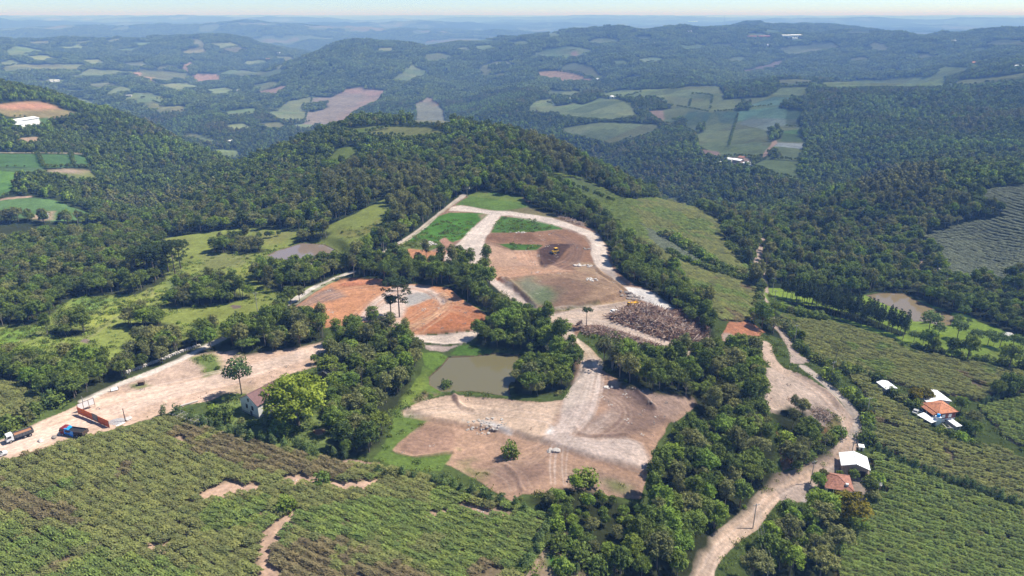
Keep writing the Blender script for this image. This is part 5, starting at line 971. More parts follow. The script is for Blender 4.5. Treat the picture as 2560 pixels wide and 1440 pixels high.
    return o, x, y, z0
# ------------------------------------------------------------------ houses and sheds
def old_extra(o, x, y, h, rise, lo):
    MB().box(-x + .02, x - .02, -y - .035, -y + .05, lo, .9).build('plinth', M['grey'], o)
house('stone_house', 'old white two-storey house with dark red gable roof beneath the big yellow-green tree', 'house', (605,1026), (648.5,1047), 11.5, 4.9, 2.5, 'old_white', 'tile_dark', 'gable', .35,
      wins=[('f', -1.3, 2.3, .8, 1.35), ('f', 1.5, 2.3, .8, 1.35), ('f', -.2, 5.0, .7, .95), ('r', -3.3, 2.4, .8, 1.3), ('r', .5, 2.4, .8, 1.3)], door=('f', .6, 1.0, 1.7, 'dark_grey'), extra=old_extra)
house('timber_barn', 'dark weathered shed half hidden behind the big yellow-green tree', 'shed', (797,952), (829,962), 7, 3.0, 1.5, 'wood_dark', 'dark_grey', 'gable', .5, door=('f', 0, 1.8, 2.1, 'black'))
def barn_extra(o, x, y, h, rise, lo):
    MB().box(x - 2.4, x - .5, -y - .06, -y + .06, lo, 2.0).build('doorway', M['black'], o)
    g = MB()
    for k in range(14): g.box(-x + (k + .5) * 2 * x / 14 - .03, -x + (k + .5) * 2 * x / 14 + .03, -y - .03, -y + .02, lo, h - .1)
    g.build('cladding', M['wood'], o)
house('farm_barn', 'large barn with white sheet gable roof beside the bend of the country road', 'barn', (2103,1182), (2165.4,1199), 6.6, 3.2, 1.25, 'tan', 'white_roof', 'gable', .55, extra=barn_extra)
def hip_extra(o, x, y, h, rise, lo):
    MB().box(-x + .3, x * .15, -y - .04, -y + .2, .3, 2.4).build('veranda_opening', M['black'], o)
    for px_k in (-x + .25, -x * .45, x * .1): MB().box(px_k - .09, px_k + .09, -y - .16, -y + .0, lo, h).build('post', M['white_paint'], o)
    MB().box(x - 1.9, x - 1.1, -y + .8, -y + 1.5, h + .1, h + 1.5).build('chimney', M['white_paint'], o)
house('farmhouse', 'house with weathered red hipped tile roof standing before the white roofed barn', 'house', (2064,1235), (2125,1254), 7.6, 2.9, 2.0, 'lime', 'tile_old', 'hip', .6, wins=[('f', 2.6, 1.0, 1.0, 1.1), ('r', -1, 1.0, 1.0, 1.1), ('r', 1.8, 1.0, 1.0, 1.1)], extra=hip_extra)
house('garden_shed', 'tiny shed with grey sheet roof at the vineyard edge behind the red hipped house', 'shed', (2187,1221), (2200,1227), 2.0, 1.7, .2, 'wood', 'grey', 'mono', .2, door=('f', 0, .7, 1.4))
house('pump_house', 'tiny white flat-roofed box by the road junction pole above the white barn', 'shed', (2147,1125), (2159,1128), 1.6, 1.2, .15, 'white_paint', 'white_roof', 'mono', .15, door=('f', 0, .6, .9))
house('garden_hut', 'small hut with orange tile roof under the trees below the red hipped house', 'shed', (2058,1346), (2077,1350), 2.4, 1.8, .6, 'brick', 'tile', 'gable', .25, door=('f', 0, .8, 1.5))
def shed_extra(o, x, y, h, rise, lo): MB().box(.1, x - .15, -y - .07, -y + .06, lo, 1.9).build('door', M['red'], o); MB().box(-x + .35, -.05, -y - .05, -y + .06, lo, 1.9).build('doorway', M['black'], o)
house('farm_shed', 'white roofed shed with a red front door standing alone above the vineyard', 'shed', (2213,986), (2238,985), 5.4, 2.3, .55, 'grey', 'white_roof', 'gable', .35, extra=shed_extra)
house('machine_barn', 'white roofed barn directly behind the orange tiled farmhouse', 'barn', (2316,1020), (2370,1021), 7.5, 2.7, .9, 'white_paint', 'white_roof', 'gable', .5, wins=[('r', 0, 1.2, 1.0, .9)])
def orange_extra(o, x, y, h, rise, lo):
    MB().box(-x + .03, x - .03, -y - .05, -y + .08, lo, 1.25).build('plinth', M['white_paint'], o)
    MB().slab([(-x - 1.9, -y + .1, h - .75), (-x - .65, -y + .1, h - .15), (-x - .65, y, h - .15), (-x - 1.9, y, h - .75)], .1).build('porch_roof', M['tile'], o)
    for yy in (-y + .3, 0, y - .3): MB().box(-x - 1.8, -x - 1.65, yy - .07, yy + .07, lo, h - .75).build('porch_post', M['white_paint'], o)
house('farmhouse', 'farmhouse with bright orange hipped tile roof and red brick upper wall', 'house', (2341,1056), (2384,1056), 7.2, 3.9, 1.75, 'brick', 'tile', 'hip', .5, wins=[('f', -1.35, 1.75, 1.1, 1.15, 'white_paint', 'white_paint'), ('f', 1.35, 1.75, 1.1, 1.15, 'white_paint', 'white_paint'), ('f', 0, .3, .4, .4)], extra=orange_extra)
x_, y_, z_ = at(2338, 1058); o = empty('water_tower', (x_, y_ - .8, z_)); tag(o, 'white masonry stand with a blue water tank at the orange farmhouse corner', 'water tower')
MB().box(-.85, .85, -.8, .8, -1, 3.3).build('base', M['white_paint'], o); MB().tube((0, 0, 3.3), (0, 0, 4.3), .62, .55, 14).build('tank', M['blue'], o)
def carport(o_, x, y, h): pass
a, b, w_c, rz_c = frame_at((2322,1070), (2343,1064)); o = empty('carport', ((a[0]+b[0])/2 - math.sin(rz_c) * 2.7, (a[1]+b[1])/2 + math.cos(rz_c) * 2.7, (a[2]+b[2])/2), rz_c); tag(o, 'open carport with white sheet roof below the orange tiled farmhouse', 'carport')
MB().slab([(-1.8,-2.9,2.2),(1.8,-2.9,2.3),(1.8,2.9,2.5),(-1.8,2.9,2.4)], .1).build('roof', M['white_roof'], o)
for sx in (-1.6, 1.6):
    for sy in (-2.6, 0, 2.6): MB().box(sx-.06, sx+.06, sy-.06, sy+.06, -.8, 2.25).build('post', M['grey'], o)
a, b, w_c, rz_c = frame_at((2366,1074), (2387,1076)); o = empty('concrete_pen', ((a[0]+b[0])/2, (a[1]+b[1])/2 + 1.9, (a[2]+b[2])/2), 0); tag(o, 'open grey concrete pen in front of the orange tiled farmhouse', 'animal pen')
for r_ in ((-1.7,1.7,-2,-1.8),(-1.7,1.7,1.8,2),(-1.7,-1.5,-1.8,1.8),(1.5,1.7,-1.8,1.8),(-.1,.1,-1.8,1.8)): MB().box(*r_, -.6, 1.0).build('wall', M['grey'], o)
house('store_shed', 'narrow shed with white flat roof joined beside the concrete pen', 'shed', (2388,1079), (2399,1079), 4.6, 1.8, .15, 'grey', 'white_roof', 'mono', .25, door=('f', 0, .8, 1.5, 'dark_grey'))
HOUSES = [('country_house','white roofed house among trees at the head of the narrow track','house',(1880,603),(1897,606),6,2.8,1.4,'white_paint','white_roof','hip'),
 ('country_house','low pale house half covered by trees behind the white one at the track head','house',(1893,579),(1909,579),6,2.6,1.0,'tan','white_roof','side'),
 ('country_house','white roof showing alone in the forest behind the pine grove','house',(2083,686),(2098,686),6,3.0,1.2,'white_paint','white_roof','side'),
 ('country_house','grey roofed house with a dark veranda below the big grey-green field','house',(2322,690),(2357,692),9,2.9,1.8,'old_white','grey','hip'),
 ('boat_shed','small grey shed at the edge of the park lawn','shed',(2513,850),(2531,850),3.5,2.2,.5,'grey','grey','side'),
 ('country_house','dull red roofed house where the straight lane ends at the wood','house',(1154,474),(1172,473),7,2.8,1.5,'old_white','tile_old','side'),
 ('factory_hall','long white hall with pale blue roof on the left hillside yard','factory',(45,317),(101,310),16,4.5,1.2,'white_paint','white_roof','side'),
 ('factory_annex','low white annex joined to the hillside factory hall','factory',(31,318),(55,322),10,3.5,.6,'white_paint','white_roof','mono'),
 ('hillside_shed','white sheet shed on the bare patch inside the green hillside field','shed',(102,549),(121,548),6,2.4,.6,'grey','white_roof','mono'),
 ('valley_farm','white farm building at the valley bottom left of the mound','farm building',(565,359),(585,358),10,3.5,1.5,'white_paint','white_roof','side'),
 ('slope_house','leftmost white roof of the farm cluster below the patchwork slope','house',(1808,404),(1827,404),8,3,1.2,'white_paint','white_roof','side'),
 ('slope_house','longest white roof in the middle of the farm cluster below the patchwork slope','house',(1830,407),(1850,407),9,3,1.2,'tan','white_roof','side'),
 ('slope_house','red-brown roof at the back of the farm cluster below the patchwork slope','house',(1845,400),(1858,400),7,3,1.2,'tan','tile_old','side'),
 ('slope_house','rightmost white roof of the farm cluster, nearest the ravine wood','house',(1856,415),(1872,418),7,3,1.0,'white_paint','white_roof','mono'),
 ('slope_house','small white roof set apart from the farm cluster, deeper in the trees','house',(1786,413),(1794,413),6,3,1.0,'white_paint','white_roof','mono'),
 ('ridge_house','white house between the upper fields of the plateau, facing the valley','house',(1524,247),(1537,247),9,4,1.5,'white_paint','white_roof','side'),
 ('ridge_house','pale house in the tree clump on the plateau rim','house',(1421,252),(1434,252),8,3,1.5,'tan','grey','side'),
 ('ridge_house','pale tiny house beside the lower plateau field','house',(1683,347),(1692,347),7,3,1.2,'white_paint','white_roof','side'),
 ('ridge_house','house by the round field on the central hillside','house',(1518,194),(1527,194),10,4,1.5,'white_paint','white_roof','side'),
 ('ridge_house','second house just below the one by the round hillside field','house',(1490,202),(1498,202),10,4,1.5,'white_paint','white_roof','side'),
 ('far_hall','longest white industrial hall on the right skyline plateau','factory',(1977,95),(2006,94),30,8,2,'white_paint','white_roof','side'),
 ('far_hall','shorter white hall left of the longest skyline hall','factory',(1956,95),(1974,95),26,7,2,'white_paint','white_roof','side'),
 ('far_hall','low white hall just below the longest skyline hall','factory',(1980,100),(1993,100),18,5,1,'white_paint','white_roof','side'),
 ('far_hall','red brick hall among bare ground on the right skyline plateau','factory',(1898,97),(1926,96),20,6,2,'brick','tile_old','side'),
 ('far_hall','pink-toned building left of the red brick skyline hall','factory',(1868,96),(1890,97),20,6,2,'tan','tile_old','side'),
 ('far_hall','bright white roof on the far blue ridge left of the radio mast','factory',(1721,55),(1741,55),60,10,2,'white_paint','white_roof','side'),
 ('far_farm','white farm roof at the right edge skyline woods','farm building',(2377,106),(2392,106),16,5,1.5,'white_paint','white_roof','side'),
 ('far_farm','pale farm roof between skyline woods near the right end','farm building',(2494,97),(2508,97),16,5,1.5,'tan','white_roof','side'),
 ('far_farm','last pale roof at the right end of the skyline','farm building',(2535,98),(2552,98),16,5,1.5,'tan','white_roof','side'),
 ('far_farm','red roofed farm at the right end of the bright ridge field','farm building',(2425,163),(2442,163),12,5,2,'old_white','tile','side'),
 ('far_farm','small white outbuilding below the red roofed ridge farm','farm building',(2434,175),(2444,175),9,4,1,'white_paint','white_roof','side'),
 ('far_farm','white farm at the extreme right of the bright ridge field','farm building',(2533,172),(2552,172),11,5,1.5,'white_paint','white_roof','side'),
 ('far_farm','white roof in the woods above the ridge field','farm building',(2453,136),(2465,136),13,5,1.5,'white_paint','white_roof','side'),
 ('far_farm','white roof at the foot of the radio mast hill','farm building',(1720,82),(1730,82),16,5,1.5,'white_paint','white_roof','side'),
 ('far_farm','pale house row end under the domed skyline field, western one','house',(1590,107),(1600,107),13,5,1.5,'tan','white_roof','side'),
 ('far_farm','white house under the domed skyline field, eastern one','house',(1630,111),(1643,111),13,5,1.5,'white_paint','white_roof','side'),
 ('far_farm','house at the east end of the skyline house row','house',(1670,112),(1682,112),13,5,1.5,'tan','tile_old','side'),
 ('far_farm','white roof on the track in the wood right of the skyline row','house',(1913,116),(1921,116),12,5,1.5,'white_paint','white_roof','side'),
 ('valley_house','smaller white house of the left valley hamlet by the bare cut','house',(126,205),(134,205),10,4,1.5,'white_paint','white_roof','side'),
 ('valley_house','larger white house of the left valley hamlet by the bare cut','house',(137,205),(150,205),11,4,1.5,'white_paint','white_roof','side'),
 ('valley_house','white house high on the left ridge below the hilltop field','house',(270,126),(284,126),14,5,1.5,'white_paint','white_roof','side'),
 ('valley_house','white house at the foot of the striped hill, saddle side','house',(694,136),(702,136),14,5,1.5,'white_paint','white_roof','side'),
 ('valley_house','white house on the saddle left of the central hill','house',(733,128),(741,128),14,5,1.5,'white_paint','white_roof','side'),
 ('valley_house','red roofed house below the saddle','house',(664,151),(680,151),13,5,1.5,'tan','tile','side'),
 ('valley_house','white house beside the small brown field in the valley','house',(622,216),(630,216),9,4,1.5,'white_paint','white_roof','side'),
 ('valley_house','tan house below the small brown valley field','house',(590,230),(602,230),9,4,1.5,'tan','white_roof','side'),
 ('valley_house','long white shed in the valley, western one of two','farm building',(270,243),(285,243),9,3,1.2,'white_paint','white_roof','side'),
 ('valley_house','long grey shed in the valley, eastern one of two','farm building',(308,242),(328,242),9,3,1.2,'grey','grey','side')]
for h_ in HOUSES:
    wd = []
    D_ = math.hypot(*at(*h_[3])[:2])
    if D_ < 700: wd = [('f', -1.2, 1.0, .9, 1.0), ('f', 1.3, 1.0, .9, 1.0)]
    ob = house(*h_[:9], h_[9] if True else '', h_[10], .4 if D_ < 700 else .6, wins=wd) if len(h_) > 10 else house(*h_[:9], h_[9], 'side', .4, wins=wd)
x_, y_, z_ = at(1810, 63); o = empty('radio_mast', (x_, y_, z_)); tag(o, 'thin lattice radio mast rising above the right skyline hill', 'mast'); hm = 22 / 1750 * math.hypot(x_, y_); m_ = MB(); c_ = 1.2
for sx, sy in ((-1,-1),(1,-1),(1,1),(-1,1)): m_.tube((sx * c_, sy * c_, -2), (sx * .7, sy * .7, hm), .5, .35, 4)
for k in range(12): q = hm * k / 12; m_.tube((-c_, -c_, q), (c_, -c_, q + hm / 12), .25, .25, 4); m_.tube((c_, -c_, q), (-c_, -c_, q + hm / 12), .25, .25, 4)
m_.build('lattice', M['dark_grey'], o); MB().tube((0, 0, hm), (0, 0, hm + 5), .3, .2, 5).build('antenna', M['dark_grey'], o)
# ------------------------------------------------------------------ poles, wires
def pole(base, label, h=8.6, arm=True, rz=0.0, group='power poles', m='pole'):
    x, y, z = at(*base); o = empty('utility_pole', (x, y, z), rz); tag(o, label, 'utility pole', group)
    MB().tube((0, 0, -1), (0, 0, h), .17, .11, 8).build('shaft', M[m], o)
    if arm:
        MB().box(-1.0, 1.0, -.13, -.02, h - .5, h - .36).build('crossarm', M['pole'], o)
        for k in (-.85, 0, .85): MB().tube((k, -.07, h - .36), (k, -.07, h - .12), .06, .04, 6).build('insulator', M['white_paint'], o)
    return (x, y, z + h, rz)
q1 = pole((1882,1321), 'utility pole on the country road verge nearest the camera side bend', rz=.3); q2 = pole((2026,1209), 'utility pole beside the red hipped house and its drive', rz=.4); q3 = pole((2130,1130), 'utility pole where the two tracks join above the white barn', rz=.3); q4 = pole((2165,1045), 'utility pole on the hedge beside the upper track', rz=.2)
q5 = pole((1912,1478), 'utility pole in the wooded bank at the bottom edge, only its crossarm showing', 9.2, rz=.1)
for b_, l_, r_ in (((2077,952),'utility pole in the hedge on the vineyard edge near the palm',.3),((1986,857),'utility pole beside the narrow track below the orange cut',.3),((1934,766),'utility pole at the start of the pine grove',.2),((1931,732),'utility pole behind the pine grove pole',.2)): pole(b_, l_, rz=r_)
pole((960,640), 'pale pole beside the straight lane left of the upper lot', 8, False); pole((1168,494), 'pale pole at the far end of the straight lane', 9, False); pole((644,778), 'thin pole standing in the pasture grass', 9, True); pole((1918,668), 'utility pole where the narrow track enters the wood', 8, True)
pole((314,1054), 'slim dark post beside the grey gravel heap', 4.6, False, group=None, m='wood_dark'); pole((211,1020), 'short pale post behind the hoarding corner', 4.2, False, group=None)
o = empty('power_line', (0, 0, 0)); tag(o, 'three wires sagging from the road verge pole down to the bottom edge pole', 'power line')
for k in (-.85, 0, .85):
    w_ = MB(); P0 = Vector((q1[0] + k * math.cos(q1[3]), q1[1] + k * math.sin(q1[3]), q1[2] - .1)); P1 = Vector((q5[0] + k * math.cos(q5[3]), q5[1] + k * math.sin(q5[3]), q5[2] - .1)); pr = P0
    for s_ in range(1, 13):
        t = s_ / 12; c = P0.lerp(P1, t); c.z -= 1.1 * 4 * t * (1 - t); w_.tube(pr, c, .022, None, 5); pr = c.copy()
    w_.build('wire', M['steel'], o)
# ------------------------------------------------------------------ vehicles (x is forward)
def heading(rear, front): a = at(*rear); b = at(*front); return math.atan2(b[1] - a[1], b[0] - a[0]), ((a[0] + b[0]) / 2, (a[1] + b[1]) / 2, gz((a[0] + b[0]) / 2, (a[1] + b[1]) / 2))
def tipper(label, rear, front, cabm, bedm, loadm, L=7.2, s=1.0, tarp=False):
    rz, c = heading(rear, front); o = empty('tipper_truck', c, rz); o.scale = (s, s, s); tag(o, label, 'truck')
    f = L / 2
    MB().prism([(f-1.9, .75), (f, .75), (f+.02, 1.5), (f-.32, 2.55), (f-1.75, 2.62), (f-1.9, 2.5)], -1.15, 1.15).build('cab', M[cabm], o)
    MB().add([(f-.005,-1.0,1.55),(f-.005,1.0,1.55),(f-.29,.95,2.4),(f-.29,-.95,2.4),(f-.1,-1.0,1.5),(f-.1,1.0,1.5),(f-.4,.95,2.4),(f-.4,-.95,2.4)], [(0,1,2,3),(7,6,5,4),(1,0,4,5),(2,1,5,6),(3,2,6,7),(0,3,7,4)]).build('windscreen', M['glass'], o, (.04, 0, 0))
    for s_ in (-1, 1):
        MB().box(f-1.35, f-.45, s_*1.16-.02, s_*1.16+.02, 1.65, 2.3).build('side_window', M['glass'], o); MB().box(f+.0, f+.05, s_*.8-.16, s_*.8+.16, .95, 1.15).build('headlight', M['white_paint'], o)
        MB().box(f-.35, f-.2, s_*1.32-.1, s_*1.32+.1, 1.6, 2.1).build('mirror', M['black'], o)
    MB().box(f-.05, f+.12, -1.15, 1.15, .45, .8).build('bumper', M['dark_grey'], o); MB().box(-f, f-.4, -.45, .45, .55, .85).build('chassis', M['black'], o)
    b = MB(); b.box(-f-.1, f-2.1, -1.2, 1.2, 1.05, 1.2); b.box(-f-.1, f-2.1, -1.22, -1.12, 1.2, 2.15); b.box(-f-.1, f-2.1, 1.12, 1.22, 1.2, 2.15); b.box(f-2.2, f-2.1, -1.12, 1.12, 1.2, 2.4); b.box(-f-.1, -f, -1.12, 1.12, 1.2, 2.15)
    for k in range(6): q = -f + .3 + k * (L - 2.5) / 5.5; b.box(q-.05, q+.05, -1.28, -1.22, 1.1, 2.15); b.box(q-.05, q+.05, 1.22, 1.28, 1.1, 2.15)
    bd = b.build('bed', M[bedm], o); MB().box(-f+.02, f-2.25, -1.1, 1.1, 1.2, 1.75).build('bed_lining', M[loadm], bd)
    for x in (f-1.0, -f+2.3, -f+1.05):
        for s_ in (-1, 1):
            t = MB().wheel(x, s_*.98, .5, .5, .34).build('wheel', M['black'], o); MB().wheel(x, s_*1.16, .5, .24, .03, 10).build('rim', M['steel'], t)
    if tarp:
        g = MB(); n = 14; rows = []
        for i in range(n + 1):
            u = i / n; y = -1.5 + 3.0 * u; zz = 2.52 + .12 * math.sin(u * 17) if .1 < u < .9 else (1.1 + .05 * math.sin(i)); rows.append([(f-2.0+.25*math.sin(u*9), y, zz), (f-2.9+.35*math.sin(u*7+1) - (.8 if u > .85 else 0), y, zz - .18), (f-2.95+.3*math.sin(u*5) - (1.9 if u > .85 else 0), y + (.25 if u > .85 else 0), zz - .55)])
        v = [p for r in rows for p in r]; g.add(v, [(i*3+j, i*3+j+1, (i+1)*3+j+1, (i+1)*3+j) for i in range(n) for j in range(2)])
        t_ = g.build('tarpaulin', M['blue'], None); t_.parent = None; t_.location = o.location; t_.rotation_euler = o.rotation_euler; t_.scale = o.scale; md = t_.modifiers.new('thick', 'SOLIDIFY'); md.thickness = .04; tag(t_, 'bright blue tarpaulin draped over the front of the dark red truck bed', 'tarpaulin')
    return o
tipper('white cabbed tipper truck with a rust-coloured empty bed on the entrance road', (74,1088), (27,1104), 'white_paint', 'dark_grey', 'rust', 7.0)
tipper('dark red tipper truck with a long black bed under a blue tarpaulin', (213,1091), (161,1083), 'red', 'wood_dark', 'black', 8.2, 1.0, True)
tipper('small yellow tipper truck on the haul road above the brush pile', (1589,763), (1574,765), 'machine', 'machine', 'machine', 7.0, .72)
def car(label, rear, front, m, group=None):
    rz, c = heading(rear, front); o = empty('parked_car', c, rz); tag(o, label, 'car', group)
    MB().prism([(-2.05,.35),(2.05,.35),(2.1,.62),(1.95,.82),(1.0,.92),(.35,1.42),(-1.15,1.46),(-1.75,1.0),(-2.08,.92)], -.82, .82).build('body', M[m], o)
    MB().prism([(1.0,.93),(.36,1.40),(.30,1.40),(.9,.9)], -.72, .72).build('windscreen', M['glass'], o, (.03,0,.01)); MB().prism([(-1.72,1.0),(-1.18,1.42),(-1.1,1.42),(-1.6,.98)], -.7, .7).build('rear_window', M['glass'], o, (-.03,0,.01))
    for s_ in (-1, 1):
        MB().prism([(-1.45,.98),(.72,.96),(.3,1.34),(-1.05,1.36)], s_*.83-.015, s_*.83+.015).build('side_window', M['glass'], o); MB().box(2.02,2.1,s_*.6-.14,s_*.6+.14,.62,.74).build('headlight', M['steel'], o)
        for x in (1.3,-1.3): t = MB().wheel(x, s_*.76, .31, .31, .2).build('wheel', M['black'], o); MB().wheel(x, s_*.87, .31, .18, .02, 10).build('rim', M['steel'], t)
    return o
car('white car at the left edge of the entrance road', (-22,1148), (18,1134), 'white_paint'); car('white car parked at the end of the brush pile', (1528,784), (1543,780), 'white_paint'); car('silver car on the farmhouse drive, lower of two', (2287,1035), (2292,1029), 'steel'); car('white car on the farmhouse drive, nearer the orange roof', (2299,1031), (2304,1025), 'white_paint')
rz, c = heading((1394,631), (1382,634)); o = empty('bulldozer', c, rz); tag(o, 'yellow bulldozer working on the freshly turned dark soil', 'bulldozer')
for s_ in (-1, 1): MB().prism([(-1.9,.1),(-1.6,0),(1.6,0),(1.9,.1),(2.0,.6),(1.6,.95),(-1.6,.95),(-2.0,.6)], s_*1.05-.28, s_*1.05+.28).build('track', M['black'], o)
MB().prism([(-1.7,.7),(1.9,.7),(1.9,1.5),(.4,1.75),(-1.7,1.6)], -.75, .75).build('hood', M['machine'], o); MB().box(-1.2,.3,-.75,.75,1.6,2.7).build('cab', M['glass'], o); MB().box(-1.35,.45,-.9,.9,2.7,2.85).build('cab_roof', M['machine'], o)
MB().prism([(2.4,.05),(2.62,.0),(2.5,.55),(2.62,1.15),(2.45,1.15),(2.35,.55)], -1.7, 1.7).build('blade', M['dark_grey'], o)
for s_ in (-1, 1): MB().box(.2,2.42,s_*1.42-.07,s_*1.42+.07,.35,.55).build('push_arm', M['machine'], o)
MB().tube((1.2,-.3,1.6),(1.2,-.3,2.4),.07).build('exhaust', M['black'], o)
# ------------------------------------------------------------------ things on the entrance yard
a, b, w_h, rz = frame_at((196,1036), (273.5,1069.5)); o = empty('hoarding', ((a[0]+b[0])/2, (a[1]+b[1])/2, (a[2]+b[2])/2), rz); tag(o, 'long orange board hoarding with a grey notice panel facing the vineyard', 'hoarding'); x = w_h / 2; n = 7
for k in range(n):
    q0 = -x + 2*x*k/n; p_ = MB(); p_.box(q0+.02, q0+2*x/n-.02, -.04, .04, .25, 2.75); p_.build('panel', M['orange'], o)
for k in range(n + 1): MB().box(-x+2*x*k/n-.06, -x+2*x*k/n+.06, .05, .17, -.6, 2.6).build('post', M['wood'], o)
nb = MB().box(.1, 2.9, -.13, -.06, .75, 3.05).build('notice_board', M['dark_grey'], o)
pp = MB(); 
for k, (l_, z) in enumerate(((2.2,2.7),(1.9,2.4),(2.3,2.0),(1.5,1.75),(2.1,1.45),(1.7,1.2))): pp.box(1.5-l_/2, 1.5+l_/2, -.145, -.132, z-.06, z+.06)
pp.build('faded_lettering', M['gravel'], nb)
a, b, w_h, rz = frame_at((197,1031), (238,1016)); o = empty('billboard', ((a[0]+b[0])/2, (a[1]+b[1])/2, (a[2]+b[2])/2), rz); tag(o, 'white three-bay billboard with brown frame meeting the orange hoarding at a corner', 'billboard'); x = w_h / 2
for k in range(3): MB().box(-x+2*x*k/3+.08, -x+2*x*(k+1)/3-.08, -.03, .03, .9, 3.1).build('panel', M['white_paint'], o)
for k in range(4): MB().box(-x+2*x*k/3-.06, -x+2*x*k/3+.06, -.08, .06, -.6, 3.2).build('post', M['wood'], o)
for z in (.82, 3.12): MB().box(-x, x, -.09, -.031, z-.05, z+.05).build('rail', M['wood'], o)
def rock(x, y, s, m, label=None, group=None, seed=0, flat=.65, cat='rock'):
    rg = np.random.default_rng(seed); b = bmesh.new(); bmesh.ops.create_icosphere(b, subdivisions=2, radius=1)
    for v in b.verts: d = v.co.normalized(); v.co = d * (1 + .28 * math.sin(3.1*d.x+seed) * math.cos(2.7*d.y+seed*2) + .14*math.sin(6*d.z+seed*3) + rg.normal()*.05); v.co.z *= flat; v.co.x *= 1.25
    me = bpy.data.meshes.new('rock'); b.to_mesh(me); b.free(); me.materials.append(M[m]); o = link('rock', me, None, (x, y, gz(x, y) + s*.15)); o.scale = (s, s, s); o.rotation_euler = (0, 0, rg.uniform(0, 6)); tag(o, label, cat, group); return o
for p, s, m, l in (((101,1103),.75,'stone','pale boulder on the entrance road, nearer the white truck'),((136,1094),.75,'stone_dark','mottled boulder on the entrance road, nearer the red truck'),((154,1083),1.0,'stone','rock shape for an unclear white object at the nose of the dark red truck'),((322,1049),.9,'stone','pale rock shape for a heap of white bags by the slim dark post')):
    x, y, z = at(*p); rock(x, y, s, m, l, None, int(p[0]))  # last two rock shapes stand in for an unclear white object and bags
def heap(name, label, cat, px0, rx, ry, h, m, seed, kind=None):
    x, y, z = at(*px0); n = 26; v = []; f = []; rg = np.random.default_rng(seed)
    for i in range(n + 1):
        for j in range(n + 1):
            u, w = (i/n-.5)*2.3, (j/n-.5)*2.3; r = math.hypot(u, w); hh = h * max(0, 1 - r ** 1.6) * (1 + .25*math.sin(5*u+seed)*math.cos(4*w)) - .12 * max(0, r - .95) * 6 + rg.normal() * .035 * (r < 1); xx, yy = x + u*rx, y + w*ry; v.append((xx-x, yy-y, gz(xx, yy) - z + hh - .03))
    f = [(i*(n+1)+j, (i+1)*(n+1)+j, (i+1)*(n+1)+j+1, i*(n+1)+j+1) for i in range(n) for j in range(n)]
    me = bpy.data.meshes.new(name); me.from_pydata(v, [], f); me.materials.append(M[m]); me.update(); o = link(name, me, None, (x, y, z)); tag(o, label, cat, None, kind); return o
heap('gravel_heap', 'low spread heap of grey gravel beside the orange hoarding', 'gravel heap', (292,1054), 2.7, 2.3, .5, 'gravel', 3)
heap('soil_heap', 'long red soil heap at the back edge of the red lot', 'soil heap', (900,708), 11, 3.0, 1.6, 'tile', 5); heap('sand_heap', 'small heap of yellow sand beside the grove east of the yellow-green tree', 'sand heap', (797,1080), 2.0, 1.6, .4, 'rust', 6)
a, b, w_h, rz = frame_at((290,1066), (313,1057)); o = MB().box(-w_h/2, w_h/2, -.25, .25, 0, .16).build('white_plank', M['white_paint'], None, ((a[0]+b[0])/2, (a[1]+b[1])/2, (a[2]+b[2])/2)); o.rotation_euler = (0, 0, rz); tag(o, 'white plank lying along the edge of the grey gravel heap', 'plank')
a, b, w_h, rz = frame_at((279,979), (295,975)); o = empty('sign_board', ((a[0]+b[0])/2, (a[1]+b[1])/2, (a[2]+b[2])/2), rz); tag(o, 'low white sign board on a timber frame beside the entrance road', 'sign'); MB().add([(-1.1,-.35,.35),(1.1,-.35,.35),(1.1,.2,1.25),(-1.1,.2,1.25),(-1.1,-.27,.3),(1.1,-.27,.3),(1.1,.28,1.2),(-1.1,.28,1.2)], [(0,1,2,3),(7,6,5,4),(1,0,4,5),(2,1,5,6),(3,2,6,7),(0,3,7,4)]).build('panel', M['white_paint'], o)
for s_ in (-1, 1): MB().box(s_*1.2-.06, s_*1.2+.06, -.1, .4, -.3, 1.35).build('leg', M['wood'], o)
x, y, z = at(354, 962); o = empty('site_crate', (x, y, z), .2); tag(o, 'dark brown timber crate standing on the bare ground above the entrance road', 'crate'); MB().box(-.95, .95, -.6, .6, -.1, 1.3).build('box', M['wood_dark'], o); MB().box(-1.05, 1.05, -.7, .7, 1.3, 1.4).build('lid', M['wood'], o)
a, b, w_h, rz = frame_at((450,1017), (496,1004)); o = MB().tube((-w_h/2, 0, .3), (w_h/2, 0, .3), .3, .2, 10).build('felled_log', M['stone'], None, ((a[0]+b[0])/2, (a[1]+b[1])/2, (a[2]+b[2])/2)); o.rotation_euler = (0, 0, rz); tag(o, 'pale bare log lying below the entrance road near the old house', 'log')
a, b, w_h, rz = frame_at((426,1044), (503,1070)); o = empty('vine_trellis', (a[0], a[1], a[2]), rz); tag(o, 'bare grey post and wire trellis at the top corner of the near vineyard', 'trellis')
for k in range(8):
    q = w_h * k / 7; MB().tube((q, 0, -.5), (q, -.5, 2.0), .09, .08, 6).build('post', M['pole'], o); MB().tube((q, 2.6, -.5), (q, 2.4, 2.0), .09, .08, 6).build('post', M['pole'], o); MB().tube((q, -.5, 1.95), (q, 2.4, 1.95), .05, None, 5).build('rafter', M['pole'], o)
for yv in (-.5, .9, 2.4): MB().tube((0, yv, 2.0), (w_h, yv, 2.0), .045, None, 5).build('rail', M['pole'], o)
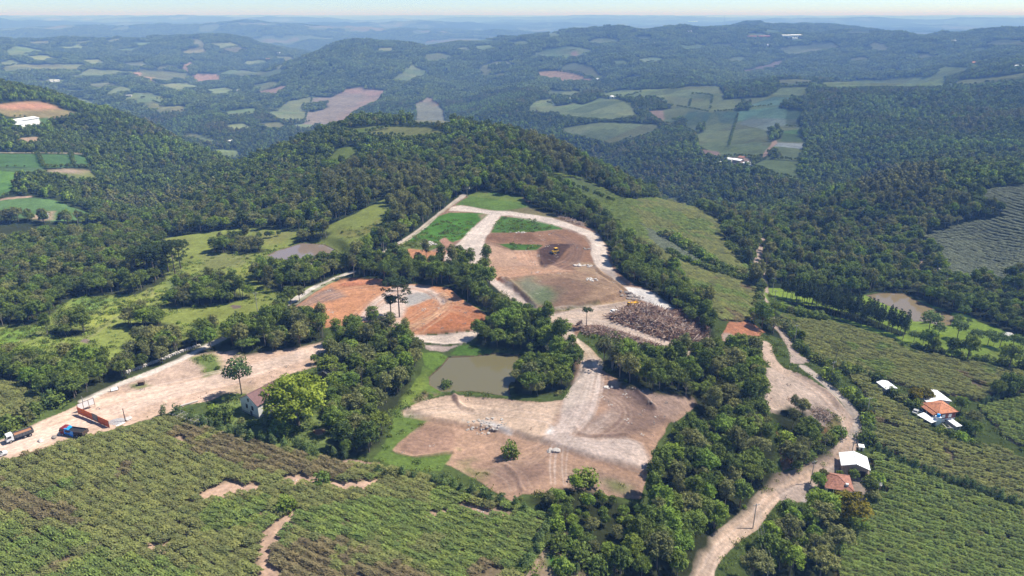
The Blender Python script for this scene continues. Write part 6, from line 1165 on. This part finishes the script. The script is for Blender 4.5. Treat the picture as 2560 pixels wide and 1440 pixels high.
# dry-stone wall along the lane
Wl = wpoly('M1', [(905,1342),(1000,1310),(1100,1272),(1300,1192),(1420,1152)], False); sw = MB(); rg = np.random.default_rng(9)
for (ax, ay), (bx, by) in zip(Wl[:-1], Wl[1:]):
    L = math.hypot(bx-ax, by-ay)
    for k in range(int(L / .8) + 1):
        t = k * .8 / L; xx, yy = ax+(bx-ax)*t, ay+(by-ay)*t; zz = gz(xx, yy)
        for lv in range(2):
            s = rg.uniform(.28, .45); cx, cy, cz = xx+rg.normal()*.12, yy+rg.normal()*.12, zz+.2+lv*.42; sw.add([(cx+sx*s*rg.uniform(.75,1.15), cy+sy*s*rg.uniform(.75,1.15), cz+sz*.24*rg.uniform(.8,1.1)) for sz in (-1,1) for sx, sy in ((-1,-1),(1,-1),(1,1),(-1,1))], [(3,2,1,0),(4,5,6,7),(0,1,5,4),(1,2,6,5),(2,3,7,6),(3,0,4,7)])
tag(sw.build('stone_wall', M['stone'], None), 'low dry-stone wall running along the lane below the pasture', 'stone wall')
# rocks left in piles on the cleared ground
for tile, c, n, rx, ry, s0, m, lab in (('B2', (1575,525), 6, 2.4, 1.3, .72, 'stone_mid', 'pale boulder in the tight cluster beside the lone bush on the lower lot'), ('B2', (1100,345), 60, 7, 4.2, .38, 'stone_mid', 'broken pale rock in the rubble spill on the lower lot'), ('M2', (1785,580), 16, 4.5, 2.0, .75, 'stone', 'white rock in the scatter below the bulldozer'), ('M2', (1835,682), 11, 4, 1.6, .7, 'stone', 'white rock in the small pile on the brown upper lot'),
     ('M2', (2120,800), 24, 6.5, 4, .75, 'stone_dark', 'grey rock in the heap at the foot of the white rubble'), ('M2', (700,428), 15, 5.5, 3.5, .8, 'stone', 'pale rock in the pile on the green upper corner'), ('B2', (1965,82), 4, 1.6, 1, .6, 'stone', 'pale rock beside the dark soil at the lower lot road'), ('M2', (1790,460), 9, 4, 2, .55, 'stone_dark', 'dull rock in the line right of the bulldozer'), ('M2', (1340,345), 10, 7, 1.5, .5, 'stone', 'pale rock strewn along the top of the brown upper lot')):
    (fx, fy), = px_(tile, [c]); x, y, z = at(fx, fy); rg = np.random.default_rng(int(fx))
    for k in range(n):
        r_ = math.sqrt(rg.random()); a = rg.uniform(0, 6.28); rock(x + r_*rx*math.cos(a), y + r_*ry*math.sin(a), s0*rg.uniform(.5, 1.25), m, lab, lab.replace('rock in', 'rocks in').replace('boulder in', 'boulders in'), k + int(fx), rg.uniform(.45, .8))
# brush and log piles
def brush(name, label, tile, pts, n, hmax, lmin, lmax, rmin, rmax, mats, seed):
    W = wpoly(tile, pts); rg = np.random.default_rng(seed); x0, y0 = W.min(0); x1, y1 = W.max(0); win = window(W, 1); S = sdf(W, True, win); mx = float(S.max()); groups = [MB() for _ in mats]; k = 0
    while k < n:
        x, y = rg.uniform(x0, x1), rg.uniform(y0, y1); fi, fj = gidx(np.array([x]), np.array([y])); i, j = int(fi[0]) - win[0], int(fj[0]) - win[2]
        if not (0 <= i < S.shape[0] and 0 <= j < S.shape[1]) or S[i, j] <= 0: continue
        k += 1; h = hmax * min(1, S[i, j] / (mx * .6)) ** .7 * (.75 + .3 * math.sin(x * .35) * math.cos(y * .5)); L = rg.uniform(lmin, lmax); a = rg.uniform(0, 6.28); el = rg.normal() * .35; c = np.array((x, y, gz(x, y) + h * (1 - .6 * rg.random() ** 3) + .1)); d = np.array((math.cos(a)*math.cos(el), math.sin(a)*math.cos(el), math.sin(el))) * L / 2; r = rg.uniform(rmin, rmax)
        co, q = tubes([(c-d, c+d, r, r*.55)], 5); groups[rg.integers(len(mats))].add(co, q.tolist())
    v, f, mi = [], [], []
    for gi_, g in enumerate(groups): o_ = len(v); v += g.v; f += [tuple(t + o_ for t in q) for q in g.f]; mi += [gi_] * len(g.f)
    me = bpy.data.meshes.new(name); me.from_pydata(v, [], f)
    for m in mats: me.materials.append(M[m])
    me.polygons.foreach_set('material_index', mi); me.update(); return tag(link(name, me), label, None, None, 'stuff')
M['brush1'] = plain('brush_brown', (.30,.20,.145), .9, var=.35); M['brush2'] = plain('brush_red', (.22,.13,.098), .9, var=.3); M['brush3'] = plain('brush_grey', (.43,.35,.29), .9, var=.2)
brush('brush_pile', 'huge heap of felled trunks and branches beside the haul road', 'M2', [(1955,958),(2100,890),(2250,878),(2390,930),(2500,1010),(2660,1100),(2630,1190),(2560,1165),(2300,1085),(2100,1010)], 5200, 3.6, 1.2, 7.5, .04, .22, ('brush1', 'brush2', 'brush3', 'brush1'), 21)
brush('brush_pile', 'dark heap of twigs behind the big heap of felled trunks', 'M2', [(2390,905),(2500,890),(2600,920),(2700,1010),(2660,1080),(2520,1000)], 1500, 2.4, 1, 3, .04, .1, ('brush2', 'brush2', 'brush1'), 22)
brush('brush_pile', 'grey strip of cut branches along the lower haul road bend', 'M2', [(1740,1020),(1900,1020),(2050,1060),(2200,1110),(2400,1190),(2380,1215),(2150,1130),(1950,1090),(1800,1075)], 1500, 1.3, 1, 5, .05, .15, ('brush3', 'brush1', 'brush2'), 23)
brush('brush_pile', 'grey tangle of branches on the loop lot beside the country road', 'B3', [(1040,245),(1120,235),(1190,280),(1170,335),(1080,310)], 260, 1.2, 1.2, 4.5, .05, .13, ('brush3', 'brush1', 'bark'), 24)
brush('brush_pile', 'thin windrow of branches along the top edge of the upper site', 'M2', [(1570,215),(1650,235),(1800,290),(1780,305),(1640,260)], 350, .9, 1, 4, .06, .15, ('brush3', 'brush1'), 25)
x, y, z = at(1447, 812); o = empty('tree_stump', (x, y, z), .5); tag(o, 'dark uprooted stump at the haul road fork beside the small umbrella pine', 'stump'); MB().tube((-.9, 0, .5), (1.0, .1, 1.0), .5, .65, 9).build('butt', M['wood_dark'], o); r_ = MB()
for k in range(9): a = k * .7; r_.tube((1.0, .1, 1.0), (1.6 + .2*math.sin(k), .1 + 1.1*math.cos(a), 1.0 + 1.1*math.sin(a)), .16, .05, 5)
r_.build('root', M['wood_dark'], o)
# ------------------------------------------------------------------ plants with a place of their own
def P(p, pname, size_px, name, cat, label, group=None, by='h', sz=1.0):
    x, y, z = at(*p); d = math.sqrt(x*x + y*y + (z-CAMZ)**2); real = size_px / 1750 * d; s = real / (PROTO[pname][3] if by == 'w' else PROTO[pname][2] * .92); return plant(pname, name, cat, x, y, s, label, group, sz)
P((746,1062), 'yellow', 160, 'broadleaf_tree', 'tree', 'huge round yellow-green tree overshadowing the old white house', None, 'w', .88)
P((605,988), 'park0', 68, 'broadleaf_tree', 'tree', 'small multi-stemmed tree casting shade beside the entrance road above the old house', None, 'w', 1.2); P((606,935), 'sparse0', 34, 'broadleaf_tree', 'tree', 'thin wispy tree directly behind the multi-stemmed roadside tree', None, 'w'); P((787,911), 'fresh1', 24, 'broadleaf_tree', 'tree', 'little solitary tree on the grass between entrance road and grove', None, 'w')
P((1275,1141), 'bush_dark0', 52, 'lone_bush', 'bush', 'round solitary bush in the middle of the lower lot', None, 'w', 1.35); P((1463,1204), 'bush_dark1', 80, 'lone_bush', 'bush', 'wide dark bush near the right corner of the lower lot', None, 'w', .7); P((1115,975), 'bush_dark2', 40, 'lone_bush', 'bush', 'dark bush standing in the shallows of the olive pond', None, 'w', 1.3); P((976,1193), 'bush_olive0', 40, 'lone_bush', 'bush', 'rounded olive bush at the top edge of the near vineyard', None, 'w', 1.2)
P((717,1276), 'bush_fresh0', 56, 'lone_bush', 'bush', 'feathery green bush rising out of the near vineyard', None, 'w', 1.2); P((805,1210), 'bush_fresh1', 52, 'lone_bush', 'bush', 'green bush at the vineyard top edge below the grove', None, 'w', 1.1); P((560,1052), 'bush_dark1', 60, 'lone_bush', 'bush', 'large dark garden bush left of the old white house', None, 'w', 1.2); P((535,1035), 'bush_fresh2', 36, 'lone_bush', 'bush', 'lighter garden bush at the far side of the dark one by the old house', None, 'w', 1.2); P((603,1056), 'bush_olive1', 22, 'lone_bush', 'bush', 'small bush below the left corner of the old white house', None, 'w'); P((625,1064), 'bush_fresh0', 24, 'lone_bush', 'bush', 'small bush below the front wall of the old white house', None, 'w'); P((700,1090), 'bush_fresh2', 60, 'lone_bush', 'bush', 'spreading bush at the foot of the yellow-green tree', None, 'w', 1.3); P((1217,978), 'bush_dark0', 6, 'lone_bush', 'bush', 'tiny dark snag standing in the olive pond', None, 'w', 2.5)
P((999,793), 'araucaria0', 92, 'araucaria', 'tree', 'tall umbrella-crowned araucaria standing on the red lot', None); P((978,788), 'araucaria1', 47, 'araucaria', 'tree', 'smaller araucaria beside the tall one on the red lot', None); P((1466,818), 'araucaria2', 47, 'araucaria', 'tree', 'thin solitary araucaria with bare trunk at the haul road', None)
for k, (p, h) in enumerate((((438,686),70),((421,680),64),((404,690),66),((388,700),70),((452,672),60),((372,690),66),((345,700),64))): P(p, 'araucaria1' if k % 2 else 'araucaria0', h, 'araucaria', 'tree', f'{ordinal(k+1)} araucaria from the open grass in the pasture wood group', 'araucarias of the pasture wood')
P((978,795), 'bush_dark1', 26, 'lone_bush', 'bush', 'low undergrowth bush at the foot of the araucarias on the red lot', None, 'w'); P((883,845), 'sparse1', 60, 'broadleaf_tree', 'tree', 'half-bare gnarled tree at the near edge of the red lot', None); P((843,860), 'tall_dark1', 66, 'broadleaf_tree', 'tree', 'tall narrow tree beside the half-bare one at the red lot', None); P((803,845), 'sparse0', 50, 'broadleaf_tree', 'tree', 'see-through tree against the red lot bank', None); P((955,812), 'sparse1', 26, 'broadleaf_tree', 'tree', 'flat-topped little tree in front of the red lot', None); P((1530,920), 'sparse0', 62, 'broadleaf_tree', 'tree', 'spreading thin tree above the shaded haul road', None, 'w'); P((1420,905), 'sparse1', 46, 'broadleaf_tree', 'tree', 'pale bare-limbed tree at the west side of the lower haul road', None)
P((2087,909), 'palm', 38, 'palm', 'tree', 'solitary palm at the edge of the middle vineyard', None)
P((2286,1003), 'golden', 34, 'broadleaf_tree', 'tree', 'golden-flowering tree beside the lone farm shed', None, 'w'); P((2311,1004), 'golden', 36, 'broadleaf_tree', 'tree', 'golden-flowering tree touching the white roofed barn', None, 'w'); P((2117,1312), 'golden', 88, 'broadleaf_tree', 'tree', 'wide golden-tipped tree below the red hipped house', None, 'w'); P((2050,1300), 'fresh2', 72, 'broadleaf_tree', 'tree', 'smooth round dark tree between the drive and the golden-tipped tree', None, 'w'); P((2043,1222), 'fresh0', 36, 'broadleaf_tree', 'tree', 'green tree hugging the left wall of the red hipped house', None, 'w', 1.1); P((2056,1200), 'olive1', 26, 'broadleaf_tree', 'tree', 'small tree between the drive pole and the white barn', None, 'w'); P((2131,1202), 'dark1', 28, 'broadleaf_tree', 'tree', 'small dark tree in front of the white barn gable', None, 'w'); P((2097,1192), 'dark2', 16, 'broadleaf_tree', 'tree', 'little tree at the left front corner of the white barn', None, 'w')
P((2168,1240), 'dark3', 46, 'broadleaf_tree', 'tree', 'dark garden tree behind the red hipped house', None, 'w'); P((2178,1255), 'olive2', 32, 'broadleaf_tree', 'tree', 'greyish garden tree at the vineyard side of the red hipped house', None, 'w'); P((2430,1068), 'olive0', 36, 'broadleaf_tree', 'tree', 'grey-green tree right of the orange tiled farmhouse', None, 'w'); P((2436,1090), 'dark0', 32, 'broadleaf_tree', 'tree', 'dark tree below the grey-green one at the farmhouse garden', None, 'w'); P((2167,1045), 'golden', 24, 'broadleaf_tree', 'tree', 'yellowish round tree at the foot of the upper track pole', None, 'w'); P((2400,1030), 'dark1', 34, 'broadleaf_tree', 'tree', 'dark tree behind the right eave of the orange tiled farmhouse', None, 'w')
for k, (cx, cy, w) in enumerate(((2085,1100,105),(1945,1098,88),(1880,1062,130),(2195,1145,85),(2225,1115,66),(2300,1145,85),(2340,1155,50),(2385,1168,85),(2475,1172,82),(2430,1225,52),(1775,1128,70),(1840,1142,72),(2085,1002,60),(2125,965,80),(2540,1200,90),(2160,1005,40))):
    (fx, fy), = px_('M3', [(cx, cy)]); P((fx, fy), f'park{k % 2}', w / 2.844, 'lawn_tree', 'tree', f'round-crowned lawn tree near the brown pond, {ordinal(k+1)} from the pines', 'trees on the park lawn', 'w')
# pine grove
Wp = wpoly('M3', [(800,800),(1000,880),(1250,968),(1500,1035),(1700,1108),(1748,1082),(1600,1022),(1400,940),(1100,852),(850,790)]); rg = np.random.default_rng(77); x0, y0 = Wp.min(0); x1, y1 = Wp.max(0); pin = []
for gx_ in np.arange(x0, x1, 3.5):
    for gy_ in np.arange(y0, y1, 3.5):
        x, y = gx_ + rg.uniform(-.7, .7), gy_ + rg.uniform(-.7, .7)
        if inside(Wp, x, y): pin.append((x, y))
lx, ly, _z = at(1940, 765); pin.sort(key=lambda q: (q[0]-lx)**2 + (q[1]-ly)**2)
for k, (x, y) in enumerate(pin[:170]): plant(f'pine{k % 3}', 'pine_tree', 'tree', x, y, rg.uniform(.86, 1.08), f'straight plantation pine, {ordinal(k+1)} in the grove counted from its pole', 'pines of the plantation grove')
# hedge rows
def hedge(tile, pts, step, hpx, protos, label, group, jitter=.25, exact=False, name='hedge_shrub'):
    W = wpoly(tile, pts, False) if not exact else hit([p[0] for p in px_(tile, pts)], [p[1] for p in px_(tile, pts)])[:, :2]; P2 = []
    if exact: P2 = list(W)
    else:
        acc = 0
        for (ax, ay), (bx, by) in zip(W[:-1], W[1:]):
            L = math.hypot(bx-ax, by-ay); t = step - acc
            while t < L: P2.append((ax+(bx-ax)*t/L, ay+(by-ay)*t/L)); t += step
            acc = (acc + L) % step if L > 0 else acc
    for k, (x, y) in enumerate(P2):
        pr = R.choice(protos); d = math.sqrt(x*x + y*y + 120**2); s = R.uniform(.8, 1.2) * (hpx / 1750 * d / (PROTO[pr][2] * .85)); plant(pr, name, 'shrub', x + R.uniform(-jitter, jitter), y + R.uniform(-jitter, jitter), s, label.format(ordinal(k+1)), group)
U = ('upright0', 'upright1', 'upright2'); BD = ('bush_dark0', 'bush_dark1', 'bush_fresh0', 'bush_dark2', 'bush_olive0')
hedge('B1', [(1170,285),(1260,292),(1375,325),(1445,362),(1512,375),(1580,405),(1640,430),(1690,415),(1730,425),(1790,470),(1870,478),(1940,497),(2025,520),(2105,510),(2150,525),(2180,535),(2235,580),(2330,555),(2375,580),(2455,585)], 0, 27, U, 'upright shrub topping the near vineyard, {} from the trellis', 'shrubs along the top of the near vineyard', .1, True)
hedge('B2', [(335,700),(505,722),(575,745),(720,775),(790,790),(870,805),(922,828),(1000,845),(1080,880),(1130,895),(1210,900),(1300,925),(1365,960)], 0, 30, U, 'upright shrub between near vineyard and lower lot, {} from the grove', 'shrubs between near vineyard and lower lot', .1, True)
hedge('B2', [(1610,975),(1560,1060),(1500,1160),(1440,1270),(1390,1350),(1340,1425)], 2.3, 30, U, 'leafy hedge shrub flanking the near vineyard, {} downhill', 'hedge on the flank of the near vineyard', .6)
hedge('B3', [(1480,512),(1600,590),(1760,655),(1920,715),(2080,775),(2240,835),(2400,875)], 2.1, 22, U, 'hedge shrub between the two eastern vineyards, {} from the road', 'hedge between the right-hand vineyards', .4); hedge('B3', [(2450,905),(2480,915),(2540,940),(2570,950)], 0, 22, U, 'shrub beyond the gap in the vineyard hedge, {} from the gap', 'hedge beyond the gap', .2, True)
hedge('B3', [(1150,0),(1250,95),(1380,185),(1435,260),(1450,330),(1455,400),(1435,470)], 2.8, 24, U + ('bush_dark0', 'bush_fresh1'), 'roadside hedge shrub on the upper track, {} from its top', 'hedge beside the upper track', .5)
hedge('M3', [(800,880),(860,905),(930,925),(1000,945),(1080,960),(1150,975)], 3.6, 20, BD, 'bush along the field edge in front of the pine grove, {} from the grove pole', 'bushes in front of the pine grove', .6); hedge('M3', [(850,1010),(910,1080),(950,1165),(1000,1215),(1060,1255),(1150,1290),(1260,1320),(1400,1360),(1520,1400)], 2.7, 20, U + BD, 'bush on the bank above the middle vineyard, {} downhill', 'bank hedge of the middle vineyard', .7)
hedge('M3', [(1690,1165),(1750,1172),(1790,1178),(1825,1185),(1870,1190),(1910,1195),(1940,1198),(1970,1203),(2022,1212),(2065,1222),(2110,1228),(2167,1236),(2222,1250),(2290,1262),(2345,1270),(2403,1284),(2458,1290),(2515,1302),(2560,1310)], 0, 14, ('bush_dark0', 'bush_dark1', 'upright0'), 'clipped bush in the row below the park lawn, {} from the pines', 'bush row below the park lawn', .1, True)
hedge('M3', [(-20,375),(60,410),(130,450),(300,555),(440,630),(560,670),(680,735)], 2.1, 20, U + BD, 'hedge shrub on the upper line across the eastern slope, {} from the top', 'upper hedge line on the eastern slope', .4); hedge('M3', [(30,495),(120,540),(200,580),(330,620),(480,668),(600,700)], 2.3, 17, U + BD, 'hedge shrub on the lower line across the eastern slope, {} from the top', 'lower hedge line on the eastern slope', .4)
hedge('M3', [(430,420),(500,490),(600,570),(655,645),(690,740),(680,820),(660,880)], 3.4, 15, U + BD, 'hedge shrub beside the narrow track, {} from its wooded end', 'hedge beside the narrow track', .6)
hedge('B3', [(2240,215),(2320,185),(2400,150),(2480,120),(2560,100)], 2.2, 13, U, 'hedge shrub running off behind the farmhouse, {} from the house', 'hedge behind the farmhouse', .5); hedge('B3', [(1620,140),(1680,180),(1740,215),(1800,235),(1760,170),(1960,410),(2030,435),(2100,455),(2160,480),(2220,500)], 0, 18, BD, 'garden bush on the vineyard side of the farmyard, {} from the lone shed', 'garden bushes of the farmyard', .3, True); hedge('B3', [(1280,1150),(1200,1180),(1300,1080),(1410,1090),(1200,1240),(1480,890),(1500,760)], 0, 26, BD, 'garden bush below the red hipped house, {} listed from the hut', 'garden bushes of the hipped house', .3, True)
hedge('B2', [(1610,1230),(1690,1230),(1720,1170),(1600,1080),(1760,1290),(1650,1390),(1840,1180),(1960,1340),(1880,1390),(1740,1400)], 0, 32, BD + U, 'loose shrub in the scrubby plot, {} from its path', 'shrubs of the scrubby plot', .2, True)
hedge('B3', [(860,470),(890,560),(960,500),(1000,590),(940,650),(1240,430),(1180,470),(1090,520)], 0, 24, BD, 'shrub on the rusty slope inside the road bend, {} from the lot', 'shrubs on the rusty slope', .3, True)
hedge('B1', [(30,400),(80,380),(150,330),(210,290),(250,275),(370,215),(400,205)], 0, 30, U + BD, 'shrub edging the small roadside vineyard, {} from the white truck', 'shrubs of the small vineyard edge', .2, True)
# ------------------------------------------------------------------ ground cover and crumbs
def tuft_mesh(seed, m, n, hgt, w):
    rg = np.random.default_rng(seed); c = rg.normal(size=(n, 3)) * np.array((w, w, 0)) + np.array((0, 0, hgt * .5)); c[:, 2] += rg.uniform(-.3, .5, n) * hgt; nn = unit(np.c_[rg.normal(size=(n, 2)), rg.uniform(.2, .9, n)]); co, q = leaf_quads(c, nn, hgt * .35, rg, .6); return join_mesh('tuft', [(co, q, np.repeat(rg.uniform(.1, 1, n), 4), 0)], [M[m]])
def cover(name, label, mask, dens_, dmax, meshes_, smin, smax, seed, patch=None):
    rg = np.random.default_rng(seed); i, j = np.nonzero(mask & (DD < dmax)[:, None]); d = DD[i]; a_ = (d * (AZ[1]-AZ[0])) * (d * np.interp(d, [450, 451], [.0026, .0036])); p = a_ * dens_
    if patch is not None: p = p * np.clip(.5 + 1.6 * patch[i, j], 0, 2)
    k = rg.random(len(p)) < p; i, j = i[k], j[k]; n = len(i); s = rg.uniform(smin, smax, n); mass(name, np.c_[X[i, j], Y[i, j], HZ[i, j] - .05], np.c_[np.zeros((n, 2)), rg.uniform(0, 6.28, n)], np.c_[s, s, s], rg.integers(0, len(meshes_), n), meshes_, label); print(name, n)
cover('grass', 'rough pasture grass and weeds on the open green ground', CLS == GRASS, .16, 420, [tuft_mesh(900+k, m, 46, .7, .75) for k, m in enumerate(('grass', 'fresh', 'grass', 'vine_green'))], .45, 1.35, 31, NG2)
cover('undergrowth', 'scattered low bushes in the pasture and along the wood edges', ((CLS == GRASS) | (CLS == LITTER)), .012, 430, [PROTO[p][0] for p in ('bush_dark0', 'bush_fresh0', 'bush_olive1', 'bush_fresh2')], .25, .75, 32, NG2)
def crumbs(seed, m, n):
    rg = np.random.default_rng(seed); b = MB()
    for k in range(n):
        x, y, s = rg.normal() * .9, rg.normal() * .9, rg.uniform(.05, .2); b.add([(x+sx*s*rg.uniform(.6,1.3), y+sy*s*rg.uniform(.6,1.3), sz*s*rg.uniform(.5,1.0)) for sz in (-.3,1) for sx, sy in ((-1,-1),(1,-1),(1,1),(-1,1))], [(3,2,1,0),(4,5,6,7),(0,1,5,4),(1,2,6,5),(2,3,7,6),(3,0,4,7)])
    me = bpy.data.meshes.new('crumbs'); me.from_pydata(b.v, [], b.f); me.materials.append(M[m]); me.update(); return me
cover('rubble', 'small stones and clods strewn over the cleared ground', CLS == EARTH, .022, 480, [crumbs(950, 'stone', 9), crumbs(951, 'stone_dark', 8), crumbs(952, 'wood', 9), crumbs(953, 'stone_dark', 6)], .5, 1.2, 33, NG2)
# ------------------------------------------------------------------ the air
def haze():
    m, n, l = mat('haze'); out = n.new('ShaderNodeOutputMaterial'); v = n.new('ShaderNodeVolumePrincipled')
    v.inputs['Color'].default_value = (.22, .44, 1.0, 1); v.inputs['Density'].default_value = 2.2e-4; v.inputs['Absorption Color'].default_value = (1, 1, 1, 1); v.inputs['Anisotropy'].default_value = 0.0
    l.new(v.outputs[0], out.inputs['Volume'])
    x, y0, y1, z0, z1 = 40000, -1500, 44000, float(HZ.min()) - 1.5, 190
    co = [(sx * x, yy, zz) for zz in (z0, z1) for sx, yy in ((-1, y0), (1, y0), (1, y1), (-1, y1))]
    me = bpy.data.meshes.new('haze'); me.from_pydata(co, [], [(3,2,1,0),(4,5,6,7),(0,1,5,4),(1,2,6,5),(2,3,7,6),(3,0,4,7)]); me.materials.append(m); me.update()
    tag(link('haze', me), kind='stuff')
haze()
